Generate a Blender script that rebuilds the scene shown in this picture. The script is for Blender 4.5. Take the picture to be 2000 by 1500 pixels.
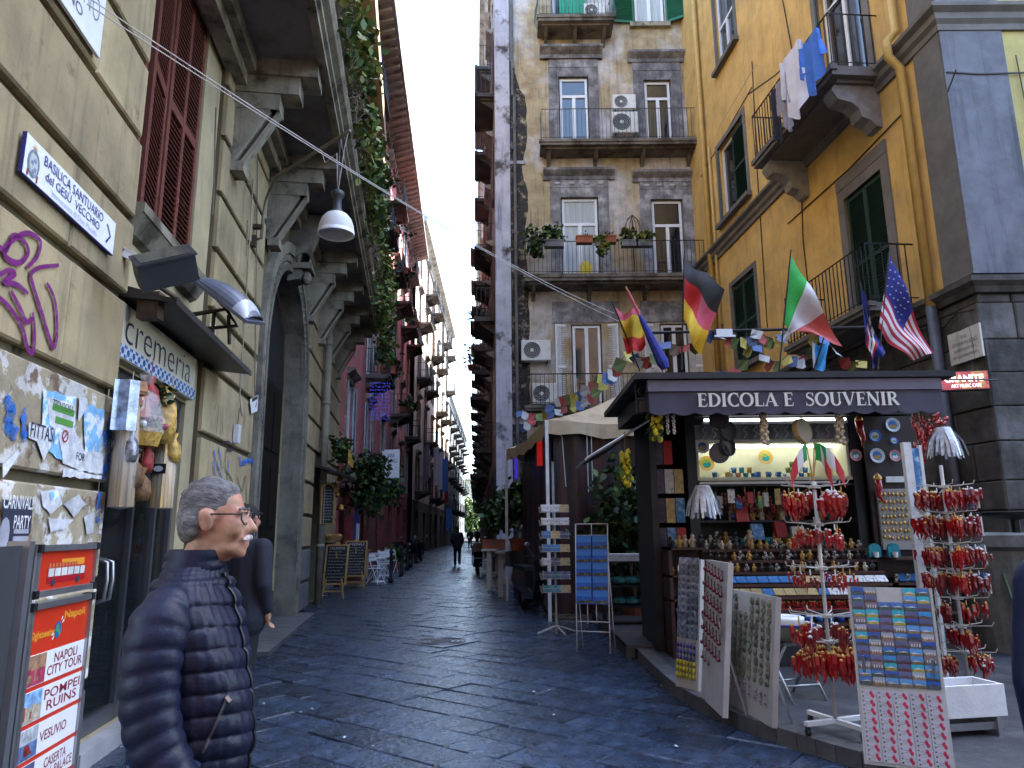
import bpy, bmesh, math, random
from mathutils import Vector, Matrix
R = math.radians; PI = math.pi
rnd = random.Random(11)
for o in list(bpy.data.objects): bpy.data.objects.remove(o)
SC = bpy.context.scene; COL = SC.collection
# ------------------------------------------------------------------ camera
FPX = 1400.0; CZ = 1.55; PITCH = math.atan(285/1400.0); ROLL = R(0.5)
_F = Vector((0, math.cos(PITCH), math.sin(PITCH))); _U0 = Vector((0, -math.sin(PITCH), math.cos(PITCH))); _R0 = Vector((1, 0, 0))
_RT = _R0*math.cos(ROLL) - _U0*math.sin(ROLL); _UP = _U0*math.cos(ROLL) + _R0*math.sin(ROLL); _C = Vector((0, 0, CZ))
cam = bpy.data.cameras.new('camera'); camo = bpy.data.objects.new('camera', cam); COL.objects.link(camo)
cam.sensor_width = 36; cam.lens = FPX/2000*36; cam.clip_start = 0.05; cam.clip_end = 2000
m = Matrix((_RT, _UP, -_F)).transposed().to_4x4(); m.translation = _C; camo.matrix_world = m
SC.camera = camo
# ------------------------------------------------------------------ sky and sun
SUN_EL = 55; SUN_AZ = 60          # azimuth measured from +Y towards +X: the sun stands ahead and to the right, behind the houses
W = bpy.data.worlds.new('World'); SC.world = W; W.use_nodes = True
_n = W.node_tree.nodes; _l = W.node_tree.links
_bg = _n['Background']; _sk = _n.new('ShaderNodeTexSky'); _sk.sky_type = 'NISHITA'; _sk.sun_disc = False
_sk.sun_elevation = R(SUN_EL); _sk.sun_rotation = R(SUN_AZ); _sk.air_density = 1.0; _sk.dust_density = 1.0; _sk.ozone_density = 1.5
_l.new(_sk.outputs[0], _bg.inputs[0]); _bg.inputs[1].default_value = 0.15
sl = bpy.data.lights.new('sun', 'SUN'); sl.energy = 4.0; sl.angle = R(0.5); sl.color = (1, .95, .87)
so = bpy.data.objects.new('sun', sl); COL.objects.link(so)
_sd = Vector((math.sin(R(SUN_AZ))*math.cos(R(SUN_EL)), math.cos(R(SUN_AZ))*math.cos(R(SUN_EL)), math.sin(R(SUN_EL))))
so.rotation_euler = (-_sd).to_track_quat('-Z', 'Y').to_euler()
SC.view_settings.view_transform = 'Standard'; SC.view_settings.look = 'None'; SC.view_settings.gamma = 1
SC.view_settings.use_curve_mapping = False; SC.view_settings.exposure = 3.12
SC.cycles.caustics_reflective = False; SC.cycles.caustics_refractive = False; SC.cycles.max_bounces = 6; SC.cycles.diffuse_bounces = 3; SC.cycles.glossy_bounces = 3; SC.cycles.transparent_max_bounces = 8; SC.cycles.transmission_bounces = 4
# ------------------------------------------------------------------ from a point of the photograph to the place it shows
def ray(x, y): return _F + (x-1000)/FPX*_RT - (y-750)/FPX*_UP
def G(x, y, z=0.0):                      # on the level z
    d = ray(x, y); return _C + d*((z-CZ)/d.z)
def D(x, y, Y):                          # at the depth Y
    d = ray(x, y); return _C + d*(Y/d.y)
# ------------------------------------------------------------------ materials
MATS = {}
def mat(name, c, rough=.75, metal=0, var=.12, vs=4, bump=0, bs=40, c2=None, ms=2.5, thr=(.48, .6), c3=None, ms3=6, thr3=(.55, .65),
        streak=0, emit=0, alpha=1, spec=.4, stretch=None, coat=0, det=6, holes=None):
    if name in MATS: return MATS[name]
    M = bpy.data.materials.new(name); M.use_nodes = True; nt = M.node_tree; n = nt.nodes; l = nt.links
    b = n['Principled BSDF']; b.inputs['Roughness'].default_value = rough; b.inputs['Metallic'].default_value = metal
    b.inputs['Specular IOR Level'].default_value = spec; b.inputs['Coat Weight'].default_value = coat
    col = (*c, 1)
    if var == 0 and not c2 and not bump and not streak and not holes:
        b.inputs['Base Color'].default_value = col
    else:
        tc = n.new('ShaderNodeTexCoord'); src = tc.outputs['Object']
        if stretch:
            mp = n.new('ShaderNodeMapping'); mp.inputs['Scale'].default_value = stretch; l.new(src, mp.inputs[0]); src = mp.outputs[0]
        oi = n.new('ShaderNodeObjectInfo')
        def shift(off):
            v = n.new('ShaderNodeVectorMath'); v.operation = 'ADD'; v.inputs[1].default_value = (off*3.1, off*1.7, off*2.3); l.new(src, v.inputs[0]); return v.outputs[0]
        def noise(s, d=det, ro=.6, off=0):
            t = n.new('ShaderNodeTexNoise'); t.inputs['Scale'].default_value = s; t.inputs['Detail'].default_value = d; t.inputs['Roughness'].default_value = ro
            l.new(src if not off else shift(off), t.inputs['Vector']); return t.outputs['Fac']
        def ramp(fac, a, bb):
            r = n.new('ShaderNodeMapRange'); r.inputs['From Min'].default_value = a; r.inputs['From Max'].default_value = bb; l.new(fac, r.inputs['Value']); return r.outputs[0]
        def mix(f, a, bb, mode='MIX'):
            x = n.new('ShaderNodeMix'); x.data_type = 'RGBA'; x.blend_type = mode
            if isinstance(f, float): x.inputs[0].default_value = f
            else: l.new(f, x.inputs[0])
            for v, i in ((a, 6), (bb, 7)):
                if isinstance(v, tuple): x.inputs[i].default_value = v
                else: l.new(v, x.inputs[i])
            return x.outputs[2]
        cur = col
        if c2: cur = mix(ramp(noise(ms, 5, .62, 1.7), *thr), cur, (*c2, 1))
        if c3: cur = mix(ramp(noise(ms3, 5, .65, 5.1), *thr3), cur, (*c3, 1))
        if var:
            lo = tuple(1-var*1.6 for _ in range(3)); hi = tuple(1+var for _ in range(3))
            v = mix(ramp(noise(vs, 4, .65, 9.3), .3, .7), (*lo, 1), (*hi, 1)); cur = mix(1.0, cur, v, 'MULTIPLY')
            # every object a shade of its own
            om = n.new('ShaderNodeMapRange'); om.inputs['To Min'].default_value = 1-var*.9; om.inputs['To Max'].default_value = 1+var*.7; l.new(oi.outputs['Random'], om.inputs['Value'])
            cc = n.new('ShaderNodeCombineColor'); [l.new(om.outputs[0], cc.inputs[i]) for i in range(3)]
            cur = mix(1.0, cur, cc.outputs[0], 'MULTIPLY')
        if streak:
            mp = n.new('ShaderNodeMapping'); mp.inputs['Scale'].default_value = (3.2, 3.2, .22); l.new(src, mp.inputs[0])
            t = n.new('ShaderNodeTexNoise'); t.inputs['Scale'].default_value = 2.2; t.inputs['Detail'].default_value = 4; t.inputs['Roughness'].default_value = .65; l.new(mp.outputs[0], t.inputs['Vector'])
            cur = mix(ramp(t.outputs['Fac'], .52, .75), cur, mix(1.0, cur, (1-streak, 1-streak, 1-streak*.9, 1), 'MULTIPLY'))
        if isinstance(cur, tuple): b.inputs['Base Color'].default_value = cur
        else: l.new(cur, b.inputs['Base Color'])
        if holes:
            l.new(ramp(noise(holes[0], 6, .7, 2.2), holes[1], holes[2]), b.inputs['Alpha'])
        if bump:
            bm = n.new('ShaderNodeBump'); bm.inputs['Strength'].default_value = min(1, bump); bm.inputs['Distance'].default_value = .012; l.new(noise(bs, 4, .65, 3.3), bm.inputs['Height']); l.new(bm.outputs[0], b.inputs['Normal'])
            rr = n.new('ShaderNodeMapRange'); rr.inputs['To Min'].default_value = max(0, rough-.15); rr.inputs['To Max'].default_value = min(1, rough+.15); l.new(noise(vs*2.3, 2, .6, 7.7), rr.inputs['Value']); l.new(rr.outputs[0], b.inputs['Roughness'])
    if emit:
        b.inputs['Emission Color'].default_value = col; b.inputs['Emission Strength'].default_value = emit
    if alpha < 1: b.inputs['Alpha'].default_value = alpha
    MATS[name] = M; return M
def glass(name, c=(.02, .03, .04), rough=.03, alpha=1.0):
    if name in MATS: return MATS[name]
    M = mat(name, c, rough, var=0, spec=1.0, alpha=alpha); return M
# ------------------------------------------------------------------ mesh builder
class MB:
    def __init__(s): s.v = []; s.f = []; s.m = []; s.cur = 0
    def add(s, vs, fs, mi=None):
        k = len(s.v); s.v += [tuple(p) for p in vs]; s.f += [tuple(i+k for i in q) for q in fs]; s.m += [s.cur if mi is None else mi]*len(fs); return s
    def bx(s, x0, x1, y0, y1, z0, z1, mi=None):
        return s.add([(x0,y0,z0),(x1,y0,z0),(x1,y1,z0),(x0,y1,z0),(x0,y0,z1),(x1,y0,z1),(x1,y1,z1),(x0,y1,z1)],
                     [(0,3,2,1),(4,5,6,7),(0,1,5,4),(1,2,6,5),(2,3,7,6),(3,0,4,7)], mi)
    def box(s, c, d, rot=None, mi=None):
        k = len(s.v); h = [q/2 for q in d]; s.bx(-h[0], h[0], -h[1], h[1], -h[2], h[2], mi)
        M = Matrix.Translation(c) @ (rot.to_4x4() if rot is not None else Matrix())
        s.v[k:] = [tuple(M @ Vector(p)) for p in s.v[k:]]; return s
    def cbox(s, x0, x1, y0, y1, z0, z1, b=.01, mi=None):      # front (y0) edges chamfered
        vs = [(x0,y0+b,z0),(x1,y0+b,z0),(x1,y0+b,z1),(x0,y0+b,z1),(x0+b,y0,z0+b),(x1-b,y0,z0+b),(x1-b,y0,z1-b),(x0+b,y0,z1-b),(x0,y1,z0),(x1,y1,z0),(x1,y1,z1),(x0,y1,z1)]
        return s.add(vs, [(4,5,6,7),(0,1,5,4),(1,2,6,5),(2,3,7,6),(3,0,4,7),(8,9,1,0),(9,10,2,1),(10,11,3,2),(11,8,0,3),(11,10,9,8)], mi)
    def tube(s, pts, r, n=6, mi=None, cap=True, closed=False):
        P = [Vector(p) for p in pts]; L = len(P); k = len(s.v); rs = r if isinstance(r, (list, tuple)) else [r]*L
        t = (P[1]-P[0]).normalized(); u = t.orthogonal().normalized(); vs = []
        for i in range(L):
            if closed: tt = (P[(i+1) % L]-P[i-1])
            else: tt = (P[min(i+1, L-1)]-P[max(i-1, 0)])
            if tt.length > 1e-9: tt.normalize()
            else: tt = t
            u = (u - tt*u.dot(tt)); u = u.normalized() if u.length > 1e-6 else tt.orthogonal().normalized(); w = tt.cross(u)
            for j in range(n):
                a = 2*PI*j/n; vs.append(P[i] + (u*math.cos(a)+w*math.sin(a))*rs[i])
        fs = [(i*n+j, i*n+(j+1) % n, (i+1)*n+(j+1) % n, (i+1)*n+j) for i in range(L-1) for j in range(n)]
        if closed: fs += [((L-1)*n+j, (L-1)*n+(j+1) % n, (j+1) % n, j) for j in range(n)]
        elif cap: fs += [tuple(range(n-1, -1, -1)), tuple((L-1)*n+j for j in range(n))]
        return s.add(vs, fs, mi)
    def lathe(s, prof, n=16, c=(0, 0, 0), mi=None, M=None, a0=0, a1=2*PI):
        full = abs(a1-a0-2*PI) < 1e-6; k = n if full else n+1; vs = []; c = Vector(c)
        for (r, z) in prof:
            for j in range(k):
                a = a0+(a1-a0)*j/n; p = Vector((r*math.cos(a), r*math.sin(a), z)); vs.append((M @ p if M else p)+c)
        fs = []
        for i in range(len(prof)-1):
            for j in range(n if full else n):
                fs.append((i*k+j, i*k+(j+1) % k, (i+1)*k+(j+1) % k, (i+1)*k+j))
        return s.add(vs, fs, mi)
    def ball(s, c, r, n=8, m=5, mi=None, M=None):
        rr = r if isinstance(r, (tuple, list)) else (r, r, r); vs = []; c = Vector(c)
        for i in range(m+1):
            a = PI*i/m
            for j in range(n):
                b = 2*PI*j/n; p = Vector((math.sin(a)*math.cos(b)*rr[0], math.sin(a)*math.sin(b)*rr[1], math.cos(a)*rr[2])); vs.append((M @ p if M else p)+c)
        return s.add(vs, [(i*n+j, (i+1)*n+j, (i+1)*n+(j+1) % n, i*n+(j+1) % n) for i in range(m) for j in range(n)], mi)
    def prism(s, poly, y0, y1, mi=None):                      # polygon in x,z extruded along y
        n = len(poly); vs = [(x, y0, z) for x, z in poly]+[(x, y1, z) for x, z in poly]
        return s.add(vs, [tuple(range(n)), tuple(range(2*n-1, n-1, -1))]+[(i, i+n, (i+1) % n+n, (i+1) % n) for i in range(n)], mi)
    def prismx(s, poly, x0, x1, mi=None):                     # polygon in y,z extruded along x
        n = len(poly); vs = [(x0, y, z) for y, z in poly]+[(x1, y, z) for y, z in poly]
        return s.add(vs, [tuple(range(n-1, -1, -1)), tuple(range(n, 2*n))]+[((i+1) % n, (i+1) % n+n, i+n, i) for i in range(n)], mi)
    def slab(s, poly, z0, z1, mi=None):                       # polygon in x,y extruded up
        n = len(poly); vs = [(x, y, z0) for x, y in poly]+[(x, y, z1) for x, y in poly]
        return s.add(vs, [tuple(range(n-1, -1, -1)), tuple(range(n, 2*n))]+[(i, (i+1) % n, (i+1) % n+n, i+n) for i in range(n)], mi)
    def grid(s, fn, nu, nv, mi=None, mf=None):
        vs = [fn(i/nu, j/nv) for i in range(nu+1) for j in range(nv+1)]; k = nv+1
        fs = [(i*k+j, (i+1)*k+j, (i+1)*k+j+1, i*k+j+1) for i in range(nu) for j in range(nv)]
        if mf:
            a = len(s.m); s.add(vs, fs, 0); s.m[a:] = [mf((i+.5)/nu, (j+.5)/nv) for i in range(nu) for j in range(nv)]; return s
        return s.add(vs, fs, mi)
    def ribbon(s, pts, w, y, mi=None, th=.004):               # flat stroke in the x,z plane
        L = len(pts); ws = w if isinstance(w, (list, tuple)) else [w]*L; a = []; b = []
        for i in range(L):
            p0 = pts[max(i-1, 0)]; p1 = pts[min(i+1, L-1)]; dx = p1[0]-p0[0]; dz = p1[1]-p0[1]; q = math.hypot(dx, dz) or 1
            nx, nz = -dz/q*ws[i]/2, dx/q*ws[i]/2; a.append((pts[i][0]+nx, y, pts[i][1]+nz)); b.append((pts[i][0]-nx, y, pts[i][1]-nz))
        vs = a+b; return s.add(vs, [(i, L+i, L+i+1, i+1) for i in range(L-1)], mi)
    def xf(s, M): s.v = [tuple(M @ Vector(p)) for p in s.v]; return s
    def mesh(s, name, mats, smooth=False):
        me = bpy.data.meshes.new(name); me.from_pydata(s.v, [], s.f)
        for q in (mats if isinstance(mats, (list, tuple)) else [mats]): me.materials.append(q)
        if any(s.m): me.polygons.foreach_set('material_index', s.m)
        if smooth: me.polygons.foreach_set('use_smooth', [True]*len(s.f))
        me.update(); return me
    def build(s, name, mats, parent=None, smooth=False, loc=None, rz=0):
        return link(name, s.mesh(name, mats, smooth), parent, loc, rz)
def link(name, me, parent=None, loc=None, rz=0):
    o = bpy.data.objects.new(name, me); COL.objects.link(o)
    if parent is not None: o.parent = parent
    if loc is not None: o.location = loc
    if rz: o.rotation_euler = (0, 0, rz)
    return o
def tag(o, label=None, cat=None, group=None, kind=None):
    if label: o['label'] = label
    if cat: o['category'] = cat
    if group: o['group'] = group
    if kind: o['kind'] = kind
    return o
def thing(name, label, cat, loc=(0, 0, 0), rz=0, group=None):
    o = bpy.data.objects.new(name, None); COL.objects.link(o); o.location = loc; o.rotation_euler = (0, 0, rz); o.empty_display_size = .1
    return tag(o, label, cat, group)
def one(mb, name, mats, label, cat, loc=None, rz=0, group=None, smooth=False):
    return tag(mb.build(name, mats, None, smooth, loc, rz), label, cat, group)
def kids(o): return [c for c in bpy.data.objects if c.parent == o]
def copy_tree(o, parent=None):
    c = o.copy(); COL.objects.link(c); c.parent = parent
    for ch in kids(o): copy_tree(ch, c)
    return c
def text_mb(body, w, h, bold=0.0, shear=0.0):                 # lettering as thin plates in the x,z plane, 0..w by 0..h, facing -y
    cu = bpy.data.curves.new('t', 'FONT'); cu.body = body; cu.size = 1; cu.resolution_u = 3; cu.offset = bold; cu.shear = shear; cu.align_x = 'CENTER'; cu.space_line = .85
    o = bpy.data.objects.new('t', cu); COL.objects.link(o); dg = bpy.context.evaluated_depsgraph_get(); dg.update()
    me = bpy.data.meshes.new_from_object(o.evaluated_get(dg)); bpy.data.objects.remove(o)
    vs = [v.co.copy() for v in me.vertices]; fs = [tuple(p.vertices) for p in me.polygons]; bpy.data.meshes.remove(me); bpy.data.curves.remove(cu)
    mb = MB()
    if not vs: return mb
    x0 = min(v.x for v in vs); x1 = max(v.x for v in vs); y0 = min(v.y for v in vs); y1 = max(v.y for v in vs)
    mb.add([((v.x-x0)/(x1-x0)*w, 0, (v.y-y0)/(y1-y0)*h) for v in vs], fs); return mb
def text(name, body, x, z, w, h, y, m_, parent, bold=0.0, shear=0.0, rot=None):
    mb = text_mb(body, w, h, bold, shear); M = Matrix.Translation((x, y, z))
    if rot: M = M @ Matrix.Rotation(rot, 4, 'Y')
    return mb.xf(M).build(name, m_, parent)
ORD = ['first', 'second', 'third', 'fourth', 'fifth', 'sixth', 'seventh', 'eighth', 'ninth', 'tenth', 'eleventh', 'twelfth', 'thirteenth', 'fourteenth', 'fifteenth', 'sixteenth', 'seventeenth', 'eighteenth', 'nineteenth', 'twentieth', 'twenty-first']
def rc(r, c): return '%s row from top, %s from left' % (ORD[r], ORD[c])
class Facade:                                                 # x along the wall to the right seen from the street, -y out of it, z up
    def __init__(s, ox, oy, ang, name, label, cat='building'):
        s.o = Vector((ox, oy, 0)); s.a = ang; s.u = Vector((math.cos(ang), math.sin(ang), 0)); s.n = Vector((math.sin(ang), -math.cos(ang), 0))
        s.root = thing(name, label, cat, (ox, oy, 0), ang)
    def px(s, x, y, out=0.0):
        d = ray(x, y); o = s.o+s.n*out-_C; t = o.dot(s.n)/d.dot(s.n); p = _C+d*t; return ((p-s.o).dot(s.u), p.z)
    def w(s, x, out, z): return s.o+s.u*x+s.n*out+Vector((0, 0, z))
def holes_wall(mb, x0, x1, z0, z1, holes, y=0.0, depth=.25, mi=None):   # wall sheet with openings and their reveals
    xs = sorted({x0, x1, *[h[0] for h in holes], *[h[1] for h in holes]}); zs = sorted({z0, z1, *[h[2] for h in holes], *[h[3] for h in holes]})
    xs = [x for x in xs if x0 <= x <= x1]; zs = [z for z in zs if z0 <= z <= z1]
    for i in range(len(xs)-1):
        for j in range(len(zs)-1):
            cx = (xs[i]+xs[i+1])/2; cz = (zs[j]+zs[j+1])/2
            if any(h[0] < cx < h[1] and h[2] < cz < h[3] for h in holes): continue
            mb.add([(xs[i], y, zs[j]), (xs[i+1], y, zs[j]), (xs[i+1], y, zs[j+1]), (xs[i], y, zs[j+1])], [(0, 1, 2, 3)], mi)
    for a, b, c, d in holes:
        e = y+depth
        mb.add([(a,y,c),(b,y,c),(b,y,d),(a,y,d),(a,e,c),(b,e,c),(b,e,d),(a,e,d)], [(0,4,5,1),(1,5,6,2),(2,6,7,3),(3,7,4,0)], mi)
    return mb
# ------------------------------------------------------------------ palette
m_stone = mat('basalt paving', (.027, .046, .086),  .27, var=.42, vs=6, bump=.9, bs=17, c2=(.050, .070, .108), ms=3.5, thr=(.48, .72), c3=(.022, .026, .034), ms3=9, thr3=(.56, .7), spec=.6)
m_joint = mat('paving joint', (.018, .018, .02), .95, var=.3, bump=.4)
m_kerb = mat('kerb stone', (.085, .085, .09), .65, var=.25, vs=4, bump=.4, bs=30)
m_plas = mat('khaki plaster', (.385, .305, .175), .85, var=.15, vs=1.3, bump=.3, bs=45, c2=(.30, .24, .14), ms=1.7, thr=(.5, .66), c3=(.21, .16, .095), ms3=5, thr3=(.60, .74), streak=.5)
m_plasback = mat('khaki plaster joint', (.13, .105, .06), .9, var=.15)
m_plasyel = mat('warm plaster', (.40, .33, .2), .85, var=.12, vs=2, bump=.2, streak=.25)
m_poster = mat('block with paper residue', (.36, .30, .20), .85, var=.2, vs=3, bump=.5, bs=30, c2=(.62, .60, .57), ms=4.5, thr=(.52, .56), c3=(.20, .13, .09), ms3=5, thr3=(.57, .63))
m_blue = mat('blue spray paint', (.03, .16, .55), .6, var=.25, vs=8, holes=(16, .38, .56))
m_ltblue = mat('pale blue paper', (.20, .45, .72), .7, var=.2, vs=9, c2=(.7, .75, .8), ms=9, thr=(.5, .56))
m_paper = mat('torn paper', (.60, .61, .64), .8, var=.22, vs=12, bump=.5, bs=30)
m_purple = mat('purple spray paint', (.17, .013, .15), .6, var=.2, vs=10, holes=(40, .30, .45))
m_black = mat('black paint', (.012, .012, .014), .5, var=.1)
m_ink = mat('dark ink', (.03, .035, .06), .6, var=0)
m_navy = mat('navy ink', (.03, .035, .20), .6, var=0)
m_white = mat('white enamel', (.78, .79, .82), .35, var=.05, vs=6)
m_dirtywhite = mat('dirty white', (.62, .62, .62), .55, var=.12, vs=5)
m_marble = mat('marble plaque', (.55, .53, .49), .6, var=.12, vs=5, streak=.3)
m_brown = mat('red brown shutter paint', (.16, .05, .038), .45, var=.15, vs=6, bump=.15)
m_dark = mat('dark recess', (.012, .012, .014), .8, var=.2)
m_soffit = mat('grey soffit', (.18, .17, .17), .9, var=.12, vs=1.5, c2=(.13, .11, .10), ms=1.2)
m_corn = mat('weathered cornice', (.27, .24, .18), .85, var=.2, vs=3, bump=.4, c2=(.08, .07, .05), ms=2.5, thr=(.52, .66), streak=.4)
m_pierst = mat('portal stone', (.20, .18, .14), .8, var=.2, vs=2.5, bump=.45, bs=25, c2=(.08, .075, .065), ms=2, thr=(.5, .7), streak=.35)
m_greyst = mat('grey plinth stone', (.15, .15, .16), .7, var=.2, vs=4, bump=.4)
m_iron = mat('black iron', (.018, .019, .022), .5, metal=.3, var=.1)
m_rust = mat('rusty iron', (.07, .045, .03), .7, var=.3, vs=15)
m_alu = mat('aluminium', (.42, .43, .46), .35, metal=.85, var=.1)
m_greymet = mat('grey lamp housing', (.16, .18, .23), .4, metal=.2, var=.1)
m_darkmet = mat('dark lamp housing', (.055, .06, .07), .45, metal=.2, var=.1)
m_pipe = mat('painted pipe', (.22, .20, .15), .6, var=.2, vs=4)
m_glassd = glass('dark glass')
m_glassc = mat('clear plastic', (.85, .87, .9), .08, var=0, spec=.9, alpha=.28)
m_leaf = [mat('ivy leaf', (.085, .15, .028), .55, var=.35, vs=9), mat('dark leaf', (.02, .045, .016), .5, var=.35, vs=9), mat('yellow leaf', (.24, .25, .05), .6, var=.3, vs=9)]
m_twig = mat('dry vine', (.22, .17, .11), .9, var=.3, vs=8)
m_terra = mat('terracotta', (.30, .09, .045), .8, var=.2)
m_cable = mat('pale cable', (.42, .40, .37), .6, var=.1)
m_bcable = mat('black cable', (.02, .02, .02), .6, var=0)
m_wood = mat('pine wood', (.42, .25, .09), .5, var=.2, vs=6, stretch=(1, 1, .2))
m_slate = mat('chalk board', (.025, .026, .028), .6, var=.35, vs=5)
m_chalk = mat('chalk', (.6, .6, .58), .9, var=.1)
m_red = mat('red plastic', (.34, .008, .010), .25, var=.15, spec=.6)
m_darkred = mat('dark red plastic', (.20, .008, .010), .3, var=.2, spec=.6)
m_gold = mat('gold paint', (.5, .3, .08), .35, metal=.5, var=.2)
# ------------------------------------------------------------------ ground, street and paving
gr = MB(); gr.add([(-400, -200, -.06), (400, -200, -.06), (400, 900, -.06), (-400, 900, -.06)], [(0, 1, 2, 3)]); tag(gr.build('ground', m_joint), kind='structure')
st = MB(); st.add([(-6, -4, -.022), (9, -4, -.022), (9, 24, -.022), (0, 30, -.022), (-2, 140, -.022), (-16, 140, -.022), (-6.2, 24, -.022)], [(0, 1, 2, 3, 4, 5, 6)])
street = tag(st.build('street', m_joint), kind='structure')
CA = R(-38)                       # the courses of slabs run askew to the street
cu_ = Vector((math.cos(CA), math.sin(CA))); cv_ = Vector((-math.sin(CA), math.cos(CA)))
def on_street(x, y):
    if y < 4.2 or y > 95: return False
    left = -2.0-.137*y if y < 20.5 else -3.6-.0668*y
    if y > 48: left = -6.6-.0125*(y-48)
    right = 5.5 if y < 10.2 else (7 if y < 21.8 else -.5-.052*(y-22))
    if y < 9 and x > .95*y: return False
    return left-.3 < x < right+.3
def in_view(x, y):
    return abs(x)/y < .80
variants = []
for L_, W_ in ((.56, .36), (.70, .36), (.82, .36), (.64, .36), (.48, .36)):
    for q in range(3):
        g = .009; b = .007; x1 = L_/2-g/2; y1 = W_/2-g/2; mb = MB()
        j = lambda s: rnd.uniform(-s, s)
        top = [(-x1+b+j(.008), -y1+b+j(.008), j(.004)), (x1-b+j(.008), -y1+b+j(.008), j(.004)), (x1-b+j(.008), y1-b+j(.008), j(.004)), (-x1+b+j(.008), y1-b+j(.008), j(.006))]
        bot = [(-x1, -y1, -.012), (x1, -y1, -.012), (x1, y1, -.012), (-x1, y1, -.012)]; low = [(a_, b_, -.035) for a_, b_, _ in bot]
        mb.add(top+bot+low, [(0, 1, 2, 3)]+[(i, 4+i, 4+(i+1) % 4, (i+1) % 4) for i in range(4)]+[(4+i, 8+i, 8+(i+1) % 4, 4+(i+1) % 4) for i in range(4)])
        variants.append((L_, mb))
vm = [v[1].mesh('paving_stone', m_stone) for v in variants]
stones = []
for row in range(-120, 260):
    v = row*.36; u = -90+rnd.uniform(0, .9)
    while u < 90:
        k = rnd.randrange(len(variants)); L_ = variants[k][0]; c = cu_*(u+L_/2)+cv_*v; u += L_
        if on_street(c.x, c.y) and in_view(c.x, c.y): stones.append((c.y, c.x, k))
stones.sort(); MH = (G(815, 1258), G(1010, 1378))
stf = MB(); cnt = 0
for (y, x, k) in stones:
    if (Vector((x, y, 0))-G(862, 1254)).length < .26: continue
    z = rnd.uniform(-.006, .006); a = CA+rnd.uniform(-.012, .012)
    if cnt < 300 and y < 24:
        o = link('paving_stone', vm[k], street, (x, y, z), a); o.rotation_euler = (rnd.uniform(-.006, .006), rnd.uniform(-.006, .006), a); cnt += 1
    else:
        src = variants[k][1]; M = Matrix.Translation((x, y, z)) @ Matrix.Rotation(a, 4, 'Z'); stf.add([M @ Vector(p) for p in src.v], src.f)
tag(stf.build('paving_stones', m_stone, street), kind='stuff')
# square iron manhole cover with rings
mc = G(862, 1254); mh = thing('manhole_cover', 'square iron manhole cover with concentric rings set in the paving', 'manhole cover', (mc.x, mc.y, .006), CA)
b = MB(); b.bx(-.40, .40, -.40, .40, -.02, .006); b.build('frame', m_alu_dark if False else mat('worn iron', (.10, .105, .12), .35, metal=.6, var=.25, vs=12), mh)
b = MB()
for r_ in (.34, .28, .21): b.lathe([(r_-.012, .007), (r_-.008, .014), (r_+.008, .014), (r_+.012, .007)], 28)
b.build('ring', MATS['worn iron'], mh, True)
b = MB()
for i in range(-7, 8):
    for j in range(-7, 8):
        if i*i+j*j < 50: b.bx(i*.022-.006, i*.022+.006, j*.022-.006, j*.022+.006, .006, .012)
b.build('stud', MATS['worn iron'], mh)
# litter on the paving
def scatter_litter():
    m1 = mat('paper scrap', (.75, .78, .85), .6, var=.1)
    for i in range(30):
        p = G(rnd.uniform(480, 1480), rnd.uniform(1230, 1490))
        if p.y < 4.9 or p.x > 1.5: continue
        b = MB(); s = rnd.uniform(.006, .016); b.add([(-s, -s*.7, .01), (s, -s*.5, .013), (s*.8, s*.8, .017), (-s*.9, s*.6, .011)], [(0, 1, 2, 3)])
        one(b, 'paper_scrap', m1, 'tiny white paper scrap lying on the dark paving', 'litter', (p.x, p.y, .003), rnd.uniform(0, 6), 'paper scraps on the street')
scatter_litter()
# ------------------------------------------------------------------ the khaki corner building on the left
L = Facade(-2.17-.137*3, 3, math.atan2(1, -.137), 'khaki_building', 'khaki rusticated building on the left with shop, portal and ivy balcony')
ROWS = [0, .56, 1.22, 1.87, 2.54, 3.27, 3.88, 4.55, 5.20, 5.87, 6.50, 7.02]
SA, SB, SC_, SD, SE, SEND = -1.6, 2.13, 4.33, 6.72, 11.35, 17.75
AL, AR, SPR = 7.15, 10.65, 4.15; ARAD = (AR-AL)/2; ACX = (AL+AR)/2
def arch_pts(r, n=20): return [(ACX-r*math.cos(PI*i/n), SPR+r*math.sin(PI*i/n)) for i in range(n+1)]
b = MB()
holes_wall(b, SA, SB, 0, 7.0, [], .06); holes_wall(b, SC_, AL-.0, 0, 7.0, [], .06); holes_wall(b, AR, SEND, 0, 7.0, [(12.9, 14.35, .0, 2.75)], .06, .4)
b.add([(SB, .06, 0), (SB, .25, 0), (SB, .25, 7), (SB, .06, 7)], [(0, 1, 2, 3)]); b.add([(SC_, .06, 0), (SC_, .25, 0), (SC_, .25, 7), (SC_, .06, 7)], [(3, 2, 1, 0)])
ap = arch_pts(ARAD)
for i in range(len(ap)-1):
    (xa, za), (xb, zb) = ap[i], ap[i+1]; b.add([(xa, .06, za), (xb, .06, zb), (xb, .06, 7), (xa, .06, 7)], [(0, 1, 2, 3)])
b.build('wall', m_plasback, L.root)
b = MB(); b.bx(SA, SEND, .3, 9, 7.0, 21); b.bx(SA, SEND, .06, .32, 7.3, 21); b.bx(SEND-.4, SEND, .07, 9, 0, 7.0); b.bx(SA, SA+.3, .07, 9, 0, 7.0); b.build('upper_wall', m_plas, L.root)
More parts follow.
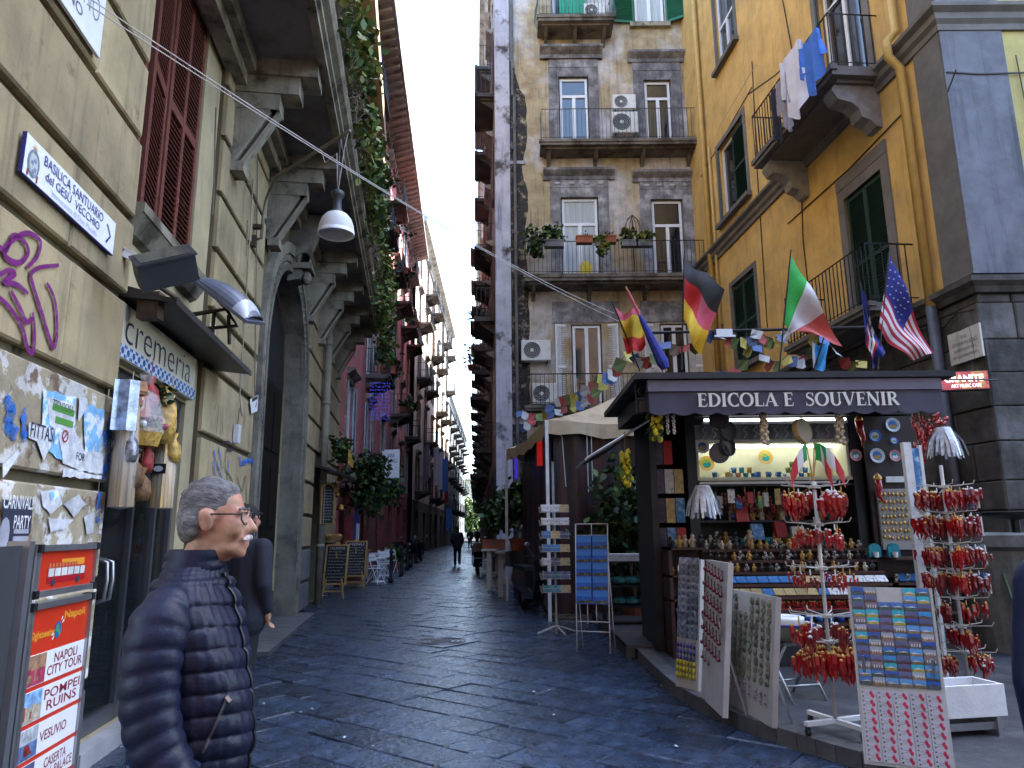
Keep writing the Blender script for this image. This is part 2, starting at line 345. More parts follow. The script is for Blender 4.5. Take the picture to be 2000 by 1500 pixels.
# rusticated blocks, each a piece of its own
def blocks(s0, s1, rows, cuts, m_=m_plas, face=0.0):
    for i in rows:
        z0 = ROWS[i]+.034; z1 = ROWS[i+1]-.034; xs = [s0]+sorted(c for c in cuts[i % len(cuts)] if s0+.3 < c < s1-.3)+[s1]
        for j in range(len(xs)-1):
            b = MB(); dz = rnd.uniform(-.006, .006)
            b.cbox(xs[j]+(.006 if j else 0), xs[j+1]-(.006 if j < len(xs)-2 else 0), face+dz, .058, z0, z1, .014); b.build('stone_block', m_[i] if isinstance(m_, dict) else m_, L.root)
mm = {i: m_plas for i in range(12)}; mm[2] = m_poster; mm[3] = m_poster; mm[1] = m_poster; mm[0] = m_greyst
blocks(SA, SB, range(0, 11), [[.1], [1.3], [-.6, 1.2]], mm)
mb2 = {i: m_plas for i in range(12)}; mb2[0] = m_greyst; mb2[1] = m_greyst
blocks(SC_, 6.62, range(0, 11), [[5.5], [5.2, 6.1], [5.7]], mb2, .005)
blocks(SE, SEND, range(0, 11), [[12.6, 14.5], [13.4, 15.6], [12.3, 16]], mb2, .005) if False else None
for (a_, b_) in ((SE, 12.78), (14.5, SEND)):
    blocks(a_, b_, range(0, 11), [[16.2], [15.6], [16.9]], mb2, .005)
blocks(12.78, 14.5, range(5, 11), [[13.6], [13.2], [14.0]], mb2, .005)
# recessed shop bay
DZ = 2.80
b = MB(); holes_wall(b, SB, SC_, 0, 7.0, [(SB+.12, 4.02, .13, DZ), (2.20, 3.80, 4.06, 6.80)], .10, .16); b.build('bay_wall', m_plasyel, L.root)
b = MB(); b.bx(2.1, 4.4, -.02, .35, 0, .128); b.build('doorstep', mat('grey marble', (.42, .42, .42), .4, var=.15, vs=6), L.root)
b = MB(); b.bx(2.135, 3.9, -.06, .12, 3.97, 4.05); b.prismx([(.1, 3.80), (.04, 3.83), (-.05, 3.97), (.1, 3.97)], 2.135, 3.9); b.build('window_sill', m_corn, L.root)
b = MB(); b.bx(2.18, 3.80, .265, .5, 4.0, 6.9); b.build('window_back', m_dark, L.root)
# brown louvred shutters: frame with single slats
def shutter(x0, x1, z0, z1, y, ang, parts=2, rails=(.5,), name='window_shutter'):
    w = x1-x0; f = .07; b = MB(); b.bx(0, f, -.02, .025, 0, z1-z0); b.bx(w-f, w, -.02, .025, 0, z1-z0)
    if parts == 2: b.bx(w/2-f*.5, w/2+f*.5, -.02, .025, 0, z1-z0)
    zr = [0]+[r*(z1-z0) for r in rails]+[z1-z0]
    for z in (0, z1-z0-.09): b.bx(f, w-f, -.018, .023, z, z+.09)
    for r in rails: b.bx(f, w-f, -.018, .023, r*(z1-z0)-.05, r*(z1-z0)+.05)
    o = b.build(name, m_brown, L.root); o.location = (x0, y, z0); o.rotation_euler = (0, 0, ang)
    cw = (w-2*f)/parts-(f*.5 if parts == 2 else 0); sm = MB(); sm.box((0, 0, 0), (cw, .045, .009), Matrix.Rotation(R(38), 3, 'X')); me = sm.mesh('slat', m_brown)
    for k in range(parts):
        cx = f+cw/2 if k == 0 else w-f-cw/2
        if parts == 1: cx = w/2
        for i in range(len(zr)-1):
            n = int((zr[i+1]-zr[i]-.14)/.052)
            for q in range(n): link('slat', me, o, (cx, 0, zr[i]+.09+q*.052))
    return o
shutter(2.92, 3.79, 4.07, 6.78, .14, 0)
shutter(2.34, 2.90, 4.07, 6.78, .07, R(8), 1)
b = MB(); b.bx(2.205, 2.26, .07, .26, 4.06, 6.79); b.bx(2.30, 2.34, .04, .24, 4.06, 6.79); b.build('window_frame', m_brown, L.root)
# canopy over the shop
b = MB(); b.prismx([(.1, 3.30), (-.33, 3.26), (-.33, 3.285), (.1, 3.40)], 2.16, 4.75); b.bx(2.16, 4.75, -.345, -.33, 3.245, 3.30); b.build('shop_canopy', mat('bronze sheet', (.05, .045, .04), .5, metal=.4, var=.2), L.root)
# tiled shop sign
b = MB(); b.bx(2.14, 4.02, .03, .095, 2.83, 3.25); b.build('shop_sign', mat('cream tile', (.66, .61, .47), .25, var=.06, vs=4), L.root); sgn = [o for o in kids(L.root) if o.name.startswith('shop_sign')][0]
text('sign_lettering', 'cremeria', 2.24, 2.965, 1.62, .24, .027, m_ink, sgn, -.012)
tm = MB(); tm.bx(-.054, .054, -.006, .006, -.052, .052, 0); tm.lathe([(0, -.0075), (.028, -.0075), (.028, -.006)], 8, (0, 0, 0), 1, Matrix.Rotation(R(-90), 3, 'X') if False else Matrix(((1, 0, 0), (0, 0, 1), (0, 1, 0))))
for sx in (-1, 1):
    for sz in (-1, 1): tm.bx(sx*.04-.01, sx*.04+.01, -.008, -.006, sz*.036-.012, sz*.036+.012, 1)
tme = tm.mesh('tile', [mat('white blue tile', (.55, .62, .70), .2, var=.08), mat('cobalt glaze', (.03, .12, .38), .2, var=.2, vs=20)])
for i in range(17): link('tile', tme, sgn, (2.20+i*.110, .025, 2.888))
# glazed shop door
b = MB()
for x in (SB+.12, 3.02, 4.02-.05): b.bx(x, x+.05, .14, .22, .13, DZ)
b.bx(SB+.12, 4.02, .14, .22, DZ-.07, DZ); b.bx(SB+.12, 4.02, .14, .22, .13, .25); b.bx(SB+.12, 4.02, .14, .22, 2.2, 2.25); b.bx(3.55, 3.6, .14, .22, .13, DZ)
b.build('door_frame', mat('anodised frame', (.16, .17, .19), .35, metal=.7, var=.1), L.root)
b = MB(); b.bx(SB+.16, 3.98, .175, .185, .2, DZ-.05); b.build('door_pane', mat('shop glass', (.015, .017, .018), .04, var=0, spec=1, alpha=.5), L.root)
b = MB(); b.bx(SB-.3, 4.4, .95, 1.0, 0, 3.2); b.bx(SB-.3, SB-.25, .28, .95, 0, 3.2); b.bx(4.35, 4.4, .28, .95, 0, 3.2); b.bx(SB-.25, 4.35, .28, .95, 0, .12); b.bx(SB-.25, 4.35, .28, .95, 2.9, 3.0); b.bx(SB+.1, 3.9, .45, .8, .70, .73); b.bx(SB+.1, 3.9, .45, .8, 1.25, 1.28); b.build('shop_interior', mat('shop interior brown', (.06, .045, .03), .8, var=.3), L.root)
b = MB(); hx, hz = 2.42, 1.05; b.tube([(hx, .15, hz), (hx, .06, hz+.03), (hx, .05, hz+.16), (hx, .06, hz+.29), (hx, .15, hz+.32)], .014, 6); b.tube([(hx+.1, .15, hz), (hx+.1, .06, hz+.03), (hx+.1, .05, hz+.16), (hx+.1, .06, hz+.29), (hx+.1, .15, hz+.32)], .014, 6); b.build('door_handle', m_alu, L.root, True)
# ------------------------------------------------------------------ portal with carved arch
b = MB(); n = 24; dep = .34
ip = [(AL, 0)]+arch_pts(ARAD, n)+[(AR, 0)]
b.add([(x, .05, z) for x, z in ip]+[(x, dep, z) for x, z in ip], [(i, i+1, len(ip)+i+1, len(ip)+i) for i in range(len(ip)-1)]); b.build('portal_reveal', m_pierst, L.root)
def ring(r0, r1, y0, y1, name, m_, zb=0.0):
    b = MB(); a = [(AL-(r0-ARAD), zb)]+arch_pts(r0, n)+[(AR+(r0-ARAD), zb)]; c = [(AL-(r1-ARAD), zb)]+arch_pts(r1, n)+[(AR+(r1-ARAD), zb)]; k = len(a)
    vs = [(x, y0, z) for x, z in a]+[(x, y0, z) for x, z in c]+[(x, y1, z) for x, z in a]+[(x, y1, z) for x, z in c]
    b.add(vs, [(i, i+1, k+i+1, k+i) for i in range(k-1)]+[(k+i, k+i+1, 3*k+i+1, 3*k+i) for i in range(k-1)]+[(2*k+i, 2*k+i+1, i+1, i) for i in range(k-1)])
    return b.build(name, m_, L.root)
ring(ARAD, ARAD+.10, -.03, .06, 'arch_moulding', m_pierst); ring(ARAD+.10, ARAD+.28, .01, .06, 'arch_moulding', m_corn); ring(ARAD+.28, ARAD+.46, -.05, .06, 'arch_moulding', m_pierst)
# carved ornaments along the arch band
om = MB(); om.ball((0, 0, 0), (.045, .04, .06), 7, 4); om.bx(-.07, .07, -.012, .02, -.012, .012); om.ball((.05, -.01, .05), .022, 5, 3); om.ball((-.05, -.01, .05), .022, 5, 3); ome = om.mesh('carved_ornament', m_pierst, True)
rr = ARAD+.19
for i in range(26):
    z = .9+i*.13
    for x in (AL-.19, AR+.19):
        if z < SPR: link('carved_ornament', ome, L.root, (x, -.005, z))
for i in range(1, 42):
    a = PI*i/42; o = link('carved_ornament', ome, L.root, (ACX-rr*math.cos(a), -.005, SPR+rr*math.sin(a))); o.rotation_euler = (0, a-PI/2, 0)
b = MB(); b.bx(AL+.02, AR-.02, .37, .45, 0, 4.15)
for x in (AL+.2, ACX-.75, ACX+.12, AR-.85):
    for z in (.35, 1.65, 2.95): b.bx(x, x+.62, .345, .37, z, z+1.05)
b.build('portal_door', mat('dark wood door', (.010, .008, .007), .7, var=.25, vs=5, spec=.15), L.root)
b = MB(); b.prism([(AL, 4.15)]+arch_pts(ARAD, n)[1:-1]+[(AR, 4.15)], .37, .42); b.build('fanlight', m_dark, L.root)
b = MB(); b.bx(AL-.5, AR+.5, -.35, .6, -.02, .055); b.build('threshold', m_kerb, L.root)
b = MB()
prof = [(.06, 6.98), (-.52, 6.98), (-.52, 6.86), (-.42, 6.82), (-.38, 6.62), (-.30, 6.4), (-.16, 6.25), (-.12, 6.05), (-.2, 5.92), (-.14, 5.8), (.06, 5.76)]
b.prismx(prof, ACX-.17, ACX+.17); b.lathe([(.11, -.2), (.11, .2)], 12, (ACX, -.2, 6.16), None, Matrix(((0, 0, 1), (1, 0, 0), (0, 1, 0)))); b.ball((ACX, -.22, 5.88), (.15, .1, .13), 10, 6); b.bx(ACX-.22, ACX+.22, -.34, .05, 5.98, 6.08); b.build('keystone_console', m_pierst, L.root)
# ------------------------------------------------------------------ balcony slab on stepped corbels
OV = 1.12
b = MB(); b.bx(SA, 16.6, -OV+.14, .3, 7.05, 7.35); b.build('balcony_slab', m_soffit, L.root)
b = MB(); y = -OV+.14
b.prismx([(y, 6.98), (y-.05, 6.98), (y-.05, 7.06), (y-.09, 7.08), (y-.09, 7.16), (y-.16, 7.2), (y-.19, 7.28), (y-.19, 7.36), (y, 7.36)], SA, 16.7); b.prismx([(y+.05, 7.0), (y, 7.0), (y, 7.05), (y+.05, 7.05)], SA, 16.6); b.build('balcony_moulding', m_corn, L.root)
b = MB(); b.bx(SA, 16.6, -.22, .06, 6.86, 7.05); b.bx(SA, 16.6, -.12, .06, 6.7, 6.86); b.build('soffit_beam', m_dark if False else m_corn, L.root)
cb = MB(); cb.bx(-.19, .19, -.93, .06, 6.84, 7.05); cb.bx(-.15, .15, -.72, .06, 6.62, 6.84); cb.bx(-.13, .13, -.5, .06, 6.42, 6.62)
cb.prismx([(-.46, 6.42), (-.40, 6.42), (.0, 5.72), (.05, 5.72), (.05, 6.42)], -.12, .12); cb.prismx([(-.5, 6.42), (-.46, 6.42), (-.07, 5.74), (-.12, 5.74)], -.07, .07); cb.box((0, -.06, 5.68), (.26, .16, .12)); cbm = cb.mesh('corbel', m_corn)
for s_ in (4.72, 6.95, 10.8, 12.55, 14.4, 16.2): link('corbel', cbm, L.root, (s_, 0, 0))
# lattice parapet and ivy
def leaves(n, fn, size=.05, ms=(0, 0, 0, 1, 2)):
    b = MB()
    for i in range(n):
        c = Vector(fn()); a = Matrix.Rotation(rnd.uniform(0, 6.3), 3, 'Z') @ Matrix.Rotation(rnd.uniform(-1.2, 1.2), 3, 'X') @ Matrix.Rotation(rnd.uniform(-1, 1), 3, 'Y'); s = size*rnd.uniform(.6, 1.35)
        b.add([c+a @ Vector(p)*s for p in ((-.5, -.1, 0), (0, -.62, .08), (.5, -.1, 0), (.28, .45, -.06), (0, .7, -.1), (-.28, .45, -.06))], [(0, 1, 2, 3), (0, 3, 4, 5)], rnd.choice(ms))
    return b
b = MB(); y = -OV-.02
x = SA
while x < 16.4:
    b.tube([(x, y, 7.36), (x, y, 8.36)], .013, 4); x += .14
b.tube([(SA, y, 8.36), (16.5, y, 8.36)], .022, 5); b.tube([(SA, y, 7.5), (16.5, y, 7.5)], .015, 4); b.build('balcony_railing', m_rust, L.root)
ivy = thing('ivy_plant', 'long straggly ivy trailing along the balcony railing of the khaki building', 'ivy', L.w(8, 1.2, 7.36), L.a)
b = MB()
for i in range(150):
    x = rnd.uniform(-6.5, 8.3); p = [(x, -.03+rnd.uniform(-.08, .05), rnd.uniform(.0, .95))]
    for q in range(5): p.append((p[-1][0]+rnd.uniform(-.16, .2), -.05+rnd.uniform(-.12, .06), p[-1][2]+rnd.uniform(-.26, .16)))
    b.tube(p, rnd.uniform(.004, .009), 3, cap=False)
b.build('stem', m_twig, ivy)
clumps = [(rnd.uniform(-6.5, 8.4), rnd.uniform(.05, .95), rnd.uniform(.18, .5)) for _ in range(44)]+[(rnd.uniform(4.5, 8.4), rnd.uniform(-1.0, .7), rnd.uniform(.25, .5)) for _ in range(14)]
def ivp():
    cx, cz, r_ = rnd.choice(clumps); return (rnd.gauss(cx, r_), -.08+rnd.gauss(0, .11)-.05, rnd.gauss(cz, r_*.55))
leaves(6200, ivp, .085, (0, 0, 0, 0, 1, 2, 2)).build('foliage', m_leaf, ivy)
# upper balcony
b = MB(); b.bx(SA, 15.4, -1.1, .06, 12.1, 12.4); b.bx(SA, 15.5, -1.2, -1.1, 12.0, 12.5); b.build('upper_balcony_slab', mat('tan soffit', (.33, .24, .15), .9, var=.15), L.root)
b = MB(); x = SA
while x < 15.3: b.tube([(x, -1.1, 12.5), (x, -1.1, 13.5)], .012, 4); x += .14
b.tube([(SA, -1.1, 13.5), (15.4, -1.1, 13.5)], .02, 4); b.build('upper_balcony_railing', m_iron, L.root)
# ------------------------------------------------------------------ shared facade pieces
m_upvc = mat('white window frame', (.70, .71, .74), .4, var=.06)
m_green = mat('green shutter paint', (.012, .045, .032), .5, var=.15, vs=6)
m_emer = mat('emerald shutter paint', (.01, .13, .07), .5, var=.15)
m_curt = mat('pale curtain', (.42, .46, .48), .8, var=.15, vs=3, stretch=(6, 1, .4))
m_pane = mat('window glass', (.05, .065, .085), .03, var=0, spec=1.0)
m_paned = mat('dark window glass', (.012, .014, .018), .04, var=0, spec=1.0)
m_slabm = mat('balcony slab', (.16, .14, .12), .9, var=.25, vs=2, bump=.4, c2=(.07, .055, .045), ms=2, streak=.4)
m_acw = mat('air conditioner casing', (.62, .62, .60), .45, var=.1)
m_fan = mat('fan grille', (.05, .05, .055), .6, var=.1)
def finv(F): return (Matrix.Translation(F.o) @ Matrix.Rotation(F.a, 4, 'Z')).inverted()
def window(F, x0, x1, z0, z1, y=.1, fm=None, pm=None, leaves_=2, transom=.0, fw=.07, name='window'):
    b = MB(); b.bx(x0, x0+fw, y-.03, y+.05, z0, z1); b.bx(x1-fw, x1, y-.03, y+.05, z0, z1); b.bx(x0+fw, x1-fw, y-.03, y+.05, z1-fw, z1); b.bx(x0+fw, x1-fw, y-.03, y+.05, z0, z0+fw)
    zt = z0+(z1-z0)*transom if transom else z1
    if transom: b.bx(x0+fw, x1-fw, y-.035, y+.05, zt-fw*.6, zt+fw*.6)
    for i in range(1, leaves_): xm = x0+(x1-x0)*i/leaves_; b.bx(xm-fw*.7, xm+fw*.7, y-.04, y+.05, z0+fw, zt-fw*.6)
    o = b.build(name, fm or m_upvc, F.root); me = pm or m_pane
    for i in range(leaves_):
        a = x0+(x1-x0)*i/leaves_; c = x0+(x1-x0)*(i+1)/leaves_; b = MB(); b.bx(a+.02, c-.02, y+.012, y+.022, z0+.02, zt-.01); b.build('pane', me, o)
    if transom: b = MB(); b.bx(x0+.02, x1-.02, y+.012, y+.022, zt+.01, z1-.02); b.build('pane', me, o)
    return o
def louvre(F, x0, x1, z0, z1, y, m_, ang=0.0, hinge='l', name='shutter'):
    w = x1-x0; b = MB(); f = .06
    b.bx(0, f, -.02, .02, 0, z1-z0); b.bx(w-f, w, -.02, .02, 0, z1-z0)
    for z in (0, (z1-z0)*.48, z1-z0-.08): b.bx(f, w-f, -.02, .02, z, z+.08)
    z = .1
    while z < z1-z0-.1:
        b.box((w/2, 0, z), (w-2*f, .04, .012), Matrix.Rotation(R(40), 3, 'X')); z += .06
    b.bx(f, w-f, .012, .016, .05, z1-z0-.05)
    if hinge == 'r': b.xf(Matrix.Translation((-w, 0, 0)))
    o = b.build(name, m_, F.root); o.location = (x0 if hinge == 'l' else x1, y, z0); o.rotation_euler = (0, 0, ang); return o
def balcony(F, x0, x1, z, out=.7, h=1.05, th=.16, sp=.12, rm=None, sm=None, bulge=0.0, r_=.009, brackets=0, sides=True):
    b = MB(); b.bx(x0-.04, x1+.04, -out-.04, .02, z-th, z); b.bx(x0-.08, x1+.08, -out-.08, -out+.05, z-th*.5, z+.012); b.bx(x0+.1, x1-.1, -out+.12, .0, z-th-.06, z-th)
    for i in range(brackets):
        xb = x0+.25+(x1-x0-.5)*i/max(1, brackets-1); b.prismx([(0, z-th), (-out*.8, z-th), (-out*.75, z-th-.08), (-.1, z-th-.32), (0, z-th-.4)], xb-.06, xb+.06)
    o = b.build('balcony', sm or m_slabm, F.root); b = MB()
    def bar(x, y, ox, oy):
        if bulge: b.tube([(x, y, z), (x+ox*bulge, y+oy*bulge, z+h*.25), (x+ox*bulge*.5, y+oy*bulge*.5, z+h*.55), (x, y, z+h)], r_, 4, cap=False)
        else: b.tube([(x, y, z), (x, y, z+h)], r_, 4, cap=False)
    n = int((x1-x0)/sp)
    for i in range(n+1): bar(x0+(x1-x0)*i/n, -out, 0, -1)
    if sides:
        n = max(1, int(out/sp))
        for i in range(1, n):
            bar(x0, -out*i/n, -1, 0); bar(x1, -out*i/n, 1, 0)
    for zz, rr in ((z+h, .018), (z+.1, .011)): b.tube([(x0, 0, zz), (x0, -out, zz), (x1, -out, zz), (x1, 0, zz)], rr, 4)
    b.build('railing', rm or m_iron, o); return o
def ac_unit(F, x0, x1, z0, z1, out=.32, name='air_conditioner', label='', group=None):
    t = thing(name, label, 'air conditioner', F.w((x0+x1)/2, 0, z0), F.a, group); w = x1-x0; h = z1-z0
    b = MB(); b.cbox(-w/2, w/2, -out, -.04, 0, h, .02); b.build('casing', m_acw, t)
    b = MB(); cx = -w*.14; r_ = h*.40; Mx = Matrix(((1, 0, 0), (0, 0, 1), (0, 1, 0)))
    b.lathe([(0, 0), (r_, 0), (r_, -.004)], 20, (cx, -out-.004, h/2), 0, Mx)
    b.build('fan_opening', m_fan, t); b = MB()
    for q in (.25, .45, .65, .85, 1.0): b.tube([(cx+r_*q*math.cos(a*PI/9), -out-.008, h/2+r_*q*math.sin(a*PI/9)) for a in range(18)], .004, 3, closed=True)
    b.lathe([(0, -.012), (r_*.2, -.012), (r_*.2, 0)], 10, (cx, -out-.004, h/2), 0, Mx); b.build('fan_grille', m_acw, t)
    b = MB(); b.bx(-w*.4, -w*.36, -out, 0, -.05, 0); b.bx(w*.36, w*.4, -out, 0, -.05, 0); b.build('bracket', m_iron, t); return t
def hood(F, x0, x1, z, m_, out=.28):
    b = MB(); b.prismx([(.02, z-.34), (-out*.3, z-.34), (-out*.35, z-.22), (-out*.75, z-.14), (-out, z-.08), (-out, z), (.02, z+.05)], x0, x1); return b.build('window_hood', m_, F.root)
def surround(F, x0, x1, z0, z1, w, m_, top=True, out=.05):
    b = MB(); b.bx(x0-w, x0, -out, .04, z0, z1+w); b.bx(x1, x1+w, -out, .04, z0, z1+w); b.bx(x0, x1, -out, .04, z1, z1+w); return b.build('window_surround', m_, F.root)
# ------------------------------------------------------------------ the weathered house in the middle
m_weath = mat('weathered ochre plaster', (.42, .33, .20), .9, var=.20, vs=2.6, bump=.6, bs=18, c2=(.54, .51, .50), ms=.55, thr=(.43, .58), c3=(.22, .13, .06), ms3=.8, thr3=(.56, .76), streak=.6)
m_surr = mat('grey weathered surround', (.17, .165, .175), .85, var=.28, vs=4, bump=.4, c2=(.36, .35, .37), ms=2.2, thr=(.46, .66), streak=.5)
m_lav = mat('pale lavender plaster', (.40, .39, .44), .85, var=.15, vs=2, c2=(.06, .05, .045), ms=1.2, thr=(.56, .66), streak=.6)
m_mossy = mat('black damp stain', (.05, .042, .038), .9, var=.4, vs=6, bump=.5, holes=(3.2, .34, .52))
M_ = Facade(-.5, 22, 0, 'weathered_house', 'tall weathered ochre house with peeling plaster closing the square')
X = lambda x: x+.5
hl = [(X(1.68), X(2.70), 13.95, 16.75), (X(4.58), X(5.52), 13.95, 16.6), (X(1.66), X(2.9), 9.31, 12.3), (X(4.62), X(5.68), 9.31, 12.2), (X(1.9), X(2.86), 5.22, 7.95), (X(4.72), X(5.6), 5.22, 7.95), (X(1.5), X(2.55), 18.47, 21.2), (X(4.38), X(5.46), 18.8, 21.1), (X(2.2), X(4.4), 0.1, 3.2)]
b = MB(); holes_wall(b, .52, 7.3, 0, 27, hl, 0, .22); b.build('wall', m_weath, M_.root)
b = MB(); b.bx(0, .5, -.06, .3, 0, 27); b.build('corner_pilaster', m_lav, M_.root)
b = MB(); b.bx(.05, 13, .3, 11, 0, 27); b.build('core', m_dark, M_.root)
# damp strip beside the rain pipe
b = MB(); zz = [i*.22 for i in range(80)]; ed = .9; wv = []
for z_ in zz: ed = max(.76, min(1.08, ed+rnd.uniform(-.07, .07))); wv.append(ed if z_ < 16.2 else .58+max(0, (17.4-z_))*.25)
for i in range(len(zz)-1): b.add([(.515, -.004, zz[i]), (wv[i], -.004, zz[i]), (wv[i+1], -.004, zz[i+1]), (.515, -.004, zz[i+1])], [(0, 1, 2, 3)])
b.build('damp_stain', m_mossy, M_.root)
b = MB(); b.tube([(.66, -.09, 0), (.66, -.09, 16)], .055, 8); b.tube([(.60, -.09, 16), (.58, -.09, 27)], .05, 8)
for z in range(2, 27, 3): b.tube([(.62, -.09, z), (.62, -.09, z+.1)], .07, 8)
b.build('rain_pipe', mat('lead pipe', (.12, .115, .12), .6, var=.3, vs=3), M_.root)
for (x0, x1, z0, z1), tr, pm in zip(hl[:6], (.76, .76, .70, .70, 0, 0), (m_pane, m_paned, m_curt, m_paned, m_paned, m_paned)): window(M_, x0+.04, x1-.04, z0, z1-.03, .1, None, pm, 2, tr, .08)
for (x0, x1, z0, z1) in hl[2:3]:      # net curtains behind the panes
    pass
for (x0, x1, z0, z1) in hl[:2]: surround(M_, x0, x1, z0, z1, .34, m_surr); hood(M_, x0-.5, x1+.5, z1+1.0, m_surr); b = MB(); b.bx(x0-.34, x1+.34, -.05, .03, z1+.36, z1+.66); b.build('window_frieze', m_surr, M_.root)
for (x0, x1, z0, z1) in hl[2:4]:
    surround(M_, x0, x1, z0, z1, .34, m_surr); hood(M_, x0-.56, x1+.56, z1+.95, m_surr)
    b = MB(); b.bx(x0-.34, x1+.34, -.06, .03, z1+.345, z1+.62); b.build('window_frieze', m_surr, M_.root)
    for i in range(4): b = MB(); b.ball((x0-.1+(x1-x0+.2)*i/3, -.07, z1+.48), (.12, .03, .06), 8, 4); b.build('frieze_ornament', mat('pale stucco', (.38, .38, .39), .9, var=.2), M_.root, True)
for (x0, x1, z0, z1) in hl[4:6]:
    b = MB(); b.bx(x0-.6, x1+.6, -.04, .03, z1+.05, z1+.75); b.build('lintel_panel', m_surr, M_.root)
    louvre(M_, x0-.52, x0, z0, z1, -.06, m_upvc, R(14), 'l'); louvre(M_, x1, x1+.52, z0, z1, -.06, m_upvc, R(-14), 'r')
window(M_, hl[7][0]+.04, hl[7][1]-.04, 18.8, 21.1, .1, None, m_curt, 2, 0, .08)
louvre(M_, X(3.62), X(4.36), 18.8, 21.1, -.05, m_emer, R(6), 'r'); louvre(M_, X(5.48), X(6.15), 18.8, 21.1, -.05, m_emer, R(-28), 'l')
b = MB(); b.bx(X(4.2), X(5.6), -.16, .05, 18.62, 18.79); b.build('window_sill', m_corn, M_.root)
window(M_, X(1.54), X(2.51), 18.47, 21.2, .1, m_upvc, m_pane, 2, 0)
b = MB(); b.grid(lambda u, v: (X(1.72)+u*.9+.02*math.sin(v*9), -.5-.03*math.sin(u*12), 18.55+v*2.4), 10, 6); b.build('green_curtain', mat('green canvas', (.02, .30, .18), .7, var=.1), M_.root, True)
balcony(M_, X(1.02), X(3.50), 18.47, .85, 1.1, .2, .12, mat('grey green iron', (.06, .085, .075), .5, var=.2), m_slabm, .14, .012, 3)
hood(M_, X(1.05), X(3.2), 17.75, m_surr, .4)
balcony(M_, X(1.03), X(6.2), 13.95, .75, 1.12, .18, .13, mat('grey iron', (.085, .09, .10), .5, var=.2), m_slabm, 0, .011, 4)
balcony(M_, X(.46), X(6.3), 9.31, .85, 1.1, .2, .13, m_iron, m_slabm, 0, .010, 4)
balcony(M_, X(.46), X(6.3), 5.22, .65, .98, .16, .13, m_iron, m_slabm, .06, .011, 3)
b = MB(); b.bx(.5, 1.0, -.06, .02, 13.5, 13.62); b.bx(.5, 6.8, -.05, .02, 4.75, 4.95); b.build('string_course', m_surr, M_.root)
ac_unit(M_, X(3.45), X(4.24), 15.30, 15.86, .35, label='white air conditioner, upper of the stacked pair above the third floor balcony', group='air conditioners on the weathered house')
ac_unit(M_, X(3.42), X(4.28), 14.45, 15.22, .35, label='white air conditioner, lower of the stacked pair above the third floor balcony', group='air conditioners on the weathered house')
ac_unit(M_, X(.30), X(1.22), 6.70, 7.36, .35, label='white air conditioner on the stained wall left of the white shutters', group='air conditioners on the weathered house')
ac_unit(M_, X(.62), X(1.4), 5.3, 5.95, .5, label='grey air conditioner standing behind the railing of the lowest balcony', group='air conditioners on the weathered house')
ac_unit(M_, X(2.56), X(3.3), 18.7, 19.25, .5, label='white air conditioner behind the bulging railing under the green curtain', group='air conditioners on the weathered house')
# potted plants on the second floor railing
def leafy(name, label, cat, base, h, r_, n, size, ms, group=None, stems=5, pot=None, droop=0.0, spiky=False):
    t = thing(name, label, cat, base, 0, group); z0 = 0
    if pot: 
        pr, ph, pm_, pw = pot; b = MB()
        if pw: b.slab([(-pw/2, -pr), (pw/2, -pr), (pw/2, pr), (-pw/2, pr)], 0, ph); b.slab([(-pw/2-.015, -pr-.015), (pw/2+.015, -pr-.015), (pw/2+.015, pr+.015), (-pw/2-.015, pr+.015)], ph*.8, ph+.001)
        else: b.lathe([(0, 0), (pr*.72, 0), (pr, ph*.85), (pr*1.08, ph*.85), (pr*1.08, ph), (pr*.9, ph), (0, ph*.96)], 14)
        b.build('pot', pm_, t); z0 = ph
    b = MB()
    for i in range(stems):
        a = rnd.uniform(0, 6.28); q = r_*rnd.uniform(.2, .8); b.tube([(0, 0, z0*.8), (math.cos(a)*q*.4, math.sin(a)*q*.4, z0+h*.5), (math.cos(a)*q, math.sin(a)*q, z0+h*rnd.uniform(.7, 1))], [.012, .008, .004], 4)
    b.build('stem', m_twig, t)
    if spiky:
        b = MB()
        for i in range(n):
            a = rnd.uniform(0, 6.28); e = rnd.uniform(-.1, 1.3); d = Vector((math.cos(a)*math.cos(e), math.sin(a)*math.cos(e), math.sin(e))); l_ = r_*rnd.uniform(.8, 1.2); w = d.cross(Vector((0, 0, 1))).normalized()*size; c = Vector((0, 0, z0+h*.3))
            b.add([c-w*.5, c+d*l_*.5-w*.5, c+d*l_-Vector((0, 0, .1*l_)), c+d*l_*.5+w*.5, c+w*.5], [(0, 1, 3, 4), (1, 2, 3)], rnd.choice(ms))
    else:
        cl = [(rnd.uniform(-1, 1)*r_*.65, rnd.uniform(-1, 1)*r_*.65, z0+h*rnd.uniform(.25, .95)-droop*rnd.random(), r_*rnd.uniform(.2, .42)) for _ in range(max(3, n//45))]
        def fn():
            c = rnd.choice(cl); return (rnd.gauss(c[0], c[3]), rnd.gauss(c[1], c[3]), rnd.gauss(c[2], c[3]*.8))
        b = leaves(n, fn, size, ms)
    b.build('foliage', m_leaf, t); return t
zf = 9.31+.85
gp = 'pots along the second floor railing'
leafy('potted_plant', 'drooping dark plant at the left end of the second floor railing', 'plant', (.75, 21.05, zf), .5, .36, 260, .11, (0, 1, 1), gp, 5, (.14, .26, m_greyst, .5), .7)
leafy('potted_plant', 'bushy green plant in a grey box left of the terracotta pots', 'plant', (1.35, 21.05, zf), .45, .3, 240, .10, (0, 0, 1), gp, 5, (.13, .22, m_greyst, .6))
leafy('potted_plant', 'bare left terracotta flower box hanging on the second floor railing', 'plant', (2.3, 21.05, zf+.12), .12, .2, 14, .06, (1,), gp, 2, (.12, .24, m_terra, .5))
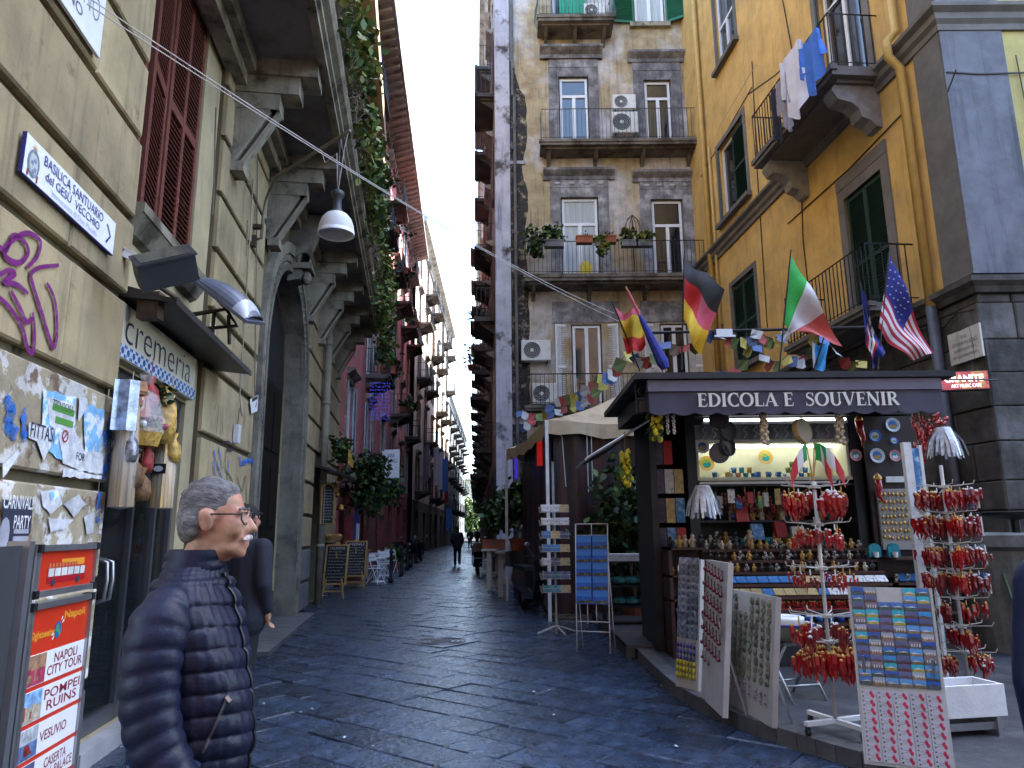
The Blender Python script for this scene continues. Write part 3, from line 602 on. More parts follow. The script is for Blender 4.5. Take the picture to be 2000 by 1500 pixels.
leafy('potted_plant', 'bright green trailing plant between the two terracotta flower boxes', 'plant', (2.78, 21.02, zf), .25, .24, 260, .10, (0, 0, 2), gp, 4, (.1, .2, m_greyst, .25), .6)
leafy('potted_plant', 'right terracotta flower box beside the trailing plant', 'plant', (3.08, 21.05, zf+.12), .12, .2, 14, .06, (1,), gp, 2, (.12, .24, m_terra, .4))
leafy('potted_plant', 'dull brownish plant under the birdcage stand on the railing', 'plant', (3.7, 21.05, zf), .35, .26, 180, .09, (1, 2, 1), gp, 4, (.12, .2, m_greyst, .5))
leafy('potted_plant', 'low olive plant at the right of the second floor railing', 'plant', (4.15, 21.05, zf), .3, .26, 200, .09, (1, 2, 0), gp, 4, (.12, .2, m_greyst, .5))
b = MB(); b.tube([(0, 0, 0), (0, 0, 1.7)], .02, 5)
for a in range(7): q = a*PI/3.5; b.tube([(0, 0, 1.9), (.2*math.cos(q), .2*math.sin(q), 1.7), (.28*math.cos(q), .28*math.sin(q), 1.35), (.3*math.cos(q+.4), .3*math.sin(q+.4), .9+.2*math.sin(a*3))], .012, 4)
b.ball((0, 0, 1.3), (.14, .14, .1), 7, 4); one(b, 'dried_plant', m_iron, 'dry drooping plant on a tall stake above the second floor railing', 'plant', (3.85, 21.2, 9.4))
b = MB(); b.slab([(-.2, -.12), (.2, -.12), (.16, .12), (-.16, .12)], 0, .36); b.slab([(-.1, -.1), (.12, -.1), (.1, .1), (-.1, .1)], .36, .48); one(b, 'yellow_container', mat('yellow plastic', (.55, .42, .02), .5, var=.15), 'yellow plastic container on the second floor balcony', 'container', (2.35, 21.4, 9.32))
# ------------------------------------------------------------------ the yellow house on the right
m_yel = mat('ochre yellow plaster', (.66, .42, .135), .85, var=.12, vs=1.6, bump=.25, bs=24, c2=(.57, .36, .12), ms=1.1, thr=(.48, .66), c3=(.55, .38, .17), ms3=2.5, thr3=(.55, .7), streak=.3)
m_yelpipe = mat('yellow pipe paint', (.52, .33, .09), .6, var=.1)
m_ygrey = mat('grey window trim', (.15, .14, .135), .8, var=.15, vs=3, bump=.2)
m_blgrey = mat('blue grey plaster', (.165, .17, .20), .85, var=.14, vs=2, bump=.3, bs=45, streak=.4, c2=(.13, .135, .155), ms=1.4)
m_lemon = mat('lemon plaster', (.44, .37, .14), .85, var=.08, bump=.2)
m_bas = mat('soot dark masonry', (.075, .07, .066), .9, var=.35, vs=2.5, bump=.7, bs=14, c2=(.12, .115, .12), ms=1.6, thr=(.5, .7), streak=.4)
Y_ = Facade(6.0, 22, math.atan2(-1, .0786), 'yellow_house', 'ochre yellow house with green shutters on the right')
SCN = 11.84
hy = [(2.75, 4.30, 5.8, 8.2), (2.45, 4.35, 10.25, 12.6), (2.95, 4.3, 14.9, 17.5), (8.72, 9.98, 5.12, 7.95), (8.45, 10.0, 9.62, 13.0)]
b = MB(); holes_wall(b, 0, 11.2, 5.05, 26, hy, 0, .25); b.build('wall', m_yel, Y_.root)
b = MB(); b.bx(11.2, SCN, -.03, .3, 5.25, 9.35); b.bx(11.2, SCN, -.03, .3, 9.75, 26); b.build('corner_pilaster', m_ygrey, Y_.root)
b = MB(); b.bx(0, SCN-.06, .26, 8, 0, 26); b.build('core', m_dark, Y_.root)
Yi = finv(Y_); cnr = Y_.w(SCN, 0, 0)
b = MB(); b.bx(cnr.x-.02, cnr.x+.98, cnr.y-.03, cnr.y+.3, 5.25, 9.35); b.bx(cnr.x-.02, cnr.x+.98, cnr.y-.03, cnr.y+.3, 9.75, 26); b.xf(Yi).build('front_pilaster', m_blgrey, Y_.root)
b = MB(); b.bx(cnr.x+.98, cnr.x+9, cnr.y, cnr.y+.3, 5.2, 26); b.xf(Yi).build('front_wall', m_lemon, Y_.root)
def cornice(z, prof, name):           # runs along the side and turns the corner
    b = MB(); dy = Y_.u; k = len(prof)
    pts = [Y_.w(-.2, 0, 0), Y_.w(SCN, 0, 0), Vector((cnr.x+9, cnr.y, 0))]; n1 = Y_.n; n2 = Vector((0, -1, 0)); nm = (n1+n2)/(1+n1.dot(n2))
    vs = []
    for p, nn in zip(pts, (n1, nm, n2)):
        for o_, z_ in prof: q = p+nn*o_; vs.append((q.x, q.y, z+z_))
    fs = [(i*k+j, i*k+(j+1) % k, (i+1)*k+(j+1) % k, (i+1)*k+j) for i in range(2) for j in range(k)]+[tuple(range(k))]
    b.add(vs, fs).xf(Yi).build(name, m_ygrey if z > 7 else m_bas, Y_.root)
cornice(9.35, [(-.05, 0), (.05, 0), (.06, .1), (.12, .16), (.13, .26), (.22, .32), (.23, .38), (-.05, .4)], 'cornice')
cornice(4.95, [(-.05, 0), (.05, 0), (.09, .08), (.17, .14), (.18, .22), (-.05, .26)], 'cornice')
# dark masonry of the ground floor, block by block
b = MB(); b.bx(0, SCN-.05, .05, .25, 0, 4.95); b.build('base_wall', m_joint, Y_.root); b = MB(); b.bx(cnr.x+.05, cnr.x+9, cnr.y+.05, cnr.y+.25, 0, 4.95); b.xf(Yi).build('base_wall', m_joint, Y_.root)
z = 0; r_ = 0
while z < 4.9:
    h = rnd.choice((.42, .5, .56)); h = min(h, 4.94-z); x = 6.0+rnd.uniform(-.4, 0)
    while x < SCN-.01:
        w = rnd.uniform(.5, 1.1); x1 = min(x+w, SCN+.0)
        if SCN-x1 < .25: x1 = SCN
        b = MB(); b.cbox(x+.006, x1-.004, rnd.uniform(-.025, .02), .06, z+.006, z+h-.004, .016); b.build('stone_block', m_bas, Y_.root); x = x1
    x = cnr.x
    while x < cnr.x+3:
        w = rnd.uniform(.5, 1.1); b = MB(); b.cbox(x+.004, x+w-.006, cnr.y+rnd.uniform(-.025, .02), cnr.y+.06, z+.006, z+h-.004, .016); b.xf(Yi).build('stone_block', m_bas, Y_.root); x += w
    z += h
for (x0, x1, z0, z1) in hy[:3]:
    surround(Y_, x0, x1, z0, z1, .14, m_ygrey, out=.03); b = MB(); b.bx(x0-.2, x1+.2, -.16, .04, z0-.12, z0); b.build('window_sill', m_ygrey, Y_.root)
window(Y_, 2.8, 4.25, 5.8, 8.15, .12, m_green, m_paned, 2); louvre(Y_, 2.8, 3.5, 5.82, 8.1, .02, m_green); louvre(Y_, 3.52, 4.25, 5.82, 8.1, .02, m_green)
window(Y_, 2.5, 4.3, 10.25, 12.55, .14, m_upvc, m_paned, 2); louvre(Y_, 1.62, 2.45, 10.3, 12.5, -.03, m_green, R(-32), 'r'); louvre(Y_, 3.42, 4.3, 10.3, 12.5, .06, m_green)
window(Y_, 3.0, 4.25, 14.9, 17.4, .1, m_upvc, m_pane, 2, .5)
surround(Y_, 8.72, 9.98, 5.12, 7.95, .22, m_ygrey, out=.04); b = MB(); b.bx(8.5, 10.2, -.05, .03, 8.17, 8.42); b.build('window_frieze', m_ygrey, Y_.root)
louvre(Y_, 8.74, 9.35, 5.14, 7.93, .04, m_green); louvre(Y_, 9.35, 9.96, 5.14, 7.93, .04, m_green)
surround(Y_, 8.45, 10.0, 9.62, 13.0, .2, m_ygrey, out=.04); window(Y_, 8.5, 9.95, 9.7, 12.95, .15, m_upvc, m_paned, 2, .8); louvre(Y_, 7.65, 8.45, 9.75, 12.9, -.05, m_green, R(-60), 'r'); louvre(Y_, 9.3, 9.98, 9.75, 12.9, .02, m_green, R(-25), 'r')
o = balcony(Y_, 6.95, 10.35, 9.74, .95, 1.1, .18, .13, m_iron, m_ygrey, 0, .011)
for x in (7.25, 10.0): cb = MB(); cb.prismx([(0, 9.5), (-.85, 9.5), (-.9, 9.4), (-.8, 9.22), (-.55, 9.16), (-.42, 9.05), (-.38, 8.88), (-.22, 8.82), (-.12, 8.7), (0, 8.68)], x-.17, x+.17); cb.build('balcony_console', mat('pale console stone', (.25, .24, .235), .85, var=.2, bump=.3), Y_.root)
b = MB(); b.tube([(10.35, -.95, 10.84), (10.75, -.9, 10.84)], .014, 4); b.tube([(9.2, -.95, 10.8), (8.2, -.95, 11.05), (7.6, -1.3, 10.98)], .016, 4); b.build('awning_bracket', m_iron, Y_.root)
balcony(Y_, 7.55, 10.55, 5.2, .85, 1.05, .14, .13, m_iron, m_ygrey, 0, .011)
b = MB(); b.tube([(10.98, -.12, 5.0), (10.98, -.12, 9.3), (10.98, -.3, 9.5), (10.98, -.3, 9.8), (10.98, -.12, 10), (10.98, -.12, 22)], .075, 9); b.build('rain_pipe', m_yelpipe, Y_.root, True)
b = MB(); b.tube([(1.6, -.12, 5.2), (1.6, -.12, 22)], .075, 9); b.build('rain_pipe', m_yelpipe, Y_.root, True)
b = MB(); b.tube([(1.95, -.08, 5.2), (1.95, -.08, 13)], .04, 6); b.build('rain_pipe', m_yelpipe, Y_.root, True)
b = MB(); b.tube([(10.98, -.12, 0), (10.98, -.12, 5.0)], .085, 9); b.build('rain_pipe', mat('cast iron pipe', (.10, .10, .115), .55, metal=.3, var=.2), Y_.root, True)
b = MB()
for pts in ([(1540, 437), (1660, 330), (1773, 213)], [(1470, 120), (1480, 330), (1500, 640)], [(1530, 0), (1560, 160), (1570, 470), (1580, 560)], [(1370, 345), (1470, 170)], [(1853, 180), (1870, 136)], [(1905, 605), (1870, 612), (1845, 640), (1700, 660)]):
    q = [Y_.px(*p) for p in pts]; b.tube([(x, -.02, z) for x, z in q], .012, 4)
b.build('wall_cable', m_bcable, Y_.root)
b = MB(); b.tube([(cnr.x, cnr.y-.04, 8.6), (cnr.x+.5, cnr.y-.04, 8.56), (cnr.x+3, cnr.y-.04, 8.62)], .014, 4); b.tube([(cnr.x+1.15, cnr.y-.03, 8.9), (cnr.x+1.2, cnr.y-.03, 7.0), (cnr.x+1.5, cnr.y-.03, 6.2), (cnr.x+1.45, cnr.y-.03, 5.3)], .009, 4); b.xf(Yi).build('wall_cable', m_bcable, Y_.root)
# ------------------------------------------------------------------ the two rows of houses along the lane
def row_house(F, length, height, wm, floors, bays, bal, fm, sm, bal_out=.8, eave=.5, rail=None, ground=None, bw=1.2, wh=2.5, trim=None, brackets=True, slabm=None, dep=9):
    holes = []
    for zi, z in enumerate(floors):
        for x in bays: holes.append((x-bw/2, x+bw/2, z, min(z+wh, height-.3)))
    gh = 3.6; b = MB(); holes_wall(b, 0, length, gh, height, holes, 0, .22); b.build('wall', wm, F.root)
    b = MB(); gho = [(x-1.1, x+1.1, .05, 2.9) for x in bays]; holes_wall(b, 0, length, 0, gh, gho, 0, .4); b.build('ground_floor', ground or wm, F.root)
    b = MB(); b.bx(.02, length-.02, .25, dep, 0.0, height-.02); b.build('core', m_dark, F.root)
    for x in bays:
        b = MB(); b.bx(x-1.08, x+1.08, .2, .24, .06, 2.9); b.build('shop_door', mat('shop front', (.03, .028, .03), .3, var=.5, vs=1.5), F.root)
    for zi, z in enumerate(floors):
        for bi, x in enumerate(bays):
            z1 = min(z+wh, height-.3); window(F, x-bw/2+.02, x+bw/2-.02, z+.02, z1-.02, .1, fm, rnd.choice((m_pane, m_paned, m_paned)), 2)
            if trim: surround(F, x-bw/2, x+bw/2, z, z1, .16, trim, out=.04); b = MB(); b.prismx([(.02, z1+.16), (-.08, z1+.17), (-.28, z1+.3), (-.28, z1+.36), (.02, z1+.4)], x-bw/2-.25, x+bw/2+.25); b.build('window_hood', trim, F.root)
            if sm and rnd.random() < .75:
                louvre(F, x-bw/2-bw/2, x-bw/2, z+.02, z1-.02, -.05, sm, 0 if rnd.random() < .7 else R(-20), 'r'); louvre(F, x+bw/2, x+bw, z+.02, z1-.02, -.05, sm, 0 if rnd.random() < .7 else R(20), 'l')
            if bal(zi, bi): balcony(F, x-1.15, x+1.15, z, bal_out, 1.02, .15, .15, rail or m_iron, slabm, 0, .012, 2)
    if eave:
        b = MB(); b.prismx([(.05, height-.7), (-.12, height-.7), (-.15, height-.5), (-eave*.5, height-.3), (-eave, height-.12), (-eave, height+.1), (.05, height+.35)], -.05, length+.05); b.build('eave_cornice', trim or wm, F.root)
        if brackets:
            bm_ = MB(); bm_.prismx([(0, -.75), (-.14, -.72), (-.2, -.5), (-eave*.9, -.25), (-eave*.9, -.12), (0, -.12)], -.09, .09); me = bm_.mesh('eave_bracket', trim or wm)
            n = int(length/.55)
            for i in range(n): link('eave_bracket', me, F.root, (.3+i*.55, -.01, height))
def facade_between(xa, ya, xb, yb, name, label): return Facade(xa, ya, math.atan2(yb-ya, xb-xa), name, label), math.hypot(xb-xa, yb-ya)
m_pink = mat('red pink plaster', (.64, .20, .20), .85, var=.14, vs=1.2, bump=.2, c2=(.54, .20, .19), ms=.8, streak=.3)
m_trim = mat('stone trim', (.34, .30, .26), .85, var=.25, vs=3, c2=(.13, .11, .09), ms=2, thr=(.5, .65))
m_whsh = mat('pale shutter', (.50, .54, .60), .5, var=.12)
m_brsh = mat('brown shutter', (.12, .05, .03), .5, var=.15)
m_lbslab = mat('dark balcony slab', (.10, .09, .085), .85, var=.3, vs=2)
P1, l1 = facade_between(-3.8-.0668*20.6, 20.6, -3.8-.0668*48, 48, 'pink_house', 'red pink house with pale shutters in the left row of the lane')
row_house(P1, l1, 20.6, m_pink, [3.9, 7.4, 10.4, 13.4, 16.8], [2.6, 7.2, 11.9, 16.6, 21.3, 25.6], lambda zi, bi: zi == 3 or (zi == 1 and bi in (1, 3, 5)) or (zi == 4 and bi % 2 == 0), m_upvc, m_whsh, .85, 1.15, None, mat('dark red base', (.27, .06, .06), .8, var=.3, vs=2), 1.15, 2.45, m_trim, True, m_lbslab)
P2, l2 = facade_between(-6.7, 48.1, -7.15, 80, 'cream_house', 'cream house with dark balconies far down the lane on the left')
m_cream = mat('cream plaster', (.62, .56, .48), .85, var=.15, vs=1.5, streak=.3)
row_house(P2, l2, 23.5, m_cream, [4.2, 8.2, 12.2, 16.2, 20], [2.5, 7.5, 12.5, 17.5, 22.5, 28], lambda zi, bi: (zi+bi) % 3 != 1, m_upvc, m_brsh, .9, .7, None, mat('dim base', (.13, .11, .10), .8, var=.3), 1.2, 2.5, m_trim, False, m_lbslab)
P3, l3 = facade_between(-7.5, 80.1, -8.4, 125, 'grey_house', 'grey house with balconies at the far end of the lane on the left')
row_house(P3, l3, 17, mat('grey plaster', (.20, .21, .22), .85, var=.2), [4, 7.5, 11, 14], [3, 9, 15, 21, 27, 33, 39], lambda zi, bi: True, m_upvc, None, 1.0, .5, None, None, 1.2, 2.3, None, False, m_lbslab)
S1, k1 = facade_between(-.5-.052*13, 35, -.5, 22.05, 'lane_side_house', 'shaded brown side house of the lane behind the corner pilaster')
m_rbrown = mat('brown plaster', (.34, .22, .16), .85, var=.2, vs=1.5, streak=.4)
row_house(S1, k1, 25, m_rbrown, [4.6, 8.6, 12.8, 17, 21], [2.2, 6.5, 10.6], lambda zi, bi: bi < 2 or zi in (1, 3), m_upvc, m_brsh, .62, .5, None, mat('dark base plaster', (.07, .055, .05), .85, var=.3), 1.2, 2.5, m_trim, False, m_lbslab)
S2, k2 = facade_between(-.55-.052*43, 65, -.55-.052*13, 35.05, 'lane_brown_house', 'dark brown house with many balconies in the right row of the lane')
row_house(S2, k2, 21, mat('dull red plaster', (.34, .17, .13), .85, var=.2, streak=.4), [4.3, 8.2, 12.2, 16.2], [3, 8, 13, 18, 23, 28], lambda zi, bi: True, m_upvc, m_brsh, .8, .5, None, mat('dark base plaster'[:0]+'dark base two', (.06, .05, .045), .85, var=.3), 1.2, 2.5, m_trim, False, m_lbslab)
S3, k3 = facade_between(-.6-.052*88, 112, -.6-.052*43, 65.05, 'lane_far_house', 'low dark house at the far right end of the lane')
row_house(S3, k3, 15, mat('umber plaster', (.16, .11, .08), .85, var=.2), [4.2, 8, 11.6], [4, 10, 16, 22, 28, 34, 40], lambda zi, bi: True, m_upvc, None, .8, .4, None, None, 1.2, 2.3, None, False, m_lbslab)
E1, e1 = facade_between(-22, 165, 8, 165, 'end_house', 'pale house closing the view at the far end of the lane')
row_house(E1, e1, 13, mat('pale yellow plaster', (.55, .48, .32), .85, var=.1), [4, 7.5], [4, 9, 14, 19, 24], lambda zi, bi: False, m_upvc, m_green, .8, .6, None, None, 1.3, 2.2, None, False)
B1, q1 = facade_between(10.5, 2.0, 11, -14, 'light_shaping_house', 'unseen low house added at the near right to shape the light')  # unseen, added to temper the light from the right on the khaki wall
row_house(B1, q1, 9.5, m_cream, [4.6], [3, 8, 13], lambda zi, bi: False, m_upvc, m_green, .8, .5, None, None, 1.2, 2.4, None, False)
B2, q2 = facade_between(7.5, -8.5, -9, -8.5, 'light_blocking_house', 'unseen tall house added behind the camera to block frontal light')  # unseen, added behind the camera to cut the light on the kiosk front
row_house(B2, q2, 22, m_rbrown, [4.6, 8.6, 12.6, 16.6], [3, 8, 13], lambda zi, bi: False, m_upvc, m_green, .8, .5, None, None, 1.2, 2.4, None, False)
# ------------------------------------------------------------------ signs, posters and graffiti on the khaki wall
def lpx(pts, out=0.0): return [L.px(x, y, out) for x, y in pts]
def smooth_path(p, n=6):                 # Catmull-Rom through the points
    q = [p[0]]+list(p)+[p[-1]]; r = []
    for i in range(1, len(q)-2):
        for j in range(n):
            t = j/n; r.append(tuple(.5*((2*q[i][k])+(-q[i-1][k]+q[i+1][k])*t+(2*q[i-1][k]-5*q[i][k]+4*q[i+1][k]-q[i+2][k])*t*t+(-q[i-1][k]+3*q[i][k]-3*q[i+1][k]+q[i+2][k])*t**3) for k in range(len(p[0]))))
    r.append(tuple(p[-1])); return r
(xa, za), (xb, zb) = L.px(37, 268), L.px(210, 485)
zc = 3.57; w_ = xb-xa; h_ = .235
t = thing('direction_sign', 'white enamel sign with blue lettering BASILICA SANTUARIO del GESÙ VECCHIO and arrow', 'sign', L.w(xa, .03, zc), L.a)
b = MB(); b.bx(0, w_, -.008, .01, -h_/2, h_/2); b.build('plate', m_white, t); b = MB(); b.bx(-.006, 0, -.01, .012, -h_/2, h_/2); b.bx(0, w_, -.01, .012, -h_/2-.005, -h_/2); b.build('plate_edge', m_navy, t)
text('lettering', 'BASILICA SANTUARIO', .20, .03, w_*.66, .062, -.011, m_navy, t, .0); text('lettering', 'del GESÙ  VECCHIO', .23, -.045, w_*.60, .068, -.011, m_navy, t, .0); text('lettering', 'Immacolata di Don Placido', .32, -.10, w_*.50, .035, -.011, mat('pale blue ink', (.25, .32, .6), .6, var=0), t, -.01)
b = MB(); b.ribbon([(w_-.135, .055), (w_-.07, -.01), (w_-.13, -.075)], .018, -.0105); b.build('arrow', m_navy, t)
b = MB(); b.lathe([(0, -.0115), (.045, -.0115)], 14, (.095, 0, -.02), 0, Matrix(((1, 0, 0), (0, 0, 1), (0, 1.35, 0))))
b.lathe([(.05, -.012), (.062, -.012)], 14, (.095, 0, -.02), 1, Matrix(((1, 0, 0), (0, 0, 1), (0, 1.3, 0))))
for i in range(7): a = R(40+i*17); b.add([(.095+.02*math.cos(a+.2), -.012, .055+.01*math.sin(a)), (.095+.02*math.cos(a-.2), -.012, .055+.01*math.sin(a)), (.095+.045*math.cos(a), -.012, .055+.042*math.sin(a))], [(0, 1, 2)], 2)
for dx in (-.05, .05): b.bx(.095+dx-.006, .095+dx+.006, -.0125, -.0115, -.11, -.07, 3)
for dx, dz in ((-.015, .0), (.018, -.03), (0, -.05), (.01, .02)): b.bx(.095+dx-.012, .095+dx+.012, -.013, -.012, -.02+dz-.01, -.02+dz+.012, 1)
b.build('crest', [mat('crest grey', (.45, .5, .5), .6, var=.1), mat('crest slate', (.2, .25, .33), .6, var=.2), mat('crest gold', (.55, .33, .10), .5, var=.1), mat('crest red', (.3, .05, .05), .6, var=0)], t)
(xa, za), (xb, zb) = L.px(-60, -150), L.px(183, 118)
t = thing('marble_sign', 'large white wall sign with grey lettering at the top left', 'sign', L.w(3.67*0+.30, .025, 4.62), L.a); 
b = MB(); b.bx(0, .90, -.02, .0, 0, .75); b.build('plate', m_white, t)
m_gink = mat('grey ink', (.14, .15, .19), .6, var=0)
text('lettering', 'S. CALDINO', .05, .19, .78, .17, -.022, m_gink, t, -.02); text('lettering', 'L. PERRINO', .0, .075, .62, .075, -.022, m_gink, t, .012)
t = thing('house_number', 'small rounded white house number plate reading 206', 'sign', L.w(.33, .015, 4.66), L.a)
b = MB(); b.prism([(-.26, -.055), (.02, -.055), (.05, -.03), (.05, .05), (.02, .075), (-.26, .075)], -.012, 0); b.build('plate', m_marble, t); text('lettering', '206', -.17, -.03, .17, .075, -.0135, m_ink, t, .01)
# purple tag
strokes = [[(-14, 470), (8, 490), (22, 460), (40, 468), (52, 490), (38, 512), (15, 508), (5, 490), (20, 470), (50, 455), (75, 470), (70, 500), (50, 522)],
           [(-10, 540), (12, 528), (26, 535), (5, 550), (30, 556), (52, 574)], [(-12, 575), (15, 600), (40, 640), (52, 684), (62, 684), (64, 640), (60, 610)], [(18, 568), (35, 600), (48, 628), (60, 622)],
           [(112, 518), (75, 522), (58, 535), (62, 560), (78, 610), (95, 665), (103, 678), (108, 650), (106, 600), (98, 570), (88, 553)]]
b = MB()
for s_ in strokes:
    q = smooth_path(lpx(s_), 6); k = len(q); b.ribbon(q, [.030*(.75+.35*math.sin(3.1*i/k)) for i in range(k)], -.0095)
b.build('graffiti', m_purple, L.root)
b = MB()
for pts, w in (([(415, 880), (430, 930), (440, 945), (445, 900)], .035), ([(425, 870), (432, 915)], .03), ([(470, 905), (485, 900), (500, 905)], .07), ([(466, 890), (468, 912)], .06), ([(500, 885), (499, 945)], .05), ([(414, 900), (418, 940), (412, 985)], .06)):
    q = lpx(pts); b.ribbon(smooth_path(q), w, -.0125)
b.build('graffiti', m_blue, L.root); b = MB()
for pts in ([(432, 868), (445, 862), (452, 880), (440, 878)], [(440, 880), (438, 915), (450, 935), (455, 960)], [(462, 930), (470, 960), (478, 930), (480, 975)], [(430, 960), (450, 955)], [(425, 790), (420, 845)], [(433, 795), (432, 850)]): b.ribbon(smooth_path(lpx(pts)), .018, -.0135)
b.build('graffiti', m_ink, L.root)
b = MB()
for pts, w in (([(215, 812), (211, 850), (214, 900)], .10), ([(205, 840), (206, 875)], .12), ([(212, 890), (205, 915), (196, 925)], .09), ([(192, 960), (188, 1000), (190, 1020)], .05), ([(180, 1070), (184, 1095)], .05), ([(5, 780), (20, 800), (12, 830), (30, 850)], .08), ([(40, 800), (46, 830), (40, 860)], .07)): b.ribbon(smooth_path(lpx(pts)), w, -.0105)
b.build('graffiti', m_blue, L.root)
# torn posters on the blocks
def paper(pts, y, m_, name='torn_poster'):
    b = MB(); q = lpx(pts)
    pp = []
    for i in range(len(q)):
        a, c = q[i], q[(i+1) % len(q)]; pp.append(a); d = math.hypot(c[0]-a[0], c[1]-a[1])
        for j in range(1, max(1, int(d/.05))): t_ = j/max(1, int(d/.05)); pp.append((a[0]+(c[0]-a[0])*t_+rnd.uniform(-.009, .009), a[1]+(c[1]-a[1])*t_+rnd.uniform(-.009, .009)))
    b.add([(x, y, z) for x, z in pp], [tuple(range(len(pp)))[::1]]); return b.build(name, m_, L.root)
paper([(80, 760), (145, 775), (142, 850), (122, 905), (90, 880), (78, 830)], -.011, m_ltblue)
o1 = paper([(88, 775), (143, 790), (138, 845), (92, 830)], -.013, m_paper); text('poster_lettering', 'TECNOCASA', L.px(97, 800)[0], L.px(97, 795)[1], .26, .05, -.0155, m_ink, o1)
b = MB(); (x0, z0), (x1, z1) = L.px(96, 812), L.px(136, 845); b.bx(x0, x1, -.0155, -.0135, z1+.10, z1+.14); b.bx(x0+.05, x1, -.0155, -.0135, z1+.03, z1+.07); b.build('poster_band', mat('leaf green print', (.10, .32, .06), .6, var=.1), o1)
o2 = paper([(50, 825), (92, 836), (95, 870), (80, 900), (66, 862), (50, 855)], -.016, m_paper); q = L.px(52, 853); text('poster_lettering', 'FITTASI', q[0], q[1], .27, .085, -.0185, m_ink, o2)
paper([(160, 800), (172, 790), (200, 800), (196, 860), (185, 895), (162, 885)], -.012, m_ltblue); paper([(150, 775), (166, 778), (168, 800), (148, 822)], -.014, m_paper)
o3 = paper([(110, 850), (140, 835), (160, 880), (196, 885), (196, 925), (150, 920), (118, 905)], -.014, m_paper); q = L.px(143, 898); text('poster_lettering', 'FOR', q[0], q[1], .12, .05, -.0165, m_ink, o3)
b = MB(); qc = L.px(122, 852); b.lathe([(.028, 0), (.04, 0)], 16, (qc[0], -.0166, qc[1]), 0, Matrix(((1, 0, 0), (0, 0, 1), (0, 1, 0)))); b.ribbon([(qc[0]-.03, qc[1]-.03), (qc[0]+.03, qc[1]+.03)], .012, -.0167); b.build('poster_stamp', mat('stamp ink', (.3, .05, .08), .6, var=0), o3)
paper([(0, 905), (30, 880), (34, 885), (8, 925), (0, 935)], -.013, m_paper); paper([(120, 915), (195, 928), (195, 935), (118, 932)], -.012, m_paper)
for pts in ([(75, 960), (110, 955), (118, 985), (95, 1005), (80, 990)], [(120, 985), (150, 965), (165, 985), (140, 1010)], [(90, 1010), (140, 1015), (120, 1035), (95, 1040)], [(160, 1010), (180, 1000), (178, 1040), (165, 1045)]): paper(pts, -.012, m_paper)
paper([(92, 962), (108, 958), (110, 972), (94, 978)], -.015, m_ltblue)
o4 = paper([(0, 975), (60, 975), (55, 1040), (40, 1065), (0, 1065)], -.012, m_ink); q = L.px(4, 993); text('poster_lettering', 'CARNIVAL!', q[0]-.02, q[1]-.0, .30, .075, -.0145, m_white, o4, .015); q = L.px(20, 1032); text('poster_lettering', 'PARTY', q[0], q[1], .17, .07, -.0145, m_white, o4, .01); b = MB(); (x0, z0), (x1, z1) = L.px(22, 1036), L.px(48, 1058); b.bx(x0, x1, -.0145, -.0125, z1, z1+.03); b.bx(x0, x1, -.0145, -.0125, z1+.045, z1+.07); b.ball((x0-.09, -.013, z0-.02), (.05, .001, .09), 8, 5); b.build('poster_figure', mat('dull print grey', (.35, .36, .42), .6, var=.2), o4)
# ------------------------------------------------------------------ lamps, camera and cables on the wall
t = thing('street_lamp', 'white dome street lamp hanging from a curved pipe arm on the khaki wall', 'street lamp', L.w(5.85, 0, 5.3), L.a)
arm0 = Vector((5.85, 0, 0)); b = MB()
lampw = D(657, 440, 7.55); inv = finv(L); ll = inv @ lampw; dx = ll.x-5.85
b.tube([(0, -.03, 0), (0, -.11, .02), (0, -.12, .35), (0, -.14, .55), (dx*.06, -.2, .66), (dx*.3, -.35, .70), (dx, ll.y, .72), (dx*1.1, ll.y*1.1, .725)], .022, 7); b.build('arm', m_pipe, t, True)
b = MB(); b.bx(-.04, .04, -.05, .01, -.1, .05); b.bx(-.04, .04, -.12, .01, .15, .2); b.build('wall_bracket', m_rust, t)
lz = ll.z-5.3
b = MB(); b.lathe([(.20, -.11), (.198, -.06), (.19, .0), (.165, .07), (.12, .125), (.075, .15)], 24, (dx, ll.y, lz)); b.lathe([(.185, -.10), (.18, -.02), (.15, .06), (.0, .12)], 24, (dx, ll.y, lz)); b.build('shade', m_dirtywhite, t, True)
b = MB(); b.lathe([(.203, -.115), (.203, -.075), (.185, -.075), (.185, -.115), (.203, -.115)], 24, (dx, ll.y, lz)); b.build('rim', m_white, t, True)
b = MB(); b.lathe([(.078, .145), (.05, .2), (.045, .33), (.075, .35), (.075, .40), (.03, .43)], 14, (dx, ll.y, lz)); b.tube([(dx, ll.y, lz+.4), (dx, ll.y, .72)], .008, 4); b.build('neck', m_darkmet, t, True)
b = MB(); b.tube([(dx*.75, ll.y*.8, .7), (dx*.85, ll.y*.85, .5), (dx*.95, ll.y*.97, .55), (dx, ll.y, lz+.36)], .007, 4); b.tube([(dx*1.08, ll.y*1.08, .7), (dx*1.06, ll.y*1.05, .52), (dx, ll.y, lz+.38)], .007, 4); b.build('cable', m_cable, t)
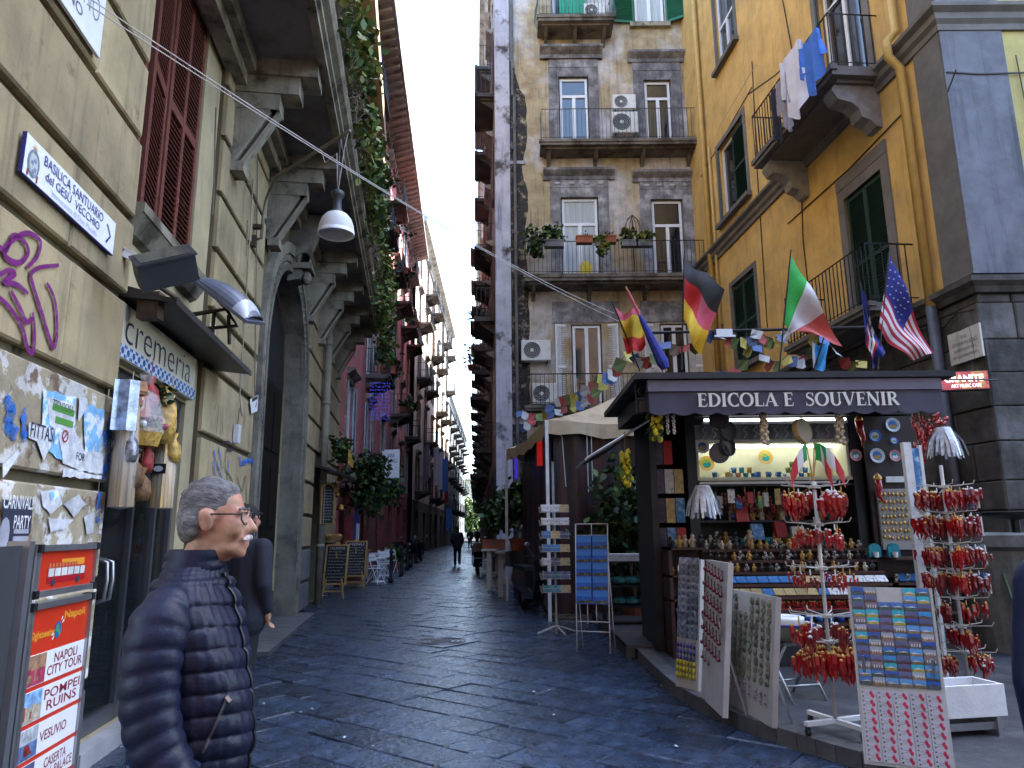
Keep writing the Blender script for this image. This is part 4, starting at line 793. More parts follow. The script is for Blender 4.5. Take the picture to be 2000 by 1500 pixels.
def flood(name, label, p0, size, rot, m_, base):
    t = thing(name, label, 'floodlight', p0); w, d, h = size; M = rot.to_4x4()
    b = MB(); b.prismx([(-d/2, -h*.2), (-d/2, h*.5), (d*.15, h*.5), (d/2, h*.15), (d/2, -h*.3), (d*.1, -h*.5), (-d*.4, -h*.5)], -w/2, w/2); b.xf(M).build('housing', m_, t)
    b = MB(); b.add([(-w*.43, -d*.36, -h*.512), (w*.43, -d*.36, -h*.512), (w*.43, d*.06, -h*.512), (-w*.43, d*.06, -h*.512)], [(3, 2, 1, 0)]); b.xf(M).build('lens', mat('lamp lens', (.10, .12, .11), .1, var=.1, spec=.9), t)
    b = MB()
    for q in base: b.tube([Vector(x)-Vector(p0) for x in q], .022, 5)
    b.build('bracket', m_rust, t); return t
p = D(325, 528, 4.75); wp = L.w(2.2, .05, p.z-.05)
t = thing('floodlight', 'dark grey box floodlight over the shop canopy', 'floodlight', p)
M = Matrix.Rotation(R(-28), 4, 'Y') @ Matrix.Rotation(R(28), 4, 'Z') @ Matrix.Rotation(R(-35), 4, 'X')
b = MB(); b.prismx([(-.10, -.08), (-.12, .06), (.02, .10), (.10, .06), (.10, -.06)], -.19, .19); b.bx(-.2, .2, -.125, -.11, -.10, .08); b.xf(M).build('housing', m_darkmet, t)
b = MB(); b.bx(-.17, .17, -.132, -.126, -.085, .06); b.xf(M).build('lens', mat('lamp lens', (.06, .07, .065), .1, var=.1, spec=.9), t)
b = MB(); b.tube([(-.14, 0, -.05), wp-p+Vector((.25, .12, .02)), wp-p], .02, 5); b.bx((wp-p).x, (wp-p).x+.16, (wp-p).y, (wp-p).y+.1, (wp-p).z-.16, (wp-p).z+.05); b.build('bracket', m_rust, t)
p = D(448, 592, 6.55); t = thing('street_light', 'large pale grey street light head on a rusty bracket above the canopy', 'floodlight', p); wp = L.w(3.55, .03, p.z-.12)
M = Matrix.Rotation(R(38), 4, 'Y') @ Matrix.Rotation(R(16), 4, 'X')
b = MB(); b.grid(lambda u, v: ((u-.5)*.62, math.cos(PI*v)*(.17-.05*abs(u-.4)), .015+math.sin(PI*v)*(.13-.07*(2*u-1)**2)), 12, 10); b.add([(-.31, -.14, .01), (.31, -.14, .01), (.31, .14, .01), (-.31, .14, .01)], [(3, 2, 1, 0)]); b.bx(-.33, .33, -.17, .17, -.012, .02); b.xf(M).build('housing', m_greymet, t)
b = MB(); b.grid(lambda u, v: ((u-.5)*.16+.22, math.cos(PI*v)*.165, .018+math.sin(PI*v)*.125*(1-.7*u*u)), 6, 10); b.xf(M).build('lens_cover', mat('clear cover', (.55, .58, .66), .15, var=.05, spec=.8), t, True)
b = MB(); q = wp-p
b.tube([M @ Vector((-.28, 0, -.02)), q+Vector((.32, .0, .05)), q], .024, 5); b.tube([M @ Vector((-.1, 0, -.03)), q+Vector((.42, .05, -.1)), q+Vector((.0, .1, -.12))], .022, 5); b.tube([q+Vector((.2, .03, .05)), q+Vector((.2, .03, -.3))], .018, 5); b.tube([q+Vector((.34, .03, .0)), q+Vector((.36, .05, -.28))], .018, 5); b.build('bracket', m_rust, t)
t = thing('security_camera', 'small white security camera on the wall above the dark floodlight', 'camera', D(262, 505, 5.0)); b = MB(); M = Matrix.Rotation(R(25), 4, 'Y') @ Matrix.Rotation(R(20), 4, 'Z'); b.bx(-.08, .07, -.03, .03, -.025, .03); b.bx(-.09, .08, -.034, .034, .03, .038); b.xf(M).build('body', m_white, t); b = MB(); b.lathe([(.0, 0), (.02, 0), (.02, .03)], 10, (.07, 0, -.02), 0, Matrix(((0, 0, 1), (1, 0, 0), (0, 1, 0)))); b.xf(M).build('lens', m_black, t); b = MB(); b.tube([(-.05, 0, .03), (-.1, .02, .1), (-.22, .05, .12)], .008, 4); b.build('mount', m_cable, t)
t = thing('intercom_box', 'small white grille box on the wall beside the canopy end', 'box', L.w(4.28, .01, 3.52), L.a); b = MB(); b.bx(-.05, .05, -.04, 0, -.05, .17); b.build('case', m_white, t); b = MB(); [b.bx(-.035, .035, -.043, -.04, .04+i*.02, .05+i*.02) for i in range(6)]; b.build('grille', m_gink, t)
t = thing('junction_box', 'white junction box with a loop of cable on the graffiti pier', 'box', L.w(5.62, .0, 2.72), L.a); b = MB(); b.bx(-.07, .05, -.06, 0, -.12, .1); b.build('case', m_dirtywhite, t); b = MB(); b.tube(smooth_path([(0, -.03, .1), (-.05, -.05, .3), (.06, -.06, .22), (0, -.03, .5), (.02, -.02, 1.4), (-.03, -.02, 3.3)]), .008, 4); b.build('cable', m_pipe, t)
o5 = paper([(485, 780), (503, 770), (504, 800), (488, 808)], -.02, m_white, 'sticker'); b = MB(); q = lpx([(489, 782), (500, 776), (496, 795)]); b.ribbon(q, .05, -.022); b.build('sticker_print', m_black, o5)
b = MB()
for pts in ([(418, 210), (412, 420)], [(508, 30), (500, 300), (497, 560), (494, 780)], [(480, 430), (478, 500)]): b.tube([(x, -.02, z) for x, z in lpx(pts)], .009, 4)
b.build('wall_cable', m_pipe, L.root)
b = MB(); PIPE_S = sx = L.px(622, 900)[0]; b.tube([(sx, -.12, 0), (sx, -.12, 6.7)], .085, 10)
for z in (1.2, 2.6, 4.4, 5.8): b.tube([(sx, -.12, z), (sx, -.12, z+.08)], .1, 10)
b.build('rain_pipe', m_pipe, L.root, True)
# overhead cables across the square
for k, (a, c) in enumerate((((170, 8, 3.2), (1210, 628, 9.2)), ((150, -20, 3.25), (1200, 612, 9.4)))):
    p0 = D(*a); p1 = D(*c); b = MB(); pts = []
    for i in range(25):
        u = i/24; q = p0.lerp(p1, u); q.z -= (.10+.05*k)*4*u*(1-u); pts.append(q)
    b.tube(pts, .0038, 4); one(b, 'overhead_cable', m_cable, ('lower' if k == 0 else 'upper')+' of the two pale cables strung from the khaki wall to the kiosk', 'cable', group='cables over the square')
# ------------------------------------------------------------------ goods hanging in the shop door
m_pasta = mat('dry pasta', (.62, .40, .13), .45, var=.35, vs=40, stretch=(1, 1, .05), bump=.5, bs=60)
m_pasta2 = mat('pasta bag', (.60, .36, .08), .3, var=.4, vs=25, bump=.6, bs=30)
m_cell = mat('cellophane', (.75, .78, .82), .1, var=0, alpha=.3, spec=1)
def bundle(label, p, h, r_, m_, n=16):
    t = thing('pasta_bundle', label, 'food', p, 0, 'goods hanging in the shop door'); b = MB()
    for i in range(n):
        a = 2*PI*i/n; q = r_*rnd.uniform(.5, .85); b.tube([(math.cos(a)*q*.7, math.sin(a)*q*.7, h), (math.cos(a)*q, math.sin(a)*q, h*.5), (math.cos(a)*q, math.sin(a)*q, 0)], r_*.22, 5)
    b.build('strands', m_, t); b = MB(); b.lathe([(r_*.3, h+.1), (r_*.7, h), (r_*1.02, h*.5), (r_*1.0, .0), (.0, -.02)], 10); b.build('wrapper', m_cell, t, True); b = MB(); b.tube([(0, 0, h+.1), (0, 0, h+.25)], .004, 3); b.build('string', m_cable, t); return t
def lw(px_, py_, out): x, z = L.px(px_, py_, out); return L.w(x, out, z)
bundle('long pale pasta bundle in cellophane hanging at the left of the shop door', lw(235, 990, .12), .72, .085, m_pasta)
bt = bundle('long pasta bundle with a dark oval label hanging at the right of the shop door', lw(313, 992, .10), .58, .10, m_pasta)
b = MB(); b.bx(-.05, .07, -.112, -.108, .27, .35); b.lathe([(0, -.1135), (.04, -.1135)], 14, (.01, 0, .31), 1, Matrix(((1, 0, 0), (0, 0, 1), (0, .6, 0)))); b.build('label_tag', [m_black, m_dirtywhite], bt)
b = MB(); b.lathe([(.0, 0), (.1, .02), (.115, .15), (.1, .33), (.04, .42), (.06, .48)], 12); one(b, 'pasta_bag', m_pasta2, 'plump bag of yellow ribbon pasta above the labelled bundle', 'food', lw(312, 868, .1), 0, 'goods hanging in the shop door', True)
t = thing('gift_basket', 'woven gift basket with flowers and cellophane in the shop doorway', 'basket', lw(276, 872, .14), 0); b = MB(); b.lathe([(0, 0), (.11, 0), (.14, .13), (.12, .13), (0, .1)], 14); b.build('basket', mat('wicker', (.50, .30, .06), .6, var=.5, vs=30, bump=.8, bs=60), t)
b = MB()
for i in range(26): b.ball((rnd.gauss(0, .07), rnd.gauss(0, .05), .15+abs(rnd.gauss(0, .07))), rnd.uniform(.015, .03), 6, 4, rnd.randrange(3))
b.build('flowers', [mat('wine petals', (.22, .02, .05), .5, var=.3), m_paper, m_leaf[0]], t); b = MB(); b.lathe([(.14, .1), (.15, .2), (.09, .38), (.02, .45), (.06, .55)], 12); b.build('wrapper', m_cell, t)
b = MB(); b.grid(lambda u, v: ((u-.5)*.16, .02*math.sin(u*8), v*.36), 5, 5); one(b, 'gift_bag', mat('blue cellophane', (.35, .45, .65), .2, var=.5, vs=12, spec=.8), 'blue cellophane bag hanging at the left of the doorway', 'bag', lw(240, 840, .13), .5, 'goods hanging in the shop door')
b = MB(); b.bx(-.07, .07, -.03, .03, 0, .16); b.bx(-.055, .055, -.034, -.03, .03, .13); one(b, 'gift_box', mat('orange paper', (.55, .13, .03), .6, var=.15), 'orange paper gift box above the flower basket', 'box', lw(272, 815, .13), 1.2, 'goods hanging in the shop door')
b = MB(); b.slab([(-.08, -.05), (.08, -.05), (.08, .05), (-.08, .05)], 0, .02); b.prismx([(-.06, .02), (.06, .02), (.03, .10), (-.03, .10)], -.07, .07); b.ball((0, 0, -.06), (.07, .06, .06), 8, 5); one(b, 'wooden_ornament', mat('cork house', (.28, .13, .06), .7, var=.4, vs=15), 'brown wooden roofed ornament hanging under the tile sign', 'ornament', lw(262, 770, .12), 1.0, 'goods hanging in the shop door')
b = MB(); b.ball((0, 0, 0), (.07, .05, .09), 10, 6); b.ball((0, -.03, -.1), (.05, .05, .05), 8, 5); one(b, 'foil_parcel', mat('foil wrap', (.5, .5, .55), .2, metal=.6, var=.6, vs=18, bump=.8, bs=25), 'crumpled foil parcel under the roofed ornament', 'parcel', lw(265, 790, .1), 0, 'goods hanging in the shop door')
b = leaves(60, lambda: (rnd.gauss(0, .06), rnd.gauss(0, .04), rnd.gauss(0, .05)), .06, (1, 1, 1)); one(b, 'green_ribbon', m_leaf, 'dark green ribbon bow over the pasta bag', 'ribbon', lw(312, 775, .1), 0, 'goods hanging in the shop door')
for i in range(12):
    p = lw(rnd.uniform(250, 330), rnd.uniform(1020, 1100), -.5); b = MB(); b.lathe([(0, 0), (.03, 0), (.035, .1), (.02, .14), (.022, .18), (0, .18)], 8)
    one(b, 'jar', mat('jar '+str(i % 4), ((.4, .25, .05), (.35, .05, .05), (.1, .25, .12), (.5, .5, .45))[i % 4], .2, var=.2, spec=.8), 'small jar in the dim shop window', 'jar', p, 0, 'jars in the shop window')
b = MB(); b.lathe([(0, 0), (.035, 0), (.037, .2), (.014, .28), (.014, .36), (0, .36)], 10); one(b, 'bottle', mat('green bottle', (.03, .06, .02), .1, var=0, spec=.9), 'slim green bottle standing behind the shop door glass', 'bottle', lw(198, 1290, -.32), 0, None, True)
for i, (x, y, c, lb) in enumerate(((252, 905, 0, 'small foil wrapped packet'), (290, 800, 1, 'red netted packet'), (256, 955, 2, 'brown paper bag of biscuits'), (283, 925, 1, 'dark red sausage packet'), (335, 905, 3, 'cream bag of taralli'), (270, 980, 2, 'brown bottle in straw'), (330, 830, 3, 'pale bag of pasta shells'))):
    b = MB(); r_ = .05+.012*(i % 3); b.lathe([(0, 0), (r_*.9, .01), (r_*1.1, .07), (r_*.95, .15), (r_*.35, .20), (r_*.6, .25), (0, .25)], 10); b.tube([(0, 0, .24), (0, 0, .4)], .004, 3)
    one(b, 'hanging_packet', (MATS['foil wrap'], mat('red net', (.28, .03, .03), .5, var=.4, vs=30, bump=.6), mat('brown packet', (.20, .10, .04), .6, var=.4, vs=20, bump=.6), m_pasta2)[c], lb+' hanging in the shop doorway', 'packet', lw(x, y, .16), 0, 'goods hanging in the shop door', True)
# ------------------------------------------------------------------ tour poster stand in the left foreground
TB = 0.47; s0 = L.px(50, 1200, TB)[0]; s1 = L.px(168, 1200, TB)[0]; tw = s1-s0
t = thing('poster_stand', 'aluminium poster stand with red NAPOLI CITY TOUR poster beside the man', 'stand', L.w(s0, TB, 0), L.a)
zt = 1.50; b = MB(); b.bx(-.10, -.055, -.03, .06, 0, zt+.02); b.bx(-.02, -.0, -.02, .04, 0, zt); b.build('post', m_alu, t); b = MB(); b.bx(-.55, -.10, .0, .03, 0, zt); b.build('side_panel', m_darkmet, t)
def frame(z0, z1):
    b = MB(); f = .028
    b.bx(0, tw, -.03, .015, z1-f, z1); b.bx(0, tw, -.03, .015, z0, z0+f); b.bx(0, f*.8, -.028, .015, z0+f, z1-f); b.bx(tw-f*.6, tw, -.026, .015, z0+f, z1-f); o = b.build('frame', m_alu, t); b = MB()
    for x in (0, tw-.02):
        for z in (z0, z1-.028): b.bx(x-.006, x+.026, -.035, .018, z-.004, z+.032)
    b.build('frame_corner', m_black, o); return o
frame(1.27, zt); frame(.12, 1.245)
m_pred = mat('poster red', (.56, .035, .012), .35, var=.05, vs=5); m_pwh = mat('poster white', (.78, .78, .80), .35, var=.02); m_por = mat('poster orange', (.75, .30, .03), .4, var=.05); m_ptx = mat('poster maroon ink', (.22, .015, .03), .5, var=0)
b = MB(); b.bx(.02, tw-.015, -.012, -.006, 1.29, zt-.02); pb = b.build('poster', m_pred, t)
b = MB(); bx0, bx1 = tw*.20, tw*.84
b.bx(bx0, bx1, -.0135, -.0125, 1.325, 1.395, 0); b.bx(bx0+.01, bx1-.01, -.0145, -.0135, 1.355, 1.392, 1)
for i in range(1, 6): x = bx0+(bx1-bx0)*i/6; b.bx(x-.003, x+.003, -.0155, -.0145, 1.355, 1.392, 0)
for x in (bx0+.06, bx1-.08): b.lathe([(0, 0), (.018, 0)], 12, (x, -.0156, 1.328), 2, Matrix(((1, 0, 0), (0, 0, 1), (0, 1, 0))))
for i in range(9): b.ball((bx0+.02+i*.032, -.0136, 1.405), (.008, .001, .012), 6, 4, 3)
b.bx(bx0+.13, bx1-.02, -.0136, -.0126, 1.415, 1.432, 4); b.bx(bx1-.1, bx1-.02, -.0137, -.0127, 1.40, 1.425, 4); b.build('bus_picture', [mat('bus red', (.35, .01, .02), .4, var=.1), mat('bus windows', (.55, .58, .55), .3, var=.2), m_ink, mat('bus riders', (.5, .2, .08), .6, var=.3), m_por], pb)
b = MB(); b.bx(.02, tw-.015, -.012, -.006, .14, 1.22); p2 = b.build('poster', m_pred, t)
text('lettering', 'Napoli', tw*.56, 1.135, tw*.36, .05, -.0135, m_por, p2, .03); text('lettering', 'Sightseeing', tw*.07, 1.075, tw*.36, .045, -.0135, m_por, p2, .03)
b = MB(); b.lathe([(0, 0), (.032, 0)], 14, (tw*.47, -.0145, 1.105), 0, Matrix(((1, 0, 0), (0, 0, 1), (0, 1.2, 0)))); b.ball((tw*.46, -.015, 1.11), (.014, .001, .02), 6, 4, 1); b.ball((tw*.49, -.015, 1.09), (.01, .001, .014), 6, 4, 1)
for a in (.6, .95, 3.4, 3.75): b.ribbon([(tw*.47+.042*math.cos(a), 1.105+.05*math.sin(a)), (tw*.47+.062*math.cos(a), 1.105+.07*math.sin(a))], .008, -.0146, 2)
b.build('globe_emblem', [mat('globe blue', (.02, .12, .35), .4, var=.1), mat('globe green', (.05, .3, .1), .5, var=0), m_pwh], p2)
rows_ = [('NAPOLI\nCITY TOUR', .885, 1.02), ('POMPEI\nRUINS', .73, .865), ('VESUVIO', .575, .71), ('CASERTA\nROYAL PALACE', .42, .555), ('CAPODIMONTE\nMUSEUM', .265, .40)]
pics = [((.35, .2, .12), (.4, .05, .1), (.3, .25, .12)), ((.25, .45, .75), (.45, .40, .3), (.3, .08, .05)), ((.65, .68, .72), (.15, .25, .5), (.35, .05, .04)), ((.12, .12, .25), (.05, .05, .08), (.4, .06, .06)), ((.2, .25, .5), (.2, .1, .2), (.3, .1, .1))]
for i, (tx, z0, z1) in enumerate(rows_):
    b = MB(); b.bx(.022, tw-.018, -.0135, -.0122, z0, z1); pr = b.build('poster_row', m_pwh, p2); b = MB(); pw = tw*.30
    cs = pics[i]; b.bx(.024, .022+pw, -.0145, -.0136, z0+.07, z1-.003, 0); b.bx(.024, .022+pw, -.0146, -.0136, z0+.003, z0+.07, 1)
    for q in range(10): xx = rnd.uniform(.03, pw-.03); hh = rnd.uniform(.01, .06); b.bx(xx, xx+rnd.uniform(.008, .03), -.015-.0001*q, -.0147, z0+.02, z0+.02+hh, rnd.choice((1, 2, 2)))
    b.build('row_picture', [mat('print %d%d' % (i, j), c, .4, var=.35, vs=25) for j, c in enumerate(cs)], pr)
    nl = tx.count('\n')+1; hh = .095 if nl == 2 else .045; text('lettering', tx, .022+pw+.02, (z0+z1)/2-hh/2, tw*.58 if nl == 2 else tw*.42, hh, -.0145, m_ptx, pr, .012)
# ------------------------------------------------------------------ pavement under the kiosk
PZ = .11
kp = [(1.50, 9.25), (1.50, 7.62), (1.57, 6.75), (1.76, 6.05), (2.0, 5.5), (2.25, 5.05), (2.75, 4.5), (3.6, 3.95), (5.0, 3.6), (9, 3.5), (9, 10.25), (1.50, 10.25)]
b = MB(); b.slab([(x+.12 if i < 8 else x, y+.05) for i, (x, y) in enumerate(kp)], -.02, PZ); pav = tag(b.build('pavement', mat('pavement slab', (.042, .044, .052), .6, var=.25, vs=3, bump=.35, bs=40, c2=(.06, .062, .068), ms=2), None), kind='structure')
kq = smooth_path([(x, y) for x, y in kp[:9]], 3)
for i in range(len(kq)-1):
    (xa, ya), (xb, yb) = kq[i], kq[i+1]; d = Vector((xb-xa, yb-ya)); l_ = d.length
    if l_ < .05: continue
    n_ = Vector((-d.y, d.x)).normalized()*.16; n_ = n_ if n_.x > 0 else -n_; e = d.normalized()*.004
    b = MB(); b.slab([(xa+e.x, ya+e.y), (xa+n_.x+e.x, ya+n_.y+e.y), (xb+n_.x-e.x, yb+n_.y-e.y), (xb-e.x, yb-e.y)], -.03, PZ+.006); b.build('kerb_stone', m_kerb, pav)
b = MB(); b.slab([(1.42, 10.27), (1.42, 13.2), (6.4, 13.2), (6.4, 10.27)], -.02, .14); b.slab([(1.38, 9.3), (1.49, 9.3), (1.49, 13.2), (1.38, 13.2)], -.02, .145); b.slab([(1.38, 9.27), (2.6, 9.27), (2.6, 10.26), (1.38, 10.26)], .112, .15); tag(b.build('pavement_step', mat('dark step', (.05, .05, .055), .6, var=.25, bump=.3), None), kind='structure')
# ------------------------------------------------------------------ the kiosk
KO = Vector((3.3, 9.0, PZ)); KT = Matrix.Translation(-KO)
K = thing('kiosk', 'newsstand kiosk with dark awning lettered EDICOLA E SOUVENIR and crowded souvenir shelves', 'kiosk', KO)
m_kbody = mat('black kiosk steel', (.018, .018, .022), .45, metal=.2, var=.2)
m_awn = mat('aubergine awning cloth', (.062, .058, .085), .8, var=.12, vs=3, stretch=(1, 1, 1), bump=.15, bs=90)
m_awnt = mat('awning cassette', (.13, .12, .16), .6, var=.1)
m_kwood = mat('dark red wood', (.06, .022, .016), .6, var=.3, vs=5)
m_niche = mat('cream niche', (.62, .62, .50), .6, var=.06)
m_steel = mat('brushed steel', (.28, .30, .33), .35, metal=.6, var=.35, vs=3, stretch=(3, 1, 1))
def kb(mb, name, m_, smooth=False, parent=None): return mb.xf(KT).build(name, m_, parent or K, smooth)
b = MB(); b.bx(1.75, 4.98, 10.0, 10.1, PZ, 3.0); b.bx(1.72, 1.8, 9.0, 10.1, PZ, 3.05); b.bx(4.93, 5.0, 9.0, 10.1, PZ, 3.05); b.bx(2.18, 2.3, 8.98, 10.0, PZ, 3.0); b.bx(4.24, 4.36, 8.98, 10.0, PZ, 3.0); kb(b, 'frame', m_kbody)
b = MB(); b.bx(1.32, 4.76, 7.52, 10.2, 3.125, 3.19); b.bx(1.5, 5.0, 8.9, 10.1, 2.93, 3.125); kb(b, 'roof', m_kbody)
b = MB(); b.prismx([(7.56, 2.995), (7.56, 3.115), (7.64, 3.12), (7.7, 3.0)], 1.46, 4.62); kb(b, 'awning_cassette', m_awnt)
b = MB(); n = 60
def valance(u, v):
    x = 1.47+u*3.15; sc = abs(math.sin(u*PI*13)); zb = 2.755+.028*(1-sc) if v == 0 else 0
    z = 2.99-(1-v)*(2.99-(2.765-.03*sc)); return (x, 7.585-.012*math.sin(u*38)*(1-v)-.01*math.sin(u*13+1)*(1-v), z)
b.grid(valance, 156, 5); b.grid(lambda u, v: (1.47+u*3.15, 7.60+v*1.4, 2.995-.0*v+.05*math.sin(v*PI)*.5), 10, 6); kb(b, 'awning', m_awn, True)
for sx in (1.47, 4.62): 
    b = MB(); b.add([(sx, 7.6, 2.78), (sx, 7.6, 2.99), (sx, 9.0, 3.1), (sx, 9.0, 2.95)], [(0, 1, 2, 3)]); kb(b, 'awning_side', m_awn)
# serif lettering cut as plates
def serif(body, x, z, h, y, gap=.05):
    b = MB(); S, T, E_ = .19, .075, .07
    def stem(cx, w=S, a=0, c=1): b.bx(x+(cx-w/2)*h, x+(cx+w/2)*h, y-.004, y, z+a*h, z+c*h)
    def ser(cx, zz, w): b.bx(x+(cx-w/2)*h, x+(cx+w/2)*h, y-.0045, y, z+zz*h, z+(zz+.055)*h)
    def stroke(p, ws): b.ribbon([(x+q[0]*h, z+q[1]*h) for q in p], [w*h for w in ws] if isinstance(ws, list) else ws*h, y-.0042)
    def arc(cx, cz, rx, rz, a0, a1, thick, thin, n=18): 
        p = []; ws = []
        for i in range(n+1): a = R(a0+(a1-a0)*i/n); p.append((cx+rx*math.cos(a), cz+rz*math.sin(a))); ws.append(thin+(thick-thin)*abs(math.cos(a)))
        stroke(p, ws)
    for ch in body:
        if ch == ' ': x += .36*h; continue
        if ch == 'I': stem(.17); ser(.17, 0, .32); ser(.17, .945, .32); w = .36
        elif ch == 'E':
            stem(.17); ser(.2, 0, .36); ser(.2, .945, .36); stroke([(.2, .97), (.56, .97)], T); stroke([(.55, 1), (.58, .78)], .05); stroke([(.2, .52), (.47, .52)], T); stroke([(.47, .62), (.47, .42)], .05); stroke([(.2, .03), (.58, .03)], T); stroke([(.57, 0), (.62, .24)], .05); w = .64
        elif ch == 'D': stem(.17); ser(.2, 0, .36); ser(.2, .945, .36); arc(.3, .5, .44, .47, 90, -90, S, T); stroke([(.2, .97), (.32, .97)], T); stroke([(.2, .03), (.32, .03)], T); w = .84
        elif ch == 'C': arc(.45, .5, .36, .48, 52, 308, S, T); stroke([(.68, 1), (.70, .68)], .05); stroke([(.68, .0), (.71, .24)], .045); w = .74
        elif ch == 'O': arc(.46, .5, .37, .48, 0, 360, S, T, 28); w = .92
        elif ch == 'L': stem(.17); ser(.17, .945, .32); ser(.2, 0, .36); stroke([(.2, .03), (.58, .03)], T); stroke([(.57, 0), (.61, .26)], .05); w = .62
        elif ch == 'A': stroke([(.10, .0), (.42, 1.0)], T); stroke([(.42, 1.0), (.74, .0)], S); stroke([(.2, .33), (.6, .33)], .055); ser(.1, 0, .24); ser(.74, 0, .3); w = .86
        elif ch == 'S': stroke(smooth_path([(.52, .76), (.46, .92), (.3, .97), (.15, .86), (.16, .68), (.3, .56), (.44, .46), (.53, .3), (.46, .1), (.28, .03), (.12, .1), (.08, .28)], 3), [.05]*6+[.09]*6+[.15]*8+[.1]*8+[.06]*6); stroke([(.53, .98), (.53, .70)], .045); stroke([(.08, .3), (.08, .0)], .045); w = .60
        elif ch == 'U': stem(.17, S, .25, 1); ser(.17, .945, .32); stem(.66, T, .25, 1); ser(.66, .945, .24); arc(.42, .3, .25, .27, 180, 360, S*.8, T); w = .82
        elif ch == 'V': stroke([(.12, 1.0), (.44, .0)], S); stroke([(.44, .0), (.74, 1.0)], T); ser(.12, .945, .32); ser(.74, .945, .24); w = .84
        elif ch == 'N': stem(.14, T); stem(.74, T); stroke([(.12, 1.0), (.74, .0)], S); ser(.1, .945, .2); ser(.14, 0, .24); ser(.74, .945, .24); w = .88
        elif ch == 'R': stem(.17); ser(.2, .945, .36); ser(.17, 0, .32); arc(.32, .74, .24, .23, 90, -90, S*.85, T); stroke([(.2, .97), (.34, .97)], T); stroke([(.2, .51), (.34, .51)], T); stroke([(.36, .51), (.7, .03)], S*.95); ser(.72, 0, .2); w = .80
        x += (w+gap)*h
    return b, x
bb, xe = serif('EDICOLA E  SOUVENIR', 0, 0, 1, 0); xl0, xl1 = D(1362, 790, 7.57).x, D(1757, 790, 7.57).x; sc = (xl1-xl0)/xe; bb, xe = serif('EDICOLA E  SOUVENIR', xl0, 2.822, .145, 7.555); 
k_ = (xl1-xl0)/(xe-xl0); bb.v = [(xl0+(p[0]-xl0)*k_, p[1], p[2]) for p in bb.v]; kb(bb, 'awning_lettering', mat('lettering white', (.68, .66, .58), .6, var=.05))
# lit upper niche
b = MB(); b.bx(2.32, 4.22, 9.55, 9.6, 2.15, 2.62); b.bx(2.3, 4.24, 9.0, 9.6, 2.6, 2.64); b.bx(2.3, 4.24, 9.0, 9.6, 2.13, 2.17); b.bx(2.31, 2.34, 9.02, 9.58, 2.17, 2.6); b.bx(4.20, 4.235, 9.02, 9.58, 2.17, 2.6); kb(b, 'niche', m_niche)
b = MB(); b.bx(2.30, 4.25, 9.0, 9.03, 2.645, 2.83); kb(b, 'steel_panel', m_steel); b = MB()
for i in range(14): x = 2.4+i*.13; b.ribbon(smooth_path([(x, 2.66), (x+.04, 2.72), (x+.0, 2.76), (x+.05, 2.81)]), .012, 8.998)
kb(b, 'sprayed_scrawl', mat('grey spray', (.55, .57, .6), .5, var=.2))
m_tube = mat('fluorescent tube', (.96, .98, .86), .4, var=0, emit=2.4); m_tube2 = mat('fluorescent tube far', (.95, .98, .95), .4, var=0, emit=1.6)
b = MB(); b.tube([(2.36, 9.30, 2.585), (4.18, 9.30, 2.585)], .014, 8); kb(b, 'fluorescent_tube', m_tube, True)
b = MB(); b.tube([(2.42, 8.95, 2.885), (4.2, 8.95, 2.885)], .016, 8); kb(b, 'fluorescent_tube', m_tube2, True)
b = MB(); b.bx(2.4, 4.22, 8.94, 9.0, 2.835, 2.862); kb(b, 'lamp_tray', m_white)
b = MB(); b.bx(2.32, 4.0, 8.97, 9.0, 2.085, 2.115); kb(b, 'price_rail', m_dirtywhite); b = MB(); b.bx(2.3, 4.24, 9.0, 9.5, 2.06, 2.085); b.bx(2.3, 4.24, 9.85, 9.9, PZ, 2.1); b.bx(2.31, 4.23, 9.2, 9.84, 1.30, 1.34); kb(b, 'shelf', m_kbody)
# stepped counter
for k in range(7):
    b = MB(); y = 8.95-.14*k; z = 1.30-.125*k; b.bx(2.26, 4.28, y-.14, y, z-.03, z); b.bx(2.26, 4.28, y-.012, y, z-.125, z-.03); kb(b, 'counter_step', m_kwood)
b = MB(); b.bx(2.27, 4.27, 8.0, 8.95, PZ, .5); kb(b, 'counter_base', m_kbody)
# side shelf on the left and wing panel on the right
b = MB()
for z in (.75, 1.02, 1.33): b.bx(1.80, 2.24, 8.55, 8.95, z-.025, z)
b.bx(1.80, 1.84, 8.55, 8.95, PZ, 1.33); b.bx(1.84, 2.24, 8.93, 8.95, PZ, 1.3); b.bx(1.9, 2.2, 8.5, 8.9, PZ, .72); kb(b, 'side_shelf', m_kwood)
b = MB(); b.bx(4.36, 5.02, 8.85, 8.9, .95, 2.9); kb(b, 'wing_panel', mat('wing panel dark', (.03, .015, .018), .5, var=.3)); b = MB(); b.bx(4.42, 4.97, 8.79, 8.83, 1.28, 2.0); kb(b, 'card_panel', mat('grey card', (.30, .29, .27), .8, var=.15))
b = MB(); b.bx(4.55, 4.9, 8.80, 8.83, 2.08, 2.15); kb(b, 'label_strip', m_dirtywhite); b = MB()
for z in (.60, .92, 1.2): b.bx(4.38, 5.02, 8.45, 8.85, z-.025, z)
kb(b, 'wing_shelf', m_kwood)
# dark lean-to awning on the left side of the kiosk
b = MB(); b.grid(lambda u, v: (1.72-.80*u, 9.0+1.3*v, 2.92-.5*u-.06*math.sin(u*PI)), 6, 4); kb(b, 'side_awning', m_awn, True); b = MB(); b.tube([(1.74, 9.0, 2.9), (.93, 9.0, 2.42)], .018, 5); b.tube([(.92, 9.0, 2.41), (.92, 10.3, 2.41)], .018, 5); kb(b, 'awning_arm', m_alu)
